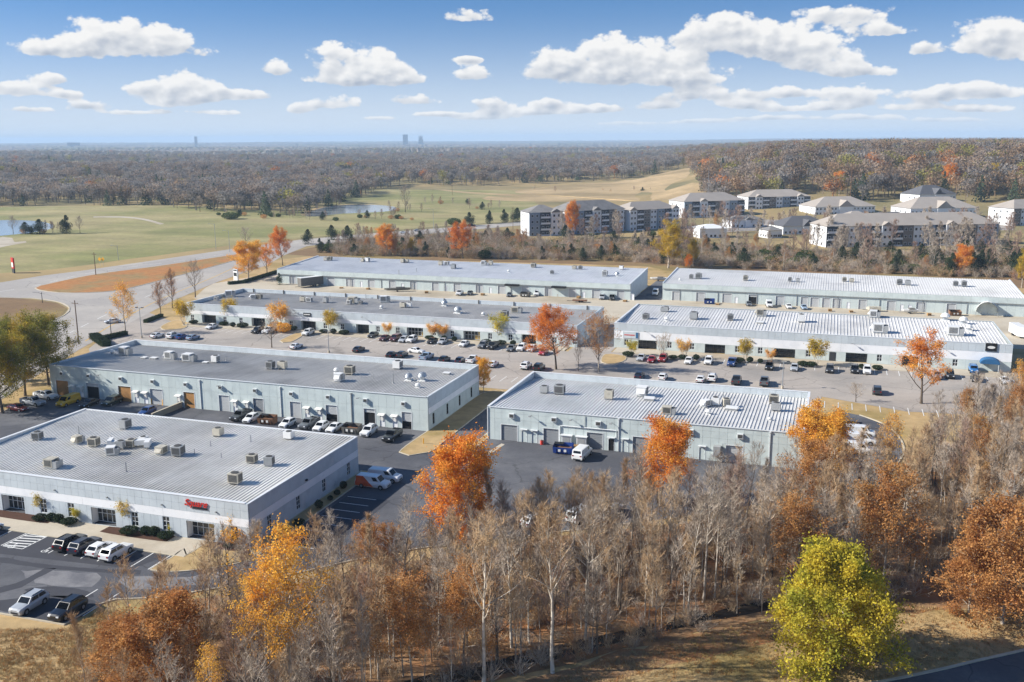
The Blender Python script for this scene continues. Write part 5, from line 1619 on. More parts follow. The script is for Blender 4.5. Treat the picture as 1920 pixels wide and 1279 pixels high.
# in front of the nearest warehouse
g = 'cars by the nearest warehouse'
park('sedan', 'pale blue', ((-112.7, 101.2)[0], 98.6), 90, 'pale blue sedan cut by the picture edge before the nearest warehouse', g)
park('suv', 'black', (-97.8, 98.6), 88.5, 'black SUV next to the hatched aisle before the nearest warehouse', g)
park('suv', 'navy', (-95.1, 98.4), 89, 'second black SUV, beside a white car before the nearest warehouse', g)
park('hatch', 'white', (-92.3, 98.3), 89, 'white hatchback between a black SUV and another white car', g)
park('suv', 'white', (-89.5, 98.0), 88, 'white SUV at the right end of the row before the nearest warehouse', g)
park('suv', 'silver', ((-89.1, 82.6)[0], (-89.1, 82.6)[1]), -88, 'silver blue SUV facing the kerb at the bottom left corner', g, z=0.06)
park('suv', 'black', ((-83.6, 82.9)[0], (-83.6, 82.9)[1]), -89, 'black SUV facing the kerb beside the silver one', g, z=0.06)
# beside it and in the yard behind
g = 'vehicles in the service yard'
park('van', 'white', (-68.3, 132.6), 0, 'white and orange work van beside the nearest warehouse end wall', g)
park('van', 'white', (-67.8, 135.9), 2, 'plain white van parked behind the orange and white work van', g)
park('sedan', 'red', (-159.8, 150.9), -6, 'red sedan nearest the kerb at the left end of the yard', g)
park('pickup', 'silver', (-160.0, 155.2), -4, 'silver pickup between a red sedan and a white pickup', g)
park('pickup', 'white', (-161.3, 160.2), -4, 'white pickup truck by the corner of the long grey-roofed warehouse', g)
park('van', 'yellow', (-153.0, 157.8), -88, 'bright yellow van in the service yard', g)
park('sedan', 'black', (-148.1, 158.5), -86, 'black sedan between the yellow van and a dark green van', g)
park('minivan', 'dark green', (-144.3, 161.0), -88, 'dark green minivan near the yellow bollards', g)
park('hatch', 'blue', (-131.9, 156.8), -88, 'blue hatchback half hidden behind the nearest warehouse roof', g)
row([('pickup', 'dark grey', (-111.4, 159.7)), ('hatch', 'white', (-108.5, 159.0)), ('hatch', 'white', (-99.6, 158.3)), ('pickup', 'grey', (-95.4, 159.0)), ('hatch', 'white', (-92.4, 158.4)), ('sedan', 'white', (-89.5, 158.2)), ('suv', 'white', (-82.0, 158.1)), ('pickup', 'black', (-76.5, 157.0))], -90, 'at the docks of the grey-roofed warehouse', g)
park('van', 'white', (-39.8, 157.4), 84, 'white van beside the blue dumpster', g)
for i, (px, lab) in enumerate([((6.9, 185.3), 'upper white van behind the orange tree by the curved drive'), ((6.9, 180.5), 'middle white van behind the orange tree by the curved drive'), ((6.4, 174.6), 'lower white van behind the orange tree by the curved drive')]):
    park('van', 'white', px, 0, lab, g)
for px, hd, k, lab in [((-38.6, 125.7), 60, 'suv', 'white SUV glimpsed through the bare trees, left one'), ((-32.8, 129.7), 70, 'van', 'white van glimpsed through the bare trees, middle one'), ((-29.2, 132.4), 70, 'pickup', 'white pickup glimpsed through the bare trees, right one')]:
    park(k, 'white', px, hd, lab, g)
# the long lot
g = 'cars in the long parking lot'
row([('sedan', 'white', (-182.2, 223.4)), ('suv', 'white', (-177.4, 224.1)), ('sedan', 'blue', (-174.2, 224.3)), ('sedan', 'pale blue', (-170.5, 223.9)), ('sedan', 'white', (-136.3, 222.6)), ('sedan', 'dark grey', (-118.3, 224.0)), ('sedan', 'black', (-107.0, 220.8)), ('hatch', 'dark grey', (-104.3, 221.6)), ('pickup', 'pale blue', (-97.1, 220.6)), ('hatch', 'black', (-91.7, 219.8)), ('hatch', 'navy', (-87.4, 219.9)), ('pickup', 'white', (-84.6, 220.8)), ('sedan', 'white', (-78.2, 218.5)), ('suv', 'white', (-69.7, 218.8)), ('suv', 'black', (-66.3, 218.1))], 90, 'in the near row of the long lot', g)
row([('sedan', 'white', (-175.3, 239.7)), ('suv', 'black', (-158.4, 238.1)), ('pickup', 'white', (-155.1, 239.2)), ('suv', 'white', (-142.5, 239.8)), ('sedan', 'black', (-123.2, 242.5)), ('sedan', 'maroon', (-118.0, 239.4)), ('minivan', 'maroon', (-114.8, 239.7)), ('hatch', 'silver', (-112.0, 239.0)), ('suv', 'white', (-109.7, 239.7)), ('sedan', 'black', (-103.8, 240.0)), ('sedan', 'silver', (-100.7, 240.3)), ('sedan', 'white', (-93.9, 238.7)), ('suv', 'grey', (-88.2, 238.3)), ('pickup', 'black', (-85.3, 238.5)), ('sedan', 'grey', (-79.8, 237.4)), ('suv', 'white', (-77.3, 238.2)), ('hatch', 'white', (-74.4, 238.4)), ('sedan', 'crimson', (-70.2, 235.6))], -90, 'before the long office warehouse', g)
park('sedan', 'white', (-102.7, 226.8), -8, 'white sedan driving along the aisle of the long lot', g)
row([('sedan', 'silver', (-44.6, 236.4)), ('sedan', 'red', (-41.7, 235.4)), ('suv', 'red', (-39.1, 236.9)), ('sedan', 'white', (-32.7, 236.4)), ('suv', 'white', (-27.7, 237.3)), ('pickup', 'blue', (-22.1, 237.8)), ('suv', 'black', (-13.0, 235.9)), ('sedan', 'silver', (-7.1, 236.6)), ('suv', 'dark grey', (1.1, 237.5)), ('suv', 'black', (6.7, 238.7)), ('suv', 'white', (9.6, 239.0)), ('suv', 'silver', (24.7, 238.2)), ('suv', 'black', (27.7, 239.7)), ('sedan', 'white', (39.2, 238.0))], -90, 'before the white-banded warehouse', g)
park('jeep', 'bright blue', (33.6, 246.5), -90, 'bright blue boxy SUV by the arched awning', g)
park('sedan', 'black', (33.1, 238.2), -90, 'black sports sedan in front of the bright blue SUV', g)
row([('sedan', 'navy', (-41.4, 218.0)), ('hatch', 'white', (-35.9, 217.6)), ('sedan', 'white', (-27.3, 218.7)), ('suv', 'white', (-24.7, 220.1)), ('pickup', 'dark grey', (-19.1, 219.2)), ('pickup', 'grey', (-13.1, 220.0)), ('suv', 'dark grey', (11.1, 219.3)), ('suv', 'black', (29.9, 221.0))], 90, 'behind the white-ribbed warehouse', g)
# truck yard
g = 'vehicles in the concrete truck yard'
row([('pickup', 'white', (-127.6, 320.9)), ('sedan', 'dark grey', (-124.0, 321.9)), ('sedan', 'grey', (-109.1, 322.7)), ('pickup', 'white', (-100.3, 327.8)), ('suv', 'silver', (-76.0, 326.6)), ('pickup', 'dark grey', (-72.5, 326.4)), ('sedan', 'grey', (-25.7, 327.9)), ('van', 'white', (-19.1, 327.7)), ('sedan', 'white', (-12.8, 326.4)), ('sedan', 'pale blue', (-7.9, 325.8))], -80, 'along the back-row dock doors', g)
park('van', 'white', (-59.8, 341.4), -85, 'white van in the dark lane between the two back-row warehouses', g)
# on the street
park('sedan', 'white', (-210.3, 237.9), 228, 'white sedan driving on the street at the left', 'cars on the street')
row([('sedan', 'silver', (-253.4, 517.4)), ('sedan', 'white', (-246.3, 529.7)), ('sedan', 'silver', (-243.8, 544.7)), ('suv', 'grey', (-226.3, 564.6)), ('suv', 'black', (-223.3, 585.2))], 25, 'on the far street beyond the field', 'cars on the street', 0.2)
# orange half of the work van
for o in list(COL.objects):
    if o.get('label', '').startswith('white and orange work van'):
        b = MB()
        for s in (-1, 1):
            b.face([(-0.5, s * 1.025, 0.42), (2.74, s * 1.02, 0.42), (2.74, s * 1.02, 1.05), (0.25, s * 1.022, 1.05)][::s])
            b.face([(0.25, s * 1.022, 1.05), (2.74, s * 1.02, 1.05), (2.62, s * 0.925, 1.30), (0.55, s * 0.93, 1.30)][::s])
            b.face([(0.55, s * 0.93, 1.30), (2.66, s * 0.925, 1.30), (2.55, s * 0.895, 2.02), (1.3, s * 0.895, 2.02)][::s])
        b.face([(2.83, -0.9, 0.5), (2.83, 0.9, 0.5), (2.82, 0.85, 1.15), (2.82, -0.85, 1.15)])
        b.build('orange_wrap', 'van_orange', o)
        break


# trailers, boats and heaps in the yards
def trailer(loc, rot, ln, wd, ht, m, label, name='cargo_trailer', nose=True):
    t = thing(name, label, 'trailer', loc, rad(rot))
    b = MB().box(-ln / 2, ln / 2, -wd / 2, wd / 2, 0.55, ht)
    if nose:
        b.face([(-ln / 2, -wd / 2, ht), (-ln / 2 - 0.9, 0, ht - 0.2), (-ln / 2, wd / 2, ht)])
        b.face([(-ln / 2, -wd / 2, 0.55), (-ln / 2 - 0.9, 0, 0.55), (-ln / 2 - 0.9, 0, ht - 0.2), (-ln / 2, -wd / 2, ht)])
        b.face([(-ln / 2, wd / 2, ht), (-ln / 2 - 0.9, 0, ht - 0.2), (-ln / 2 - 0.9, 0, 0.55), (-ln / 2, wd / 2, 0.55)])
    b.build('box', m, t)
    MB().box(-ln / 2 - 2.0, -ln / 2, -0.06, 0.06, 0.42, 0.54).box(-ln / 2, ln / 2, -0.5, 0.5, 0.42, 0.545).build('chassis', 'trim_black', t)
    for x in (0.0, 0.9):
        for s in (-1, 1):
            w = MB()
            w.tube([(x, s * (wd / 2 + 0.02), 0.36), (x, s * (wd / 2 - 0.2), 0.36)], [0.36, 0.36], 12)
            w.face([(x + 0.36 * math.cos(u), s * (wd / 2 + 0.021), 0.36 + 0.36 * math.sin(u)) for u in [k * math.pi / 6 for k in range(12)]])
            w.build('wheel', 'tyre', t)
    return t


def boat(loc, rot, ln, label, m='white_metal'):
    t = thing('trailered_boat', label, 'boat', loc, rad(rot))
    b = MB()
    rows = []
    for f, w, zb in [(-0.5, 0.02, 0.9), (-0.38, 0.55, 0.6), (-0.1, 0.95, 0.5), (0.3, 1.0, 0.5), (0.5, 0.9, 0.55)]:
        rows.append([(f * ln, -w, 1.35), (f * ln, -w * 0.7, zb + 0.2), (f * ln, 0, zb), (f * ln, w * 0.7, zb + 0.2), (f * ln, w, 1.35)])
    for r in rows:
        b.v += r
    for i in range(4):
        for j in range(4):
            p = i * 5 + j
            b.f.append((p, p + 1, p + 6, p + 5))
    b.f.append((20, 21, 22, 23, 24))
    b.f.append((0, 5, 10, 15, 20, 24, 19, 14, 9, 4))
    b.mi = [0] * len(b.f)
    b.build('hull', m, t)
    MB().box(-0.05 * ln, 0.3 * ln, -0.8, 0.8, 1.36, 1.7).build('cover', 'tarp_grey', t)
    MB().box(-0.65 * ln, 0.45 * ln, -0.06, 0.06, 0.35, 0.48).box(-0.1, 0.1, -1.0, 1.0, 0.3, 0.5).build('trailer_frame', 'galvanised', t)
    for s in (-1, 1):
        MB().tube([(0, s * 1.05, 0.3), (0, s * 0.88, 0.3)], [0.3, 0.3], 10).build('wheel', 'tyre', t)
    return t


trailer((*(-190.0, 323.8), 0.055), 62, 11.0, 2.6, 3.7, 'tarp_grey', 'long dark box trailer with a pale roof in the truck yard', 'box_trailer', False)
_bt = [o for o in COL.objects if o.name.startswith('box_trailer')][0]
MB().box(-5.5, 5.5, -1.3, 1.3, 3.702, 3.78).build('roof', 'white_metal', _bt)
boat((*(-152.6, 321.2), 0.055), 28, 9.5, 'long grey covered boat on a trailer in the truck yard', 'tarp_grey')
boat((*(-64.9, 376.2), 0.061), 8, 6.5, 'white boat behind the white van between the back-row warehouses')
trailer((*(-81.8, 317.7), 0.055), 5, 5.0, 2.0, 0.85, 'rust', 'low flat trailer loaded with junk in the truck yard', 'flat_trailer', False)
trailer((*(51.1, 298.0), 0.06), 100, 7.5, 2.5, 3.2, 'white_metal', 'white travel trailer at the right picture edge')
trailer((*(14.1, 328.3), 0.055), 5, 3.6, 1.8, 1.5, 'beige_metal', 'small tan trailer by the dock doors of the woods-end warehouse')
boat((*(24.5, 327.4), 0.055), 10, 5.0, 'small white boat by the dock doors of the woods-end warehouse')
trailer((*(-93.6, 151.9), 0.055), 90, 3.0, 1.8, 1.7, 'tarp_grey', 'grey covered trailer among the cars at the dock wall') if False else None

# dumpsters
mat('dumpster_blue', lin('23458f'), 0.6, 0.1, 2)


def dumpster(loc, rot, m, label):
    t = thing('dumpster', label, 'dumpster', loc, rad(rot))
    b = MB()
    v0 = [(-1.7, -0.75, 0.15), (1.7, -0.75, 0.15), (1.7, 0.85, 0.15), (-1.7, 0.85, 0.15)]
    v1 = [(-1.75, -1.05, 1.35), (1.75, -1.05, 1.35), (1.75, 0.95, 1.75), (-1.75, 0.95, 1.75)]
    for i in range(4):
        j = (i + 1) % 4
        b.face([v0[i], v0[j], v1[j], v1[i]])
        q = [tuple(Vector(v).lerp(Vector((0, 0, 1.0)), 0.06)) for v in (v0[i], v0[j], v1[j], v1[i])]
        b.face(q[::-1])
    b.face(v0[::-1])
    for x in (-1.2, -0.4, 0.4, 1.2):
        b.box(x - 0.05, x + 0.05, -1.02, -0.8, 0.2, 1.2)
    b.build('bin', m, t)
    MB().box(-1.6, 1.6, -0.85, 0.8, 0.9, 1.05).build('rubbish', 'rust', t)
    l = MB()
    l.face([(-1.7, 0.9, 1.77), (0.0, 0.9, 1.77), (0.0, 0.0, 1.66), (-1.7, 0.0, 1.66)])
    l.build('lid', 'trim_black', t)
    MB().box(-0.75, -0.3, -1.09, -1.06, 0.55, 1.0).box(0.3, 0.75, -1.09, -1.06, 0.55, 1.0).build('placard', 'paint_white', t)
    return t


dumpster((*(-43.6, 158.6), 0.055), 4, 'dumpster_blue', 'blue dumpster beside the white van')
dumpster((*(-104.4, 158.4), 0.055), 2, 'rust', 'rusty brown dumpster at the dock wall of the long grey-roofed warehouse')
dumpster((*(-85.5, 158.0), 0.055), 0, 'tarp_grey', 'grey bin near the corner door of the long grey-roofed warehouse')


# pallets stacked by the blue dumpster and yard clutter
mat('pallet_wood', lin('b08c5e'), 0.85, 0.15, 2)


def pallets(loc, n, label):
    t = thing('pallet_stack', label, 'pallets', loc, rad(random.uniform(-20, 20)))
    for k in range(n):
        b = MB()
        for s in range(6):
            b.box(-0.6, 0.6, -0.6 + s * 0.21, -0.6 + s * 0.21 + 0.14, 0.11 + k * 0.15, 0.135 + k * 0.15)
        for s in (-0.55, -0.05, 0.45):
            b.box(s, s + 0.1, -0.6, 0.6, 0.0 + k * 0.15, 0.109 + k * 0.15)
        b.build('pallet', 'pallet_wood', t)
    return t


pallets((*(-41.9, 160.4), 0.055), 7, 'stack of wooden pallets between the blue dumpster and white van')
pallets((*(-71.9, 164.6), 0.055), 5, 'stack of wooden pallets by the long grey-roofed warehouse') if False else None
for i, (p, lab) in enumerate([((-88.2, 159.4), 'stack of wooden pallets left of the white SUV at the docks'), ((-140.6, 320.8), 'pallet stack near the grey covered boat'), ((-84.2, 325.3), 'pallet stack behind the low flat trailer'), ((-67.1, 323.3), 'pallet stack near the corner of the fifteen-door warehouse'), ((0.3, 324.1), 'pallet stack before the four close-set dock doors')]):
    pallets((*p, 0.055), 4 + i % 3, lab)

for i, (p, lab) in enumerate([((-176.4, 322.2), 'pallet stack by the third dock door of the fifteen-door warehouse'), ((-165.4, 322.7), 'pallet stack by the fourth dock door of the fifteen-door warehouse'), ((-119.1, 322.1), 'pallet stack between the dark sedan and the black dock awning'), ((-92.1, 327.8), 'pallet stack below the second black dock awning'), ((-35.9, 325.9), 'pallet stack left of the open dock door in the back row'), ((6.8, 324.0), 'pallet stack right of the four close-set dock doors'), ((30.1, 325.1), 'pallet stack by the twelfth dock door of the woods-end warehouse')]):
    pallets((*p, 0.055), 3 + i % 4, lab)
for i, (p, m, lab) in enumerate([((-103.3, 323.2), 'tarp_grey', 'grey dumpster before the eleventh dock door of the fifteen-door warehouse'), ((-38.8, 327.3), 'dumpster_blue', 'blue dumpster before the woods-end warehouse'), ((37.8, 327.5), 'rust', 'rusty dumpster by the tarpaulin shelter')]):
    dumpster((*p, 0.055), 6 * i, m, lab)

# yellow bollards at two docks
for i, p in enumerate([(-144.1, 163.8), (-143.5, 164.0), (-142.5, 163.8), (-141.9, 164.0), (-136.2, 163.6), (-135.5, 163.8), (-134.5, 163.7), (-133.4, 163.6)]):
    t = thing('bollard', f"yellow bollard, {nth(i)} from left at the dock doors", 'bollard', (*p, 0.05), 0, 'yellow dock bollards')
    MB().cyl(0, 0, 0, 1.15, 0.12, 10).cyl(0, 0, 1.15, 1.25, 0.12, 10, r2=0.04).build('post', 'yellow_steel', t)
    MB().cyl(0, 0, 0, 0.03, 0.22, 10).build('base', 'yellow_steel', t)
t = thing('bollard', 'short yellow post at the end of the grass strip by the drive', 'bollard', (*(-69.6, 155.8), 0.15))
MB().cyl(0, 0, 0, 1.0, 0.1, 8).build('post', 'yellow_steel', t)
t = thing('gas_bottle', 'small red barrel beside the second grey dock door', 'barrel', (*(-48.7, 162.2), 0.05))
MB().cyl(0, 0, 0, 0.75, 0.3, 12).build('drum', 'red_sign', t)
MB().cyl(0, 0, 0.75, 0.85, 0.2, 10).build('lid', 'grille', t)
# retaining wall of the ramp
xa, ya = (-128.7, 157.0)
xb, yb = (-128.4, 163.4)
t = thing('ramp_wall', 'low concrete wall of the dock ramp behind the nearest warehouse', 'wall', (0, 0, 0))
MB().box(xb - 0.15, xb + 0.15, yb - 9.5, yb, 0, 1.2).build('wall', 'concrete', t)
MB().box(xb - 0.2, xb + 0.2, yb - 9.5, yb, 1.2, 1.28).build('coping', 'kerb', t)
for r in CARS.values():
    wipe(r)

# ------------------------------------------------------------------ trees and shrubs
mat('bark_grey', lin('b8ac9c'), 0.95, 0.2, 2.0, lin('85796b'), 0.52, 1.2, grain=0.15)
mat('bark_pale', lin('ccc2b3'), 0.9, 0.15, 2.0, lin('978b7c'), 0.55, 0.9, grain=0.12)
mat('bark_dark', lin('62574c'), 0.95, 0.2, 2.0, grain=0.15)
mat('twig', lin('b8aa99'), 0.95, 0.18, 0.4, lin('9b8b7b'), 0.5, 0.3, island=0.25)
mat('twig_tan', lin('c2a784'), 0.95, 0.18, 0.4, lin('a58665'), 0.5, 0.3, island=0.25)
mat('twig_red', lin('9a8070'), 0.95, 0.18, 0.4, island=0.25)
LF = dict(rough=0.75, spec=0.25, trans=0.45, island=0.3)
mat('leaf_orange', lin('edae4a'), var=0.16, scale=0.25, col2=lin('dc8434'), f2=0.5, scale2=0.35, **LF)
mat('leaf_gold', lin('edbb50'), var=0.14, scale=0.25, col2=lin('e6a23c'), f2=0.52, scale2=0.3, **LF)
mat('leaf_yellow', lin('d8b640'), var=0.14, scale=0.3, col2=lin('a7932f'), f2=0.52, scale2=0.35, **LF)
mat('leaf_yelgreen', lin('d4be3e'), var=0.18, scale=0.25, col2=lin('a09e36'), f2=0.52, scale2=0.22, **LF)
mat('leaf_red', lin('e0913e'), var=0.16, scale=0.25, col2=lin('d07a32'), f2=0.52, scale2=0.35, **LF)
mat('leaf_rust', lin('c49258'), var=0.18, scale=0.25, col2=lin('b07a48'), f2=0.5, scale2=0.35, **LF)
mat('leaf_brown', lin('bd9050'), var=0.18, scale=0.25, col2=lin('a87142'), f2=0.5, scale2=0.35, **LF)
mat('leaf_olive', lin('7d7d35'), var=0.2, scale=0.2, col2=lin('bf9f36'), f2=0.56, scale2=0.16, **LF)
mat('leaf_green', lin('47582e'), var=0.2, scale=0.3, col2=lin('5d6a35'), f2=0.52, scale2=0.3, **LF)
mat('leaf_cedar', lin('3c4a30'), var=0.2, scale=0.3, col2=lin('2e3a28'), f2=0.5, scale2=0.3, rough=0.8, spec=0.2, trans=0.15, island=0.35)
mat('leaf_box', lin('2f3d24'), var=0.2, scale=0.6, rough=0.8, spec=0.2, trans=0.12, island=0.4)


def perp(d, rnd):
    v = Vector((rnd.uniform(-1, 1), rnd.uniform(-1, 1), rnd.uniform(-1, 1)))
    v = v - d * v.dot(d)
    return v.normalized() if v.length > 1e-4 else Vector((1, 0, 0))


def bend(rnd, p, d, ln, segs, up, wob):
    pts = [p.copy()]
    d = d.normalized()
    for i in range(segs):
        d = (d + Vector((0, 0, up)) / segs + perp(d, rnd) * wob).normalized()
        p = p + d * (ln / segs)
        pts.append(p.copy())
    return pts


def at_t(pts, t):
    f = t * (len(pts) - 1)
    i = min(int(f), len(pts) - 2)
    return pts[i].lerp(pts[i + 1], f - i), (pts[i + 1] - pts[i]).normalized()


def grow(seed, h=14.0, r0=0.17, cb=0.35, spread=3.6, elev=45, n1=22, n2=6, n3=6, taper=0.72, wob=0.06, stems=1, stem_spread=0.0, twig=0.9, twr=0.018, up=0.55, top=1.0):
    """Trunk, limbs and twigs of one tree. Returns (trunk builder, twig builder, twig tips)."""
    rnd = random.Random(seed)
    tb, cbm, tips = MB(), MB(), []
    for s in range(stems):
        a = 2 * math.pi * (s + rnd.random() * 0.6) / stems
        d0 = Vector((math.cos(a) * stem_spread, math.sin(a) * stem_spread, 1)).normalized()
        hh = h * (1 if stems == 1 else rnd.uniform(0.8, 1.0))
        trunk = bend(rnd, Vector((0, 0, -0.15)), d0, hh * top, 9, 0.25 if stems > 1 else 0.1, wob * 0.7)
        tb.tube(trunk, [r0 * (1 - 0.9 * (i / 9)) * (1.25 if i == 0 else 1) for i in range(10)], 7)
        for i in range(n1):
            f = (i + rnd.random() * 0.7) / n1
            t = cb + (0.98 - cb) * f
            p, td = at_t(trunk, t)
            az = i * 2.399 + rnd.uniform(-0.5, 0.5)
            el = rad(elev + rnd.uniform(-12, 14) + 18 * f)
            d = Vector((math.cos(az) * math.cos(el), math.sin(az) * math.cos(el), math.sin(el)))
            ln = spread * (1 - taper * f) * rnd.uniform(0.65, 1.15) * (0.75 + 0.25 * min(1, f * 6))
            r1 = max(0.02, r0 * 0.42 * (1 - 0.75 * f))
            limb = bend(rnd, p, d, ln, 5, up, wob * 1.6)
            tb.tube(limb, [r1 * (1 - 0.8 * k / 5) for k in range(6)], 4, cap=False)
            for j in range(n2):
                t2 = 0.22 + 0.78 * (j + rnd.random()) / n2
                p2, d2 = at_t(limb, min(t2, 0.999))
                dd = (d2 * 0.75 + perp(d2, rnd) * 0.8 + Vector((0, 0, 0.25))).normalized()
                l2 = ln * 0.42 * (1.15 - 0.55 * t2) * rnd.uniform(0.7, 1.2)
                br = bend(rnd, p2, dd, l2, 3, up * 0.7, wob * 2)
                cbm.tube(br, [max(0.012, r1 * 0.42) * (1 - 0.6 * k / 3) for k in range(4)], 3, cap=False)
                for k in range(n3):
                    t3 = 0.2 + 0.8 * (k + rnd.random()) / n3
                    p3, d3 = at_t(br, min(t3, 0.999))
                    d4 = (d3 * 0.8 + perp(d3, rnd) * 0.75 + Vector((0, 0, 0.2))).normalized()
                    l3 = twig * rnd.uniform(0.5, 1.15)
                    q = bend(rnd, p3, d4, l3, 2, 0.3, wob * 3)
                    cbm.tube(q, [twr, twr * 0.75, twr * 0.35], 3, cap=False)
                    tips.append((q[1], q[2], d4))
    return tb, cbm, tips


def leaf(b, rnd, p, s, flat=0.4):
    n = Vector((rnd.gauss(0, 1), rnd.gauss(0, 1), rnd.gauss(0, 1) + flat)).normalized()
    u = perp(n, rnd)
    v = n.cross(u)
    a, c = s * rnd.uniform(0.7, 1.2), s * rnd.uniform(0.4, 0.75)
    b.face([p - u * a * 0.5, p + v * c * 0.5, p + u * a * 0.5, p - v * c * 0.5])


def leaves_on(tips, n, s, seed, spread=0.35, keep=None):
    rnd = random.Random(seed)
    b = MB()
    src = [t for t in tips if keep is None or keep(t[1], rnd)]
    if not src:
        src = tips
    for i in range(n):
        a, c, d = src[rnd.randrange(len(src))]
        p = a.lerp(c, rnd.random() * 1.2) + Vector((rnd.gauss(0, spread), rnd.gauss(0, spread), rnd.gauss(0, spread)))
        if p.z < 0.25:
            p.z = 0.25 + rnd.random() * 0.3
        leaf(b, rnd, p, s)
    return b


TREES = {}


def make_tree(key, name, bark, twigm, h, leafm=None, nleaf=0, leafs=0.3, lspread=0.35, keep=None, cat='tree', **kw):
    tb, cb, tips = grow(h=h, **kw)
    t = thing(name, '', cat)
    tb.build('trunk', bark, t, smooth=True)
    if nleaf:
        n0 = len(cb.f)
        lv = leaves_on(tips, nleaf, leafs, kw.get('seed', 1) + 50, lspread, keep)
        cr = MB()
        o = len(cb.v)
        cr.v = cb.v + lv.v
        cr.f = cb.f + [tuple(i + o for i in f) for f in lv.f]
        cr.mi = [0] * n0 + [1] * len(lv.f)
        cr.build('crown', [twigm, leafm], t)
    else:
        cb.build('crown', twigm, t)
    TREES[key] = (t, h)
    return t


# bare woodland trees
make_tree('bare1', 'bare_tree', 'bark_grey', 'twig', 15, seed=11, r0=0.17, cb=0.30, spread=5.6, elev=34, n1=24, n2=6, n3=7, up=0.45)
make_tree('bare2', 'bare_tree', 'bark_grey', 'twig_tan', 14, seed=12, r0=0.14, cb=0.38, spread=4.6, elev=42, n1=22, n2=6, n3=7)
make_tree('bare3', 'bare_tree', 'bark_dark', 'twig', 15, seed=13, r0=0.19, cb=0.28, spread=6.0, elev=30, n1=22, n2=6, n3=7, up=0.45)
make_tree('bare4', 'pale_barked_tree', 'bark_pale', 'twig_tan', 16, seed=14, r0=0.18, cb=0.42, spread=5.8, elev=44, n1=20, n2=7, n3=8, wob=0.1)
make_tree('bare5', 'pale_barked_tree', 'bark_pale', 'twig', 15, seed=15, r0=0.16, cb=0.45, spread=5.0, elev=50, n1=18, n2=7, n3=8, wob=0.09)
make_tree('bare6', 'bare_tree', 'bark_dark', 'twig_red', 12, seed=16, r0=0.12, cb=0.25, spread=4.6, elev=38, n1=20, n2=6, n3=7)
make_tree('slim1', 'bare_sapling', 'bark_grey', 'twig_tan', 14, seed=17, r0=0.10, cb=0.45, spread=2.8, elev=58, n1=18, n2=6, n3=7)
make_tree('slim2', 'bare_sapling', 'bark_pale', 'twig', 14, seed=18, r0=0.11, cb=0.5, spread=3.0, elev=56, n1=16, n2=6, n3=7)
make_tree('hedge1', 'bare_tree', 'bark_grey', 'twig', 13, seed=61, r0=0.2, cb=0.15, spread=5.0, elev=38, n1=20, n2=5, n3=5, up=0.45, twr=0.05, twig=1.2)
make_tree('hedge2', 'bare_tree', 'bark_dark', 'twig_red', 13, seed=62, r0=0.22, cb=0.2, spread=5.6, elev=34, n1=18, n2=5, n3=5, up=0.45, twr=0.05, twig=1.2)
# woodland trees that keep some leaves
make_tree('rust1', 'rust_leaved_tree', 'bark_grey', 'twig_tan', 11, 'leaf_rust', 8000, 0.24, 0.28, seed=21, r0=0.14, cb=0.22, spread=5.6, elev=30, n1=20, n2=6, n3=5, up=0.4, taper=0.5)
make_tree('brown1', 'brown_leaved_tree', 'bark_grey', 'twig_tan', 13, 'leaf_brown', 3600, 0.24, 0.3, seed=22, r0=0.15, cb=0.28, spread=5.2, elev=36, n1=20, n2=6, n3=5, up=0.4)
make_tree('gold1', 'golden_leaved_tree', 'bark_pale', 'twig_tan', 13, 'leaf_gold', 2000, 0.22, 0.35, seed=23, r0=0.14, cb=0.35, spread=4.4, elev=40, n1=18, n2=6, n3=5)
make_tree('orange_sparse', 'orange_tree', 'bark_pale', 'twig_tan', 15, 'leaf_gold', 5600, 0.23, 0.28, seed=24, r0=0.19, cb=0.25, spread=7.0, elev=32, n1=22, n2=6, n3=6, up=0.4)
make_tree('rust_dense', 'rust_leaved_tree', 'bark_grey', 'twig_tan', 11, 'leaf_rust', 19000, 0.27, 0.36, seed=25, r0=0.16, cb=0.06, spread=5.6, elev=12, n1=30, n2=7, n3=5, taper=0.5, up=0.4)
# full autumn crowns
make_tree('orange1', 'orange_tree', 'bark_grey', 'twig_tan', 14, 'leaf_orange', 24000, 0.27, 0.36, seed=31, r0=0.22, cb=0.2, spread=6.8, elev=30, n1=30, n2=7, n3=5, taper=0.42, up=0.45)
make_tree('orange2', 'orange_tree', 'bark_grey', 'twig_tan', 14, 'leaf_gold', 26000, 0.28, 0.38, seed=32, r0=0.24, cb=0.18, spread=7.6, elev=26, n1=30, n2=7, n3=5, taper=0.42, up=0.45)
make_tree('red1', 'red_maple', 'bark_dark', 'twig_red', 14, 'leaf_red', 20000, 0.27, 0.34, seed=33, r0=0.24, cb=0.26, spread=8.0, elev=28, n1=26, n2=7, n3=5, taper=0.45, up=0.45)
make_tree('yellow1', 'yellow_tree', 'bark_grey', 'twig_tan', 17, 'leaf_yellow', 18000, 0.34, 0.42, seed=34, r0=0.3, cb=0.2, spread=8.0, elev=28, n1=28, n2=7, n3=5, taper=0.42, up=0.45)
make_tree('olive1', 'olive_oak', 'bark_dark', 'twig', 13, 'leaf_olive', 22000, 0.3, 0.4, seed=35, r0=0.28, cb=0.2, spread=8.2, elev=24, n1=32, n2=7, n3=5, taper=0.45, up=0.35)
make_tree('yelgreen1', 'yellow_green_tree', 'bark_dark', 'twig', 14, 'leaf_yelgreen', 46000, 0.36, 0.45, seed=36, r0=0.26, cb=0.05, spread=8.2, elev=-6, n1=48, n2=7, n3=5, taper=0.62, up=0.3, top=0.9)
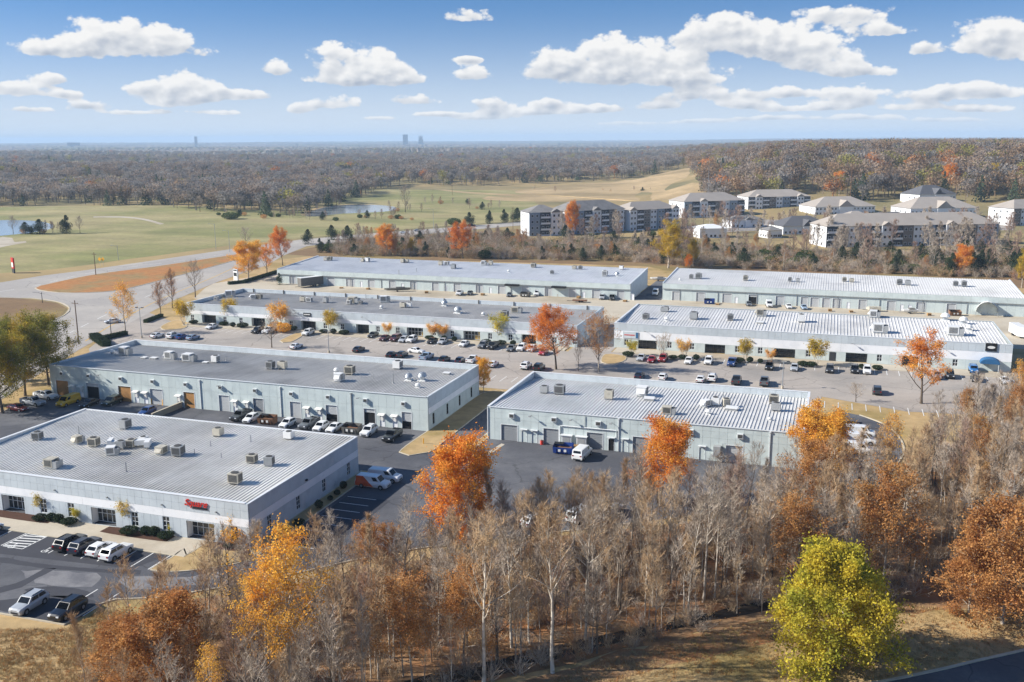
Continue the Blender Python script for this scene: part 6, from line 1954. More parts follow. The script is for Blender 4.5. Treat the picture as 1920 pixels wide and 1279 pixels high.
make_tree('thin_orange', 'orange_tree', 'bark_dark', 'twig_red', 10, 'leaf_orange', 7500, 0.23, 0.22, seed=37, r0=0.2, cb=0.2, spread=8.0, elev=32, n1=14, n2=7, n3=6, taper=0.5, up=0.4)
make_tree('thin_brown', 'brown_leaved_tree', 'bark_grey', 'twig_tan', 10, 'leaf_rust', 4200, 0.22, 0.24, seed=38, r0=0.18, cb=0.22, spread=7.0, elev=30, n1=18, n2=7, n3=7, taper=0.55, up=0.4)
make_tree('lot_bare', 'spreading_bare_tree', 'bark_dark', 'twig', 8, seed=39, r0=0.15, cb=0.25, spread=4.6, elev=42, n1=14, n2=7, n3=7, taper=0.5)
make_tree('lot_rust', 'rust_leaved_tree', 'bark_dark', 'twig_red', 8, 'leaf_rust', 700, 0.22, 0.25, seed=40, r0=0.14, cb=0.25, spread=3.6, elev=45, n1=16, n2=7, n3=7, taper=0.5)
make_tree('lot_gold', 'golden_leaved_tree', 'bark_grey', 'twig_tan', 9, 'leaf_gold', 2600, 0.24, 0.25, seed=41, r0=0.16, cb=0.25, spread=5.6, elev=34, n1=16, n2=7, n3=6, taper=0.5, up=0.4)
# multi-stemmed ornamentals
OR = dict(stems=5, stem_spread=0.42, cb=0.35, elev=48, n2=4, n3=4, taper=0.5, r0=0.06, twig=0.5, twr=0.012, cat='ornamental tree')
make_tree('myrtle1', 'ornamental_tree', 'bark_pale', 'twig_tan', 4.6, 'leaf_yellow', 3000, 0.22, 0.26, seed=51, spread=1.5, n1=7, **OR)
make_tree('myrtle2', 'ornamental_tree', 'bark_pale', 'twig_tan', 4.4, 'leaf_yelgreen', 3000, 0.22, 0.26, seed=52, spread=1.6, n1=7, **OR)
make_tree('myrtle3', 'ornamental_tree', 'bark_pale', 'twig_tan', 4.2, 'leaf_gold', 2000, 0.2, 0.25, seed=53, spread=1.4, n1=7, **OR)
make_tree('myrtle0', 'ornamental_tree', 'bark_grey', 'twig', 4.6, seed=54, spread=1.7, n1=8, **OR)


def make_cedar(key, h, w, seed, m='leaf_cedar', n=4200, s=0.36):
    rnd = random.Random(seed)
    t = thing('cedar_tree', '', 'tree')
    MB().tube([(0, 0, -0.1), (0, 0, h * 0.92)], [0.16, 0.02], 6).build('trunk', 'bark_dark', t)
    b = MB()
    lobes = [(Vector((rnd.uniform(-1, 1) * w * 0.22, rnd.uniform(-1, 1) * w * 0.22, h * rnd.uniform(0.2, 0.62))), rnd.uniform(0.2, 0.33) * w) for _ in range(7)] + [(Vector((rnd.uniform(-0.3, 0.3), rnd.uniform(-0.3, 0.3), h * 0.8)), 0.17 * w), (Vector((0, 0, h * 0.92)), 0.1 * w), (Vector((0, 0, h * 0.15)), 0.4 * w)]
    for i in range(n):
        c, r = lobes[rnd.randrange(len(lobes))]
        d = Vector((rnd.gauss(0, 1), rnd.gauss(0, 1), rnd.gauss(0, 1))).normalized()
        p = c + d * r * rnd.random() ** 0.35
        p.z = max(0.15, p.z)
        leaf(b, rnd, p, s, 0.6)
    b.build('crown', m, t)
    TREES[key] = (t, h)


make_cedar('cedar1', 9, 6.0, 3)
make_cedar('cedar2', 8, 8.0, 4)


def make_shrub(key, r, h, seed, m='leaf_box', n=520, s=0.16, name='round_shrub', cat='shrub'):
    rnd = random.Random(seed)
    t = thing(name, '', cat)
    b = MB()
    for i in range(n):
        d = Vector((rnd.gauss(0, 1), rnd.gauss(0, 1), rnd.gauss(0, 1))).normalized()
        q = rnd.random() ** 0.25
        k = 1 + 0.12 * noise.noise(d * 2.3 + Vector((seed, 0, 0)))
        leaf(b, rnd, Vector((d.x * r * q * k, d.y * r * q * k, h * 0.5 + d.z * h * 0.5 * q * k + 0.05)), s, 0.3)
    b.build('foliage', m, t)
    st = MB()
    for k in range(3):
        st.tube([(0.05 * k, 0, -0.05), (0.12 * (k - 1) * r, 0.1 * r, h * 0.6)], [0.03, 0.015], 4)
    st.build('stem', 'bark_dark', t)
    TREES[key] = (t, h)


make_shrub('box', 0.85, 1.35, 5, n=1300, s=0.2)
make_shrub('boxlow', 1.3, 1.0, 6, n=1500, s=0.2)
make_shrub('boxball', 1.0, 2.1, 7, n=1500, s=0.2)
make_shrub('goldbush', 1.3, 1.5, 8, 'leaf_gold', 1200, 0.22)
make_shrub('greenbush', 2.2, 2.6, 9, 'leaf_green', 1300, 0.38)
make_shrub('rustbush', 2.0, 2.4, 10, 'leaf_rust', 700, 0.32)


def plant(key, xyh, label, group=None, rot=None, z=0.0, wide=1.0, cat=None):
    t, h = TREES[key]
    x, y, hh = xyh
    s = hh / h * 0.93
    o = dup(t, (x, y, z), random.uniform(0, 6.28) if rot is None else rot, (s * wide, s * wide, s), label, group)
    if cat:
        o['category'] = cat
    return o


# ---- single trees one can point at
G = 'autumn trees of the business park'
plant('yelgreen1', (2.2, 99.8, 14.1), 'bushy yellow-green tree at the bottom right by the street', G, wide=1.0)
plant('orange1', (-43.5, 109.7, 15.8), 'orange tree left of the blue dumpster, rising from the woods', G, wide=1.08)
plant('orange1', (-22.7, 138.5, 12.6), 'orange tree hiding a dock door of the white-ribbed warehouse', G, 2.2, wide=1.2)
plant('orange2', (1.0, 153.3, 12.2), 'golden orange tree at the end of the white-ribbed warehouse', G, wide=1.25)
plant('orange_sparse', (-49.4, 76.5, 18.2), 'tall thin-leaved orange tree in the foreground below the nearest warehouse', G)
plant('orange_sparse', (-50.3, 73.3, 14.8), 'smaller orange tree at the bottom edge beside the tall thin-leaved one', G, 1.0)
plant('rust_dense', (-60.4, 70.0, 10.9), 'rust-leaved tree at the bottom left edge of the woods', G, 0.6, wide=1.25)
plant('rust1', (-65.6, 71.2, 7.4), 'low rust-leaved tree nearest the bottom left lawn', G, 3.0, wide=1.3)
plant('rust_dense', (21.2, 114.5, 13.4), 'large rust-orange tree at the right picture edge', G, 1.5, wide=1.1)
plant('rust_dense', (17.8, 116.1, 8.8), 'rust-orange tree left of the one at the picture edge', G, 4.2, wide=1.1)
plant('rust1', (-1.5, 114.1, 11.8), 'rust-leaved tree just behind the yellow-green tree', G, 2.7)
plant('brown1', (6.6, 122.1, 12.4), 'small tan-orange tree in the right half of the woods', G)
plant('red1', (-62.4, 219.9, 13.4), 'red-orange maple on the island of the long parking lot', G, wide=1.25)
plant('thin_brown', (-51.8, 220.3, 12.8), 'half-bare brown tree right of the red-orange maple', G)
plant('lot_bare', (-56.8, 219.9, 7.4), 'slender bare tree between the red maple and the brown tree', G, wide=0.6)
plant('thin_orange', (19.7, 213.3, 12.6), 'open orange tree at the grass edge of the long parking lot', G, 0.8, wide=1.25)
plant('lot_bare', (-143.1, 221.2, 8.0), 'leaning bare tree in the left part of the long parking lot', G, 2.0, wide=1.2)
plant('lot_bare', (6.6, 210.5, 3.8), 'low bare shrub-like tree on the lawn edge of the long lot', G, wide=1.6)
plant('orange2', (-71.5, 193.2, 7.3), 'small golden tree at the corner of the long grey-roofed warehouse', G, wide=0.75)
G = 'dark oaks at the left edge'
for p, lab in [((-170.1, 170.1, 14.6), 'olive-leaved oak nearest the street at the left'), ((-167.8, 160.9, 14.5), 'olive-leaved oak behind the red sedan'), ((-161.2, 148.3, 15.3), 'dark oak at the left picture edge'), ((-181.5, 170.2, 13.2), 'yellowing oak behind the other dark oaks'), ((-170.6, 151.8, 15.7), 'dark oak mostly outside the left picture edge')]:
    plant('olive1', p, lab, G)
G = 'street trees'
plant('lot_gold', (-194.7, 225.2, 12.6), 'half-bare golden street tree beside the parked white cars', G)
plant('lot_rust', (-203.1, 251.6, 10.4), 'small rusty street tree, first of the bare trio', G)
plant('lot_rust', (-210.0, 266.2, 11.9), 'rusty street tree, middle of the bare trio', G)
plant('lot_bare', (-216.6, 287.6, 12.0), 'bare street tree at the corner of the long office warehouse', G)
plant('orange2', (-224.5, 333.1, 13.9), 'golden street tree near the fifteen-door warehouse', G, wide=1.35)
plant('thin_orange', (-225.1, 347.7, 10.6), 'orange street tree behind the golden one', G)
plant('red1', (-235.0, 375.9, 14.7), 'red-orange tree at the end of the fifteen-door warehouse', G, wide=0.9)
G = 'cedars and trees of the field edge'
for k, p, lab, w in [('cedar1', (-244.2, 425.5, 8.0), 'small dark cedar behind the fifteen-door warehouse, left', 1), ('cedar2', (-270.8, 459.7, 8.7), 'dark cedar beyond the small one at the street', 1), ('cedar2', (-269.7, 483.7, 9.0), 'left of a dark cedar pair by the far street', 1.1), ('cedar2', (-260.9, 486.2, 8.7), 'right of a dark cedar pair by the far street', 1.1), ('orange1', (-205.4, 422.7, 13.5), 'orange tree behind the fifteen-door warehouse', 1.2), ('yellow1', (-194.3, 425.9, 7.8), 'small yellow-green tree right of the orange one behind the warehouse', 0.8),
                     ('lot_bare', (-291.4, 432.0, 10.0), 'bare grey tree in the pasture behind the golden street tree', 1.2), ('red1', (-166.2, 422.9, 15.1), 'dark red tree in the middle of the hedgerow', 1.1), ('cedar2', (-226.4, 588.4, 9.7), 'dark cedar by the far street, left of three', 1.0), ('cedar1', (-219.1, 607.3, 9.9), 'dark cedar by the far street, middle of three', 1.1), ('cedar2', (-206.5, 628.5, 10.2), 'dark cedar next to the four-storey flats', 1.2), ('cedar1', (-212.5, 617.8, 10.1), 'dark cedar by the far street, right of three', 1.1), ('greenbush', (-239.2, 593.2, 4.9), 'green bush by the far street', 1.3),
                     ('cedar1', (-446.5, 473.3, 12.4), 'tall cedar by the left pond', 1.1), ('cedar2', (-460.3, 465.9, 9.7), 'cedar at the bank of the left pond', 1.3), ('cedar2', (-469.0, 463.5, 7.8), 'low cedar at the left pond', 1.3), ('lot_bare', (-441.3, 478.4, 9.5), 'bare tree beside the tall cedar at the left pond', 1.0), ('lot_bare', (-479.2, 464.1, 9.8), 'bare tree standing at the left pond bank', 1.1), ('lot_bare', (-319.3, 690.8, 19.0), 'tall bare tree at the end of the main pond', 1.0), ('lot_bare', (-481.8, 653.5, 11.4), 'round bare tree at the forest edge above the pasture', 1.3), ('greenbush', (-413.2, 595.7, 5.4), 'grey-green bush in the pasture', 1.6), ('cedar2', (-142.6, 519.9, 8.9), 'cedar at the end of the four-storey flats', 1.2), ('orange1', (-141.4, 529.5, 18.7), 'orange tree before the four-storey flats', 0.75)]:
    plant(k, p, lab, G, wide=w)
plant('yellow1', (-67.5, 415.9, 17.8), 'big yellow tree behind the gap of the back-row warehouses', G, wide=1.3)
plant('yellow1', (-57.9, 424.3, 10.6), 'smaller yellow tree beside the big yellow one', G, wide=0.9)
plant('orange1', (-58.3, 411.3, 6.2), 'small orange tree at the corner of the woods-end warehouse', G, wide=0.9)
plant('orange1', (49.8, 426.3, 11.3), 'orange-brown tree behind the woods-end warehouse', G, wide=1.3)
plant('yellow1', (67.7, 397.1, 12.4), 'yellow-green tree at the right picture edge behind the warehouse', G, wide=0.8)
for k, (px, py), h, lab in [('orange1', (2.2, 837.7), 17, 'orange tree behind the flats, left of two'), ('orange1', (88.5, 866.8), 19, 'orange tree behind the flats, right of two'), ('yellow1', (119.7, 868.3), 18, 'olive-yellow tree behind the flats at the right'), ('yellow1', (24.0, 836.8), 16, 'olive tree right of the left orange tree behind the flats')]:
    plant(k, (px, py, h), lab, G, z=terr(px, py), wide=1.1)

# ---- ornamentals and shrubs along the office fronts
def ornaments(items, where, zbase=0.17):
    cnt = {}
    tot = {}
    nm = {'myrtle1': 'yellow ornamental tree', 'myrtle2': 'yellow-green ornamental tree', 'myrtle3': 'thin golden ornamental tree', 'myrtle0': 'bare ornamental tree', 'box': 'clipped round shrub', 'boxlow': 'low dark shrub', 'boxball': 'dark topiary ball', 'goldbush': 'golden bush'}
    for k, p in items:
        tot[k] = tot.get(k, 0) + 1
    for k, p in sorted(items, key=lambda i: i[1][0]):
        c = cnt.get(k, 0)
        cnt[k] = c + 1
        lab = f"{nm[k]}, {nth(c)} from left {where}" if tot[k] > 1 else f"{nm[k]} {where}"
        if k.startswith('myrtle'):
            p = (p[0], p[1], p[2] * 1.22)
        plant(k, p, lab, 'planting ' + where, z=zbase)


ornaments([('myrtle1', (-110.5, 106.7, 3.2)), ('myrtle1', (-94.6, 106.7, 3.5)), ('myrtle3', (-77.0, 107.2, 3.8)), ('myrtle2', (-103.3, 105.9, 1.8)), ('myrtle2', (-87.2, 106.6, 1.5)), ('goldbush', (-76.4, 106.6, 2.8)), ('boxlow', (-109.1, 104.7, 0.9)), ('box', (-107.1, 104.9, 1.3)), ('box', (-105.7, 104.9, 1.3)), ('boxlow', (-103.7, 104.7, 1.0)), ('boxlow', (-92.9, 104.6, 1.1)), ('box', (-90.5, 105.1, 1.3)), ('box', (-89.1, 105.2, 1.4)), ('boxlow', (-86.9, 104.9, 1.0)), ('boxlow', (-76.7, 105.0, 0.6))], 'before the nearest warehouse', 0.18)
ornaments([('boxball', (-72.4, 130.2, 1.4)), ('boxball', (-71.9, 121.5, 1.5)), ('box', (-72.0, 127.4, 0.9)), ('box', (-71.9, 125.0, 0.8)), ('boxlow', (-71.6, 115.1, 0.8)), ('box', (-71.6, 112.0, 0.8))], 'beside the nearest warehouse', 0.15)
ornaments([('myrtle1', (-186.7, 241.5, 6.3)), ('myrtle1', (-174.9, 247.9, 6.2)), ('myrtle3', (-154.9, 244.3, 6.9)), ('goldbush', (-154.1, 241.1, 3.0)), ('goldbush', (-151.2, 240.4, 2.9)), ('myrtle1', (-137.6, 243.7, 5.4)), ('myrtle3', (-119.1, 243.8, 3.4)), ('myrtle3', (-105.6, 244.8, 3.7)), ('myrtle3', (-102.5, 245.0, 3.5)), ('myrtle2', (-86.4, 246.9, 6.2)),
           ('box', (-170.3, 243.0, 1.5)), ('boxlow', (-185.0, 243.9, 1.2)), ('boxlow', (-174.5, 244.4, 1.2)), ('boxlow', (-167.0, 243.1, 1.5)), ('boxlow', (-150.5, 243.9, 1.3)), ('boxlow', (-139.5, 243.1, 1.1)), ('box', (-136.0, 242.6, 1.6)), ('boxlow', (-132.7, 242.8, 1.3)), ('boxlow', (-106.3, 243.8, 1.1)), ('box', (-101.5, 243.0, 1.5)), ('box', (-98.5, 243.2, 1.4)), ('boxlow', (-89.0, 243.1, 1.2)), ('boxlow', (-84.6, 243.0, 1.2)), ('box', (-81.1, 242.7, 1.5))], 'before the long office warehouse')
ornaments([('myrtle0', (-39.8, 239.8, 5.9)), ('myrtle3', (-34.3, 240.3, 4.3)), ('myrtle1', (-19.4, 241.8, 4.7)), ('myrtle3', (-13.0, 241.9, 3.0)), ('myrtle1', (-2.1, 242.3, 5.6)), ('myrtle2', (-47.6, 240.0, 3.3)), ('boxlow', (-48.5, 239.1, 1.3)), ('boxlow', (-37.0, 239.4, 1.0)), ('boxlow', (-34.6, 240.2, 1.1)), ('box', (-31.2, 239.9, 1.5)), ('boxlow', (-20.7, 240.7, 1.2)), ('box', (-18.0, 241.0, 1.5)), ('box', (-15.5, 241.1, 1.2)), ('boxlow', (-5.3, 241.3, 1.2)), ('boxlow', (-3.4, 241.3, 1.2)), ('box', (8.3, 242.6, 1.2)), ('boxlow', (12.0, 242.6, 1.1))], 'before the white-banded warehouse')


def hedge(p0, p1, w, h, label):
    a, c = Vector(p0), Vector(p1)
    ln = (c - a).length
    rnd = random.Random(int(ln * 10))
    t = thing('hedge', label, 'hedge', (a.x, a.y, 0), math.atan2(c.y - a.y, c.x - a.x))
    b = MB()
    for i in range(int(ln * w * h * 130) + 300):
        x, y, z = rnd.random() * ln, rnd.uniform(-w / 2, w / 2), rnd.random() * h
        k = rnd.random()
        if k < 0.6:
            z = h * (1 + 0.05 * rnd.gauss(0, 1))
        elif k < 0.9:
            y = (w / 2) * (1 if rnd.random() < 0.5 else -1) * (1 + 0.08 * rnd.gauss(0, 1))
        leaf(b, rnd, Vector((x, y, z)), 0.22, 0.4)
    b.build('foliage', 'leaf_box', t)
    MB().box(0.1, ln - 0.1, -w * 0.4, w * 0.4, 0, h * 0.9).build('core', 'leaf_box', t)


hedge((-199.2, 217.4), (-187.4, 208.9), 2.6, 1.5, 'clipped dark hedge by the corner of the long grey-roofed warehouse')
hedge((-195.0, 214.0), (-193.3, 224.0), 1.6, 1.2, 'long low hedge running to the lot entrance')
hedge((-200.6, 240.9), (-202.8, 251.7), 1.4, 1.0, 'low hedge at the entrance by the rusty street tree')
hedge((-223.8, 318.0), (-220.8, 323.4), 1.6, 1.1, 'low hedge round the monument sign')
hedge((-220.0, 322.1), (-223.7, 353.3), 1.4, 1.2, 'dark hedge below the golden street tree')
plant('cedar2', (-204.4, 323.8, 5.0), 'dark conical shrub at the corner of the fifteen-door warehouse', wide=0.7)

# ---- the wooded strip in the foreground
def inside(p, poly):
    x, y = p
    r = False
    j = len(poly) - 1
    for i in range(len(poly)):
        if (poly[i][1] > y) != (poly[j][1] > y) and x < (poly[j][0] - poly[i][0]) * (y - poly[i][1]) / (poly[j][1] - poly[i][1]) + poly[i][0]:
            r = not r
        j = i
    return r


for p, k, lab in [((-25.3, 88.4, 20.0), 'bare4', 'tall white-barked forked tree in the middle of the woods'), ((-23.7, 96.1, 17.4), 'bare5', 'white-barked tree right of the tall forked one'), ((-31.3, 83.5, 19.2), 'bare4', 'pale straight trunk at the bottom middle'), ((-31.0, 91.9, 16.3), 'bare5', 'pale tree left of the tall white forked one'), ((-12.3, 109.1, 17.0), 'bare5', 'pale tree leaning over the brook right of centre'), ((-13.7, 105.9, 16.3), 'slim2', 'slender pale tree by the brook'), ((-19.6, 110.5, 14.4), 'bare4', 'pale bare tree in front of the hidden dock door'), ((-0.1, 131.2, 12.4), 'bare5', 'pale many-stemmed tree below the golden orange tree'), ((-5.3, 117.5, 14.9), 'slim2', 'slender pale tree left of the yellow-green tree'), ((-53.0, 94.5, 10.6), 'bare3', 'dark bare tree before the empty stalls'), ((-47.0, 97.9, 13.7), 'bare1', 'grey bare tree right of the empty stalls')]:
    plant(k, p, lab, 'pale trees of the wooded strip')
WOOD = [(-73.0, 81.3), (-71.6, 87.1), (-67.1, 91.4), (-55.8, 98.7), (-50.1, 105.4), (-42.3, 112.1), (-32.5, 119.8), (-16.5, 130.8), (3.8, 147.0), (15.5, 163.1), (24.4, 186.8), (34.0, 204.2), (53.8, 222.7), (46, 130), (32, 122), (15.3, 124.9), (8.7, 118.9), (-4.7, 108.8), (-21.2, 93.9), (-33.5, 82.2), (-46.2, 66.7), (-62.4, 61.4), (-70.1, 72.9)]


WOOD_ZONES = [((-34.77, -26.65)[0], 'in the woods at the bottom left'), ((-26.80, -25.91)[0], 'in the woods below the empty stalls'), ((-18.61, -26.18)[0], 'in the woods round the left orange tree'), ((-10.46, -24.49)[0], 'in the woods below the blue dumpster'), ((-2.63, -23.90)[0], 'in the woods below the middle orange tree'), ((4.52, -21.58)[0], 'in the woods behind the yellow-green tree'), (90, 'in the woods at the right edge')]
HEDGE_ZONES = [((-20.43, -6.75)[0], 'behind the left half of the fifteen-door warehouse'), ((-10.90, -6.74)[0], 'behind the right half of the fifteen-door warehouse'), ((-1.77, -6.56)[0], 'behind the left half of the woods-end warehouse'), (90, 'behind the right half of the woods-end warehouse')]


def zoned(todo, zones, group):
    """Plant a stand of look-alikes; each label counts from the left within its part of the stand."""
    cnt = {}
    for k, p, lab, rot in sorted(todo, key=lambda q: q[1][0] / q[1][1]):
        a = math.degrees(math.atan2(p[0], p[1]))
        where = next(w for lim, w in zones if a <= lim)
        c = cnt.get((lab, where), 0)
        cnt[(lab, where)] = c + 1
        plant(k, p, f"{lab}, {nth(c)} from left {where}", group, rot, cat='bush' if 'bush' in k else None)


def wood_strip():
    rnd = random.Random(99)
    xs = [p[0] for p in WOOD]
    ys = [p[1] for p in WOOD]
    pts = []
    tries = 0
    while len(pts) < 290 and tries < 20000:
        tries += 1
        p = (rnd.uniform(min(xs), max(xs)), rnd.uniform(min(ys), max(ys)))
        if not inside(p, WOOD) or any((p[0] - q[0]) ** 2 + (p[1] - q[1]) ** 2 < 3.2 for q in pts):
            continue
        pts.append(p)
    todo = []
    for x, y in pts:
        right = x > 5
        k = rnd.choices(['bare1', 'bare2', 'bare3', 'bare4', 'bare5', 'bare6', 'slim1', 'slim2', 'rust1', 'brown1', 'gold1'],
                        [20, 22, 11, 7, 8, 8, 14, 8, 2 + 3 * right, 1 + 6 * right, 3 + right])[0]
        h = rnd.uniform(8.0, 13.0) + (1.0 if right else 0)
        if x < -46 and y > 98:
            h = rnd.uniform(5, 8.5)
        elif y > 108 and x < 12:
            h = rnd.uniform(10, 14.5)
        lab = {'b': 'bare grey-brown tree', 's': 'slender bare pole tree', 'r': 'young rust-leaved tree', 'g': 'sparse golden tree'}[k[0]]
        if k == 'brown1':
            lab = 'tan-leaved tree'
        todo.append((k, (x, y, h), lab, rnd.uniform(0, 6.28)))
    zoned(todo, WOOD_ZONES, 'trees of the wooded strip')


wood_strip()
# hedgerow of bare trees, cedars and brush behind the back-row warehouses
HEDGEROW = [(-249.0, 434.0), (-250.0, 483.2), (-220.1, 504.0), (-175.1, 523.1), (-153.1, 493.5), (-131.1, 511.3), (-72.1, 505.8), (-15.2, 489.7), (33.8, 497.0), (95.7, 510.5), (84.6, 416.5), (29.3, 421.9), (-57.4, 420.7), (-85.5, 431.9), (-157.7, 423.3), (-227.2, 416.3)]


def hedgerow():
    rnd = random.Random(41)
    xs = [p[0] for p in HEDGEROW]
    ys = [p[1] for p in HEDGEROW]
    pts = []
    while len(pts) < 230:
        p = (rnd.uniform(min(xs), max(xs)), rnd.uniform(min(ys), max(ys)))
        if inside(p, HEDGEROW) and all((p[0] - q[0]) ** 2 + (p[1] - q[1]) ** 2 > 9 for q in pts):
            pts.append(p)
    todo = []
    for x, y in pts:
        k = rnd.choices(['hedge1', 'hedge2', 'hedge1', 'bare5', 'cedar1', 'cedar2', 'greenbush', 'rustbush', 'brown1', 'rust1'], [14, 12, 12, 4, 9, 13, 22, 9, 5, 3])[0]
        tall = smooth(-100, -40, x)
        h = {'h': rnd.uniform(8, 12) + 4.5 * tall, 'b': rnd.uniform(8, 12) + 4.5 * tall, 'c': rnd.uniform(5, 8) + 2.5 * tall, 'g': rnd.uniform(2.6, 4.4) + 1.2 * tall, 'r': rnd.uniform(2.2, 3.6)}[k[0]]
        if k == 'rust1':
            h = rnd.uniform(5, 8)
        if k == 'brown1':
            h = rnd.uniform(6, 10)
        lab = {'h': 'bare tree', 'b': 'pale-barked tree', 'c': 'dark cedar', 'g': 'green bush', 'r': 'rust-brown bush'}[k[0]]
        if k == 'brown1':
            lab = 'tan-leaved tree'
        if k == 'rust1':
            lab = 'rust-leaved tree'
        todo.append((k, (x, y, h), lab, rnd.uniform(0, 6.28)))
    zoned(todo, HEDGE_ZONES, 'hedgerow behind the back-row warehouses')


hedgerow()

# ---- uncountable growth, scattered as instances
def scatter(name, pts, protos, label, cat=None):
    """pts: (x, y, z, scale, rot, index). One object of kind stuff whose points carry instances."""
    col = bpy.data.collections.new(name + '_pieces')
    for me in protos:
        col.objects.link(bpy.data.objects.new(me.name, me))
    me = bpy.data.meshes.new(name)
    me.from_pydata([p[:3] for p in pts], [], [])
    for an, ty, i in (('size', 'FLOAT', 3), ('turn', 'FLOAT', 4), ('pick', 'INT', 5)):
        at = me.attributes.new(an, ty, 'POINT')
        at.data.foreach_set('value', [p[i] for p in pts])
    o = place(name, me)
    tag(o, label, cat, None, 'stuff')
    ng = bpy.data.node_groups.new(name + '_nodes', 'GeometryNodeTree')
    ng.interface.new_socket('Geometry', in_out='INPUT', socket_type='NodeSocketGeometry')
    ng.interface.new_socket('Geometry', in_out='OUTPUT', socket_type='NodeSocketGeometry')
    gi, go = ng.nodes.new('NodeGroupInput'), ng.nodes.new('NodeGroupOutput')
    ins = ng.nodes.new('GeometryNodeInstanceOnPoints')
    ci = ng.nodes.new('GeometryNodeCollectionInfo')
    ci.inputs['Collection'].default_value = col
    ci.inputs['Separate Children'].default_value = True
    ci.inputs['Reset Children'].default_value = True
    ins.inputs['Pick Instance'].default_value = True

    def attr(n, ty):
        a = ng.nodes.new('GeometryNodeInputNamedAttribute')
        a.data_type = ty
        a.inputs['Name'].default_value = n
        return next(s for s in a.outputs if s.enabled and s.name == 'Attribute')
    L = ng.links.new
    L(gi.outputs[0], ins.inputs['Points'])
    L(ci.outputs[0], ins.inputs['Instance'])
    L(attr('pick', 'INT'), ins.inputs['Instance Index'])
    cx = ng.nodes.new('ShaderNodeCombineXYZ')
    L(attr('turn', 'FLOAT'), cx.inputs[2])
    L(cx.outputs[0], ins.inputs['Rotation'])
    L(attr('size', 'FLOAT'), ins.inputs['Scale'])
    L(ins.outputs[0], go.inputs[0])
    md = o.modifiers.new('scatter', 'NODES')
    md.node_group = ng
    return o


def brush_mesh(seed, h, m, leafm=None):
    rnd = random.Random(seed)
    b = MB()
    for i in range(26):
        a = rnd.uniform(0, 6.28)
        d = Vector((math.cos(a) * rnd.uniform(0.1, 0.9), math.sin(a) * rnd.uniform(0.1, 0.9), 1))
        st = bend(rnd, Vector((rnd.gauss(0, 0.25), rnd.gauss(0, 0.25), -0.05)), d, h * rnd.uniform(0.6, 1.1), 4, 0.0, 0.16)
        b.tube(st, [0.022, 0.019, 0.016, 0.013, 0.006], 3, cap=False)
        for k in range(5):
            p, dd = at_t(st, rnd.uniform(0.3, 0.98))
            q = bend(rnd, p, (dd + perp(dd, rnd) * 0.9), h * 0.3 * rnd.uniform(0.5, 1.1), 2, 0.1, 0.2)
            b.tube(q, [0.014, 0.011, 0.005], 3, cap=False)
    n0 = len(b.f)
    b.mi = [0] * n0
    if leafm:
        for i in range(150):
            p = Vector((rnd.gauss(0, h * 0.3), rnd.gauss(0, h * 0.3), h * rnd.uniform(0.15, 0.95)))
            leaf(b, rnd, p, 0.2, 0.4)
        b.mi = [0] * n0 + [1] * (len(b.f) - n0)
    return b.mesh('brush', [m, leafm] if leafm else [m])


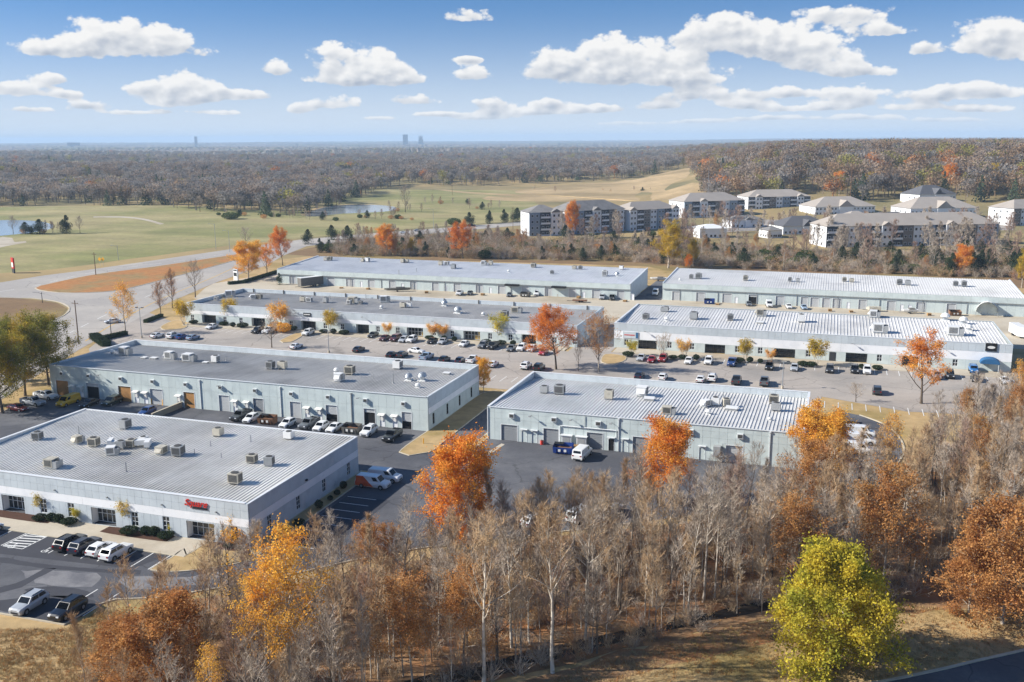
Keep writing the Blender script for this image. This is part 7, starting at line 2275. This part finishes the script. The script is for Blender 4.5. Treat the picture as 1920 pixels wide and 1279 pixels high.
def undergrowth():
    rnd = random.Random(5)
    protos = [brush_mesh(1, 2.6, 'twig'), brush_mesh(2, 2.2, 'twig_tan'), brush_mesh(3, 2.4, 'twig_red', 'leaf_rust'), brush_mesh(4, 2.0, 'twig_tan', 'leaf_brown')]
    pts = []
    xs = [p[0] for p in WOODS]
    ys = [p[1] for p in WOODS]
    while len(pts) < 2200:
        p = (rnd.uniform(min(xs), max(xs)), rnd.uniform(min(ys), max(ys)))
        if inside(p, WOODS):
            n = noise.noise(Vector((p[0] / 9, p[1] / 9, 1)))
            if rnd.random() > 0.62 + 0.8 * n:
                continue
            pts.append((p[0], p[1], 0.03, rnd.uniform(0.4, 1.05), rnd.uniform(0, 6.28), rnd.choices([0, 1, 2, 3], [10, 10, 3, 4])[0]))
    scatter('undergrowth', pts, protos, 'tangled leafless brush covering the floor of the wooded strip')
    # thicket of thin poles and saplings between the trees
    poles = []
    for sd, bk, tw in ((71, 'bark_grey', 'twig'), (72, 'bark_pale', 'twig_tan'), (73, 'bark_dark', 'twig'), (74, 'bark_grey', 'twig_tan')):
        tb, cbm, _ = grow(sd, h=9.0, r0=0.075, cb=0.3, spread=2.6, elev=50, n1=15, n2=4, n3=4, wob=0.09, twr=0.02)
        o = len(tb.v)
        k0 = len(tb.f)
        tb.v += cbm.v
        tb.f += [tuple(i + o for i in fc) for fc in cbm.f]
        tb.mi = [0] * k0 + [1] * len(cbm.f)
        poles.append(tb.mesh('sapling', [bk, tw]))
    pts = []
    while len(pts) < 430:
        p = (rnd.uniform(min(xs), max(xs)), rnd.uniform(min(ys), max(ys)))
        if inside(p, WOOD) and not (p[0] < -46 and rnd.random() < 0.6):
            pts.append((p[0], p[1], 0.03, rnd.uniform(0.5, 1.15) * (0.75 if p[0] < -46 else 1.1), rnd.uniform(0, 6.28), rnd.randrange(4)))
    scatter('sapling_thicket', pts, poles, 'thicket of thin grey saplings filling the wooded strip')
    # fallen leaves
    b = MB()
    for i in range(26000):
        p = (rnd.uniform(min(xs), max(xs)), rnd.uniform(min(ys), max(ys)))
        if inside(p, WOODS):
            leaf(b, rnd, Vector((p[0], p[1], 0.06 + rnd.random() * 0.06)), 0.26, 3.0)
    o = b.build('fallen_leaves', 'leaf_rust')
    tag(o, 'rust-brown fallen leaves strewn over the floor of the wooded strip', None, None, 'stuff')
    # tufts of dry grass and stray leaves on the near lawns
    tufts = []
    for sd, mm in ((1, 'dry_grass'), (2, 'leaf_brown')):
        r2 = random.Random(sd)
        tb = MB()
        for i in range(14):
            a = r2.uniform(0, 6.28)
            p = Vector((r2.gauss(0, 0.12), r2.gauss(0, 0.12), 0))
            q = p + Vector((math.cos(a) * 0.1, math.sin(a) * 0.1, r2.uniform(0.08, 0.2)))
            w = Vector((-math.sin(a), math.cos(a), 0)) * 0.02
            tb.face([p - w, p + w, q])
        tufts.append(tb.mesh('grass_tuft', [mm]))
    pts = []
    lawns = [[(-90.8, 76.8), (-81.4, 79.9), (-80.5, 84.9), (-77.0, 85.3), (-65.9, 68.2), (-78.6, 64.1)], [(-20.9, 92.8), (-4.6, 107.5), (11.1, 116.7), (23.9, 115.4), (22.9, 109.4), (10.0, 99.6), (-10.4, 87.3), (-28.1, 81.5)]]
    for poly in lawns:
        lx, ly = [p[0] for p in poly], [p[1] for p in poly]
        k = 0
        while k < 4500:
            p = (rnd.uniform(min(lx), max(lx)), rnd.uniform(min(ly), max(ly)))
            if inside(p, poly):
                k += 1
                pts.append((p[0], p[1], 0.02, rnd.uniform(0.6, 1.6), rnd.uniform(0, 6.28), 0 if rnd.random() < 0.85 else 1))
    scatter('lawn_grass', pts, tufts, 'tufts of dry tan grass on the foreground lawns')
    # scrub under the hedgerow
    protos = [brush_mesh(5, 3.0, 'twig'), brush_mesh(6, 2.6, 'twig_red', 'leaf_rust'), brush_mesh(7, 2.4, 'twig_tan', 'leaf_green')]
    pts = []
    xs = [p[0] for p in HEDGEROW]
    ys = [p[1] for p in HEDGEROW]
    while len(pts) < 2600:
        p = (rnd.uniform(min(xs), max(xs)), rnd.uniform(min(ys) , max(ys)))
        if inside(p, HEDGEROW):
            pts.append((p[0], p[1], 0.03, rnd.uniform(0.8, 2.0), rnd.uniform(0, 6.28), rnd.choices([0, 1, 2], [10, 3, 10])[0]))
    scatter('hedgerow_scrub', pts, protos, 'dense brown scrub filling the hedgerow behind the back-row warehouses')


undergrowth()


def round_the_flats():
    rnd = random.Random(8)
    poly = [(-155.2, 510.3), (-76.1, 532.9), (-21.9, 525.7), (-0.3, 501.1), (83.2, 518.3), (107.3, 622.6), (99.1, 663.0), (-1.1, 605.7), (-48.3, 654.4), (-92.1, 642.3), (-86.4, 581.7), (-145.7, 531.5)]
    xs, ys = [p[0] for p in poly], [p[1] for p in poly]
    todo = []
    while len(todo) < 100:
        p = (rnd.uniform(min(xs), max(xs)), rnd.uniform(min(ys), max(ys)))
        if inside(p, poly):
            k = rnd.choices(['hedge1', 'hedge2', 'hedge1', 'brown1', 'greenbush'], [8, 7, 6, 2, 4])[0]
            todo.append((k, (p[0], p[1], rnd.uniform(2, 4) if k == 'greenbush' else rnd.uniform(10, 17)), {'h': 'tall bare tree', 'g': 'green bush'}[k[0]] if k != 'brown1' else 'tan-leaved tree', rnd.uniform(0, 6.28)))
    zoned(todo, [((-8.14, -5.46)[0], 'before the four-storey flats'), ((-1.25, -5.34)[0], 'between the garage and the clubhouse'), (90, 'before the long tan-roofed block')], 'trees round the flats')


round_the_flats()


def pond_scrub():
    rnd = random.Random(12)
    todo = []
    for (cx, cy), n, sx, sy in [((-323.7, 695.5), 6, 16, 10), ((-317.5, 631.6), 9, 30, 5), ((-290.8, 629.0), 6, 22, 5), ((-315.8, 782.8), 6, 26, 8), ((-348.0, 608.5), 5, 18, 6), ((-380.8, 619.6), 7, 22, 8), ((-435.4, 625.9), 5, 16, 6), ((-458.7, 477.1), 5, 7, 5), ((-467.8, 467.3), 4, 6, 4), ((-272.8, 739.7), 6, 26, 6), ((-216.7, 1000.4), 7, 60, 20), ((-271.1, 1031.6), 5, 50, 16)]:
        for i in range(n):
            k = rnd.choices(['hedge1', 'hedge2', 'rustbush', 'greenbush', 'cedar2'], [6, 5, 5, 3, 1.5])[0]
            h = {'h': rnd.uniform(5, 9), 'r': rnd.uniform(2, 3.5), 'g': rnd.uniform(2, 3.5), 'c': rnd.uniform(4, 7)}[k[0]]
            todo.append((k, (cx + rnd.gauss(0, sx * 0.6), cy + rnd.gauss(0, sy * 0.7), h), {'h': 'bare tree', 'r': 'brown bush', 'g': 'green bush', 'c': 'dark cedar'}[k[0]], rnd.uniform(0, 6.28)))
    zoned(todo, [((-38.53, -3.90)[0], 'at the left pond'), ((-28.53, -4.14)[0], 'at the forest side of the pasture'), ((-22.61, -4.22)[0], 'near the main pond'), (90, 'in the far dirt field')], 'scrub of the pasture')


pond_scrub()
for _t, _h in TREES.values():
    wipe(_t)

# ------------------------------------------------------------------ flats beyond the hedgerow
mat('flat_white', lin('e0e2e4'), 0.8, 0.05, 0.2)
mat('flat_blue', lin('8793a0'), 0.8, 0.06, 0.2)
mat('flat_grey', lin('77706a'), 0.8, 0.06, 0.2)
mat('flat_dark', lin('3d434b'), 0.8, 0.06, 0.2)
mat('flat_brown', lin('6d625a'), 0.85, 0.08, 0.2)
mat('shingle_grey', lin('84817e'), 0.9, 0.08, 0.15, lin('757270'), 0.55, 0.3, grain=0.06)
mat('shingle_tan', lin('a39a90'), 0.9, 0.08, 0.15, grain=0.06)
mat('shingle_dark', lin('5d5d60'), 0.9, 0.08, 0.15, grain=0.06)


FOOT = []


def flats(p0, p1, depth, eave, ridge, storeys, roofm, label, bays='balcony', overhang=0.7):
    """Block of flats with its front from p0 to p1 (left to right seen from the front): walls, hipped roof, bays, windows."""
    a, c = Vector(p0), Vector(p1)
    ln = (c - a).length
    nrm = Vector((-(c - a).y, (c - a).x)).normalized()
    for k in range(6):
        q = a.lerp(c, k / 5) + nrm * depth / 2
        FOOT.append((q.x, q.y, depth / 2 + 9))
    t = thing('apartment_block', label, 'apartment block', (a.x, a.y, min(terr(*p0), terr(*p1)) - 0.3), math.atan2(c.y - a.y, c.x - a.x), 'apartment blocks beyond the hedgerow')
    eave += 0.3
    ridge += 0.3
    MB().box(0, ln, 0, depth, -3, eave).build('wall', 'flat_white', t)
    r = MB()
    o = overhang
    e = [(-o, -o, eave), (ln + o, -o, eave), (ln + o, depth + o, eave), (-o, depth + o, eave)]
    k0, k1 = (depth / 2, depth / 2, ridge), (ln - depth / 2, depth / 2, ridge)
    r.face([e[0], e[1], k1, k0])
    r.face([e[1], e[2], k1])
    r.face([e[2], e[3], k0, k1])
    r.face([e[3], e[0], k0])
    r.face([e[3], e[2], e[1], e[0]])
    roof = r.build('roof', roofm, t)
    fl = eave / storeys
    nb = max(3, int(ln / 5.6))
    w = ln / nb
    style = [('flat_white', 0.0), ('flat_blue', 0.7), ('flat_dark', 0.25), ('flat_white', 1.3), ('flat_dark', 0.25), ('flat_grey', 0.6)] if bays == 'balcony' else [('flat_white', 0.0)]
    for i in range(nb):
        x = i * w
        m, dp = style[(i + int(ln)) % len(style)]
        if dp:
            MB().box(x + 0.05, x + w - 0.05, -dp, 0, -2, eave - 0.02).build('bay', m, t)
        if m == 'flat_white' and dp:                        # gabled projection
            g = MB()
            g.face([(x - 0.3, -dp - 0.5, eave), (x + w + 0.3, -dp - 0.5, eave), (x + w / 2, -dp - 0.5, eave + 2.0)])
            g.face([(x - 0.3, -dp - 0.5, eave), (x + w / 2, -dp - 0.5, eave + 2.0), (x + w / 2, 4.5, eave + 2.0), (x - 0.3, 2.0, eave)])
            g.face([(x + w + 0.3, -dp - 0.5, eave), (x + w + 0.3, 2.0, eave), (x + w / 2, 4.5, eave + 2.0), (x + w / 2, -dp - 0.5, eave + 2.0)])
            g.build('gable', roofm, roof)
        for s in range(storeys):
            if m == 'flat_dark':
                MB().box(x + 0.3, x + w - 0.3, -1.5, -dp, s * fl + 0.05, s * fl + 0.22).box(x + 0.3, x + w - 0.3, -1.5, -1.44, s * fl + 0.22, s * fl + 1.15).build('balcony', 'flat_white', t)
            for u in (0.28, 0.72):
                d = -dp - 0.06
                wo = MB().box(x + u * w - 0.7, x + u * w + 0.7, d, d + 0.05, s * fl + 0.8, s * fl + 2.3).build('window', 'flat_white', t)
                MB().box(x + u * w - 0.58, x + u * w + 0.58, d - 0.02, d, s * fl + 0.92, s * fl + 2.18).build('pane', 'glass', wo)
    if bays == 'plain' and ln > 20:                         # cross gable on the broad houses
        g = MB()
        c0, c1 = ln * 0.38, ln * 0.62
        hh = (ridge - eave) * 0.7
        g.face([(c0, -1.5, eave), (c1, -1.5, eave), ((c0 + c1) / 2, -1.5, eave + hh)])
        g.face([(c0, -1.5, eave), ((c0 + c1) / 2, -1.5, eave + hh), ((c0 + c1) / 2, depth * 0.45, eave + hh), (c0, 1.0, eave)])
        g.face([(c1, -1.5, eave), (c1, 1.0, eave), ((c0 + c1) / 2, depth * 0.45, eave + hh), ((c0 + c1) / 2, -1.5, eave + hh)])
        g.build('gable', roofm, roof)
        MB().box(c0 + 0.6, c1 - 0.6, -1.2, 0, -2, eave - 0.01).build('porch', 'flat_white', t)
    for s in range(storeys):
        for v in (0.25, 0.5, 0.75):
            wo = MB().box(-0.05, 0, depth * v - 0.7, depth * v + 0.7, s * fl + 0.8, s * fl + 2.3).build('window', 'flat_white', t)
            MB().box(-0.07, -0.05, depth * v - 0.55, depth * v + 0.55, s * fl + 0.95, s * fl + 2.15).build('pane', 'glass', wo)
    return t


flats((-168.5, 534.7), (-152.3, 545.9), 17, 13.6, 17.5, 4, 'shingle_grey', 'white end wing of the four-storey flats by the far street')
flats((-150.1, 549.9), (-122.4, 582.4), 18, 13.6, 19.0, 4, 'shingle_grey', 'long dark-bayed wing of the four-storey flats')
flats((-119.9, 583.1), (-94.5, 613.0), 17, 12.5, 17.0, 4, 'shingle_tan', 'right wing of the four-storey flats behind the yellow tree')
flats((-102.1, 690.1), (-62.9, 720.9), 22, 11.5, 17.0, 3, 'shingle_tan', 'white three-storey flats with blue-grey bays, left of two')
flats((-63.6, 758.8), (-18.9, 782.3), 22, 9.5, 14.5, 3, 'shingle_tan', 'white three-storey flats with a gabled roof, right of two')
flats((-13.7, 729.0), (27.3, 750.4), 26, 6.0, 12.5, 2, 'shingle_tan', 'broad low house with a tan hipped roof among the flats', 'plain')
flats((-3.6, 520.3), (81.6, 560.9), 20, 10.8, 16.5, 3, 'shingle_tan', 'long three-storey block with a tan roof nearest the hedgerow')
flats((48.4, 707.3), (91.9, 728.4), 26, 8.0, 15.0, 2, 'shingle_tan', 'pale block with a gabled tan roof behind the long one', 'plain')
flats((59.7, 791.6), (86.8, 810.3), 22, 8.0, 14.5, 2, 'shingle_dark', 'grey-roofed block at the forest edge', 'plain')
flats((-28.3, 584.3), (-1.1, 598.8), 20, 4.8, 10.0, 1, 'shingle_dark', 'low clubhouse with a dark roof and white walls', 'plain')
flats((107.1, 680.8), (139.6, 706.1), 20, 11.0, 16.0, 3, 'shingle_tan', 'white flats at the right picture edge')
flats((-71.9, 549.3), (-57.8, 556.4), 12, 5.5, 7.5, 1, 'flat_white', 'small white garage beside the flats', 'plain')
flats((-35.1, 559.7), (-27.8, 564.9), 10, 4.5, 6.5, 1, 'shingle_grey', 'small white shed beside the clubhouse', 'plain')
flats((-61.2, 618.3), (-42.6, 631.3), 12, 5.0, 7.5, 1, 'shingle_grey', 'row garage between the two three-storey flats and the clubhouse', 'plain')
flats((23.9, 642.0), (47.1, 656.2), 14, 5.5, 9.5, 2, 'shingle_dark', 'dark-roofed pavilion behind the long tan-roofed block', 'plain')
flats((8.4, 670.0), (22.4, 678.1), 12, 5.0, 8.0, 1, 'shingle_tan', 'small hipped garage behind the clubhouse', 'plain')
sheet('car_park', [(-92.4, 621.5), (-51.0, 689.5), (46.4, 706.8), (110.4, 698.1), (103.0, 649.2), (-26.4, 620.4), (-79.3, 576.7)], 0.05, 'asphalt_old', zf=terr)

# poles, lamps, signs
def pole(xyh, label, kind='lamp', m='galvanised', cat='street lamp'):
    x, y, h = xyh
    t = thing('light_pole' if kind != 'utility' else 'utility_pole', label, cat if kind != 'utility' else 'utility pole', (x, y, 0))
    MB().tube([(0, 0, 0), (0, 0, h)], [0.13, 0.08] if kind != 'utility' else [0.17, 0.12], 8).build('pole', m, t)
    if kind == 'lamp':
        MB().box(-0.9, 0.9, -0.05, 0.05, h - 0.1, h).build('arm', m, t)
        for s in (-1, 1):
            MB().box(s * 1.0 - 0.35, s * 1.0 + 0.35, -0.2, 0.2, h - 0.02, h + 0.16).build('lamp_head', 'frame_dark', t)
        MB().cyl(0, 0, 0, 0.7, 0.28, 10).build('base', 'concrete', t)
    elif kind == 'arm':
        MB().tube([(0, 0, h - 0.6), (-1.2, -0.6, h), (-2.2, -1.0, h)], [0.06, 0.05, 0.05], 6).build('arm', m, t)
        MB().box(-2.8, -2.1, -1.2, -0.8, h - 0.08, h + 0.08).build('lamp_head', 'grey_metal', t)
    else:
        MB().box(-1.1, 1.1, -0.07, 0.07, h - 0.9, h - 0.75).build('crossarm', m, t)
        for s in (-0.95, 0, 0.95):
            MB().cyl(s, 0, h - 0.75, h - 0.5, 0.06, 6).build('insulator', 'grey_metal', t)
    return t


mat('pole_wood', lin('6e5a48'), 0.9, 0.15, 2)
pole((-196.8, 208.9, 12.4), 'leaning wooden pole at the corner of the dark oaks', 'utility', 'pole_wood')
pole((-186.0, 221.5, 8.8), 'twin-headed lamp at the left lot entrance', 'lamp')
pole((-195.4, 220.1, 5.0), 'short pole in front of the driving white sedan', 'arm', 'frame_dark')
pole((-294.1, 325.5, 9.7), 'wooden pole at the near tip of the leafy island', 'utility', 'pole_wood')
pole((-321.2, 371.0, 7.1), 'street lamp beyond the leafy island, by the pasture', 'arm')
pole((-303.8, 423.2, 13.5), 'tall pale street lamp by the pasture, left of two', 'arm')
pole((-289.6, 414.7, 11.0), 'street lamp by the pasture, right of two', 'arm')
pole((-124.9, 219.9, 6.0), 'thin lamp post in the long lot behind the grey-roofed warehouse', 'lamp')
pole((-8.9, 217.3, 6.3), 'thin lamp post in the long lot behind the white-ribbed warehouse', 'lamp')
pole((-191.6, 574.3, 14.0), 'utility pole by the dark cedars next to the flats', 'utility', 'pole_wood')
pole((-240.0, 560.8, 12.7), 'thin pole in the field by the far street', 'arm')
pole((-372.7, 921.3, 10.2), 'utility pole on the far field track', 'utility', 'pole_wood')
pole((-88.6, 713.9, 34.1), 'very tall thin lamp mast above the flats', 'arm')
pole((9.9, 767.1, 35.4), 'tall reddish mast above the broad low house', 'utility', 'rust')
pole((-260.9, 262.0, 3.8), 'short sign post at the tip of the leafy island', 'arm', 'frame_dark')
t = thing('monument_sign', 'white and black pylon sign at the entrance of the fifteen-door warehouse', 'sign', (*(-225.0, 325.2), 0), rad(-20))
MB().box(-1.3, 1.3, -0.25, 0.25, 0.8, 5.2).build('board', 'white_metal', t)
MB().box(-1.0, 1.0, -0.28, -0.251, 2.4, 3.8).build('panel', 'black_paint', t)
MB().box(-1.1, 1.1, -0.28, -0.251, 4.5, 5.0).build('panel', 'black_paint', t)
MB().box(-1.5, 1.5, -0.4, 0.4, 0.0, 0.8).build('plinth', 'concrete', t)
t = thing('roadside_banner', 'red and white upright banner sign by the pasture at the left edge', 'sign', (*(-333.3, 320.8), 0), rad(-30))
MB().box(-1.5, 1.5, -0.3, 0.3, 2.0, 6.6).build('board', 'red_sign', t)
MB().box(-1.2, 1.2, -0.33, -0.301, 2.6, 4.6).build('panel', 'paint_white', t)
MB().box(-1.5, 1.5, -0.25, 0.25, 0.0, 2.0).build('plinth', 'frame_dark', t)
for i, p in enumerate([(-313.9, 350.6), (-312.5, 351.0)]):
    t = thing('warning_sign', ['left', 'right'][i] + ' yellow diamond warning sign at the pasture edge', 'road sign', (*p, 0), 0, 'yellow warning signs')
    b = MB()
    b.face([(0, -0.06, 2.2), (0.95, -0.06, 3.15), (0, -0.06, 4.1), (-0.95, -0.06, 3.15)])
    b.face([(0, -0.04, 2.2), (-0.95, -0.04, 3.15), (0, -0.04, 4.1), (0.95, -0.04, 3.15)])
    b.build('plate', 'yellow_steel', t)
    MB().cyl(0, 0, 0, 3.6, 0.06, 6).build('post', 'galvanised', t)
# curled white shelter at the end of the woods-end warehouse
t = thing('tarp_shelter', 'white tarpaulin shelter at the end of the woods-end warehouse', 'shelter', (*(47.9, 334.5), 0.05), rad(-8))
b = MB()
pr = [(-3.2 * math.cos(k * math.pi / 8), 3.4 * math.sin(k * math.pi / 8) + 1.2) for k in range(9)]
for (xa, za), (xb, zb) in zip(pr, pr[1:]):
    b.face([(xa, -6, za), (xb, -6, zb), (xb, 6, zb), (xa, 6, za)])
    b.face([(xa * 0.97, 6, za - 0.1), (xb * 0.97, 6, zb - 0.1), (xb * 0.97, -6, zb - 0.1), (xa * 0.97, -6, za - 0.1)])
b.face([(x, 6, z) for x, z in pr])
b.build('cover', 'white_metal', t)
for s in (-3.1, 3.1):
    for y in (-5.5, 0, 5.5):
        MB().cyl(s, y, 0, 1.3, 0.07, 6).build('leg', 'galvanised', t)
# skyline on the horizon
mat('skyline', lin('b9c0c8'), 0.8, 0.03, 0.02)


def tower(px, dist, w, h, label, steps=((1.0, 1.0),), windows=True):
    az = rad(px)
    x, y = dist * math.sin(az), dist * math.cos(az)
    t = thing('distant_tower', label, 'tower', (x, y, terr(x, y) - 2), -az, 'towers on the horizon')
    b = MB()
    z = 0
    for ww, hh in steps:
        b.box(-w * ww / 2, w * ww / 2, -w * ww / 2, w * ww / 2, z, h * hh)
        z = h * hh
    b.build('shaft', 'skyline', t)
    g = MB()
    for k in range(int(h / 9)):
        g.box(-w * 0.46 * steps[0][0], w * 0.46 * steps[0][0], -w * steps[0][0] / 2 - 0.4, -w * steps[0][0] / 2 - 0.1, 6 + k * 9, 10 + k * 9)
    g.build('window_band', 'flat_grey', t)
    return t


tower((-24.69, 0.10)[0], 9000, 46, 105, 'square tower on the horizon, left of the pair')
tower((-23.80, 0.10)[0], 9000, 44, 95, 'stepped tower on the horizon, right of the pair', ((1.0, 0.62), (0.6, 0.85), (0.18, 1.0)))
tower((-36.35, 0.15)[0], 9500, 26, 100, 'slim tower on the horizon above the pasture')
tower((-42.59, 0.12)[0], 9500, 105, 42, 'broad low tower block on the horizon at the left', ((1.0, 1.0),))

# ------------------------------------------------------------------ forest to the horizon
mat('wood_grey', lin('9c958e'), 0.95, 0.1, 0.012, lin('857e78'), 0.5, 0.02, island=0.1, inst=0.2, trans=0.4)
mat('wood_brown', lin('a39180'), 0.95, 0.1, 0.012, lin('8c7b6c'), 0.5, 0.02, island=0.1, inst=0.2, trans=0.4)
mat('wood_warm', lin('a88c6e'), 0.95, 0.1, 0.012, lin('8f765c'), 0.5, 0.02, island=0.1, inst=0.22, trans=0.4)
mat('wood_rust', lin('bd7f48'), 0.95, 0.1, 0.012, island=0.1, inst=0.25, trans=0.4)
mat('wood_olive', lin('98904e'), 0.95, 0.1, 0.012, island=0.1, inst=0.25, trans=0.4)
mat('wood_cedar', lin('56634a'), 0.95, 0.1, 0.02, island=0.1, inst=0.25, trans=0.4)
mat('canopy_far', lin('85786c'), 0.95, 0.2, 0.004, lin('62684f'), 0.56, 0.0014, grain=0.15)


def clump_tree(seed, h, w, m, n=260, s=1.25, conical=False, bare=0.0):
    rnd = random.Random(seed)
    b = MB()
    b.tube([(0, 0, -0.5), (0, 0, h * 0.6)], [0.28, 0.12], 5, cap=False)
    k0 = len(b.f)
    lobes = [(Vector((rnd.uniform(-1, 1) * w * 0.28, rnd.uniform(-1, 1) * w * 0.28, h * rnd.uniform(0.5, 0.8))), rnd.uniform(0.22, 0.36) * w) for _ in range(7)]
    for i in range(n):
        if conical:
            f = rnd.random() ** 0.6
            z = h * (1 - f)
            a = rnd.uniform(0, 6.28)
            r = w * 0.5 * f * rnd.random() ** 0.4
            p = Vector((r * math.cos(a), r * math.sin(a), max(0.4, z)))
        else:
            c, r = lobes[rnd.randrange(7)]
            d = Vector((rnd.gauss(0, 1), rnd.gauss(0, 1), rnd.gauss(0, 1))).normalized()
            p = c + Vector((d.x, d.y, d.z * 0.85)) * r * rnd.random() ** 0.4
        leaf(b, rnd, p, s, 0.3)
    for i in range(10):
        a = rnd.uniform(0, 6.28)
        p0 = Vector((0, 0, h * rnd.uniform(0.2, 0.5)))
        p1 = Vector((math.cos(a) * w * 0.35, math.sin(a) * w * 0.35, h * rnd.uniform(0.6, 0.95)))
        b.tube([p0, p1], [0.12, 0.04], 3, cap=False)
    return b.mesh('woodland_tree', [m])


# where the wood begins, as (bearing, metres)
EDGE = [(-49.96, 1010), (-46.39, 961), (-42.56, 941), (-38.50, 901), (-36.54, 819), (-34.81, 791), (-32.76, 753), (-30.79, 735), (-30.04, 801), (-28.51, 863), (-26.95, 1010), (-25.38, 1206), (-19.44, 1172), (-15.67, 1236), (-11.61, 1281), (-8.39, 1406), (-7.12, 792), (-5.00, 784), (3.72, 797), (11.13, 822)]


def edge_at(a):
    if a <= EDGE[0][0]:
        return EDGE[0][1]
    for (a0, d0), (a1, d1) in zip(EDGE, EDGE[1:]):
        if a0 <= a <= a1:
            return d0 + (d1 - d0) * (a - a0) / (a1 - a0)
    return EDGE[-1][1]


CLEARINGS = [((-43.17, 2281), 9, 60), ((-20.36, 3410), 16, 90), ((-24.73, 2551), 6, 60), ((-15.68, 3334), 8, 90), ((-36.10, 1966), 3, 60), ((-41.68, 1344), 1.6, 30)]


def forest():
    rnd = random.Random(77)
    protos = [clump_tree(1, 14, 11, 'wood_grey'), clump_tree(2, 15, 12, 'wood_brown'), clump_tree(3, 13, 10, 'wood_grey'), clump_tree(4, 14, 11, 'wood_rust'), clump_tree(5, 14, 12, 'wood_olive'), clump_tree(6, 13, 8, 'wood_cedar', conical=True), clump_tree(7, 15, 13, 'wood_brown'), clump_tree(8, 15, 13, 'wood_warm')]
    pts = []
    tries = 0
    while len(pts) < 24000 and tries < 400000:
        tries += 1
        a = rnd.uniform(-53, 16)
        r = 620 + (4300 - 620) * rnd.random() ** 0.75
        e = edge_at(a) + 12 * noise.noise(Vector((a * 1.5, 0, 0)))
        if r < e:
            continue
        if rnd.random() > min(1.0, 1100 / r * 1.3) * (1.0 if r < 1800 else 0.85):
            continue
        if any(abs(a - ca) < wa and abs(r - cr) < wr * 2.0 for (ca, cr), wa, wr in CLEARINGS):
            continue
        x, y = r * math.sin(rad(a)), r * math.cos(rad(a))
        if r < 900 and any((x - fx) ** 2 + (y - fy) ** 2 < fr * fr for fx, fy, fr in FOOT):
            continue
        n = noise.noise(Vector((x / 160, y / 160, 4)))
        n2 = noise.noise(Vector((x / 60, y / 60, 8)))
        right = a > -9
        wts = [11 - 5 * right, 7, 11 - 5 * right, 0.25 + 4 * right * max(0, n2 + 0.1), 1.0 + 2.5 * right, (9 if n > 0.26 else 0.7) + (4 if r - e < 50 else 0), 7 - 2 * right, 0.6 + 9 * right]
        k = rnd.choices(range(8), wts)[0]
        pts.append((x, y, terr(x, y) - 0.2, rnd.uniform(0.8, 1.35) * (1.3 if right and r < 1100 else 1.1), rnd.uniform(0, 6.28), k))
    scatter('forest', pts, protos, 'grey-brown leafless forest with dark cedars stretching to the horizon')
    # canopy beyond: a rough closed roof of crowns
    b = MB()
    na, rings = 760, []
    r = 4000.0
    while r < 16500:
        rings.append(r)
        r *= 1.0125
    for i, r in enumerate(rings):
        for j in range(na + 1):
            a = rad(-56 + 74 * j / na)
            x, y = (r + rnd.uniform(-15, 15)) * math.sin(a), (r + rnd.uniform(-15, 15)) * math.cos(a)
            op = noise.noise(Vector((x / 700, y / 350, 2)))
            hgt = (rnd.uniform(6, 16) if op > -0.33 else rnd.uniform(4, 8)) if i else 0
            b.v.append((x, y, terr(x, y) + hgt))
    for i in range(len(rings) - 1):
        for j in range(na):
            p = i * (na + 1) + j
            b.f.append((p, p + 1, p + na + 2, p + na + 1))
    b.mi = [0] * len(b.f)
    o = b.build('far_forest', 'canopy_far')
    tag(o, 'blue hazy forest canopy along the horizon', None, None, 'stuff')


forest()

# ------------------------------------------------------------------ the air between
hz = MB().box(-17500, 17500, -17500, 17500, -40, 142).build('haze', [])
hz.data.materials.clear()
mh = bpy.data.materials.new('haze')
mh.use_nodes = True
mh.node_tree.nodes.clear()
_o = N(mh.node_tree, 'ShaderNodeOutputMaterial')
_v = N(mh.node_tree, 'ShaderNodeVolumePrincipled')
_v.inputs['Color'].default_value = (0.54, 0.75, 1.0, 1)
_v.inputs['Density'].default_value = 0.000095
_v.inputs['Anisotropy'].default_value = 0.0
mh.node_tree.links.new(_v.outputs[0], _o.inputs['Volume'])
hz.data.materials.append(mh)
tag(hz, 'pale blue haze over the far land', None, None, 'stuff')
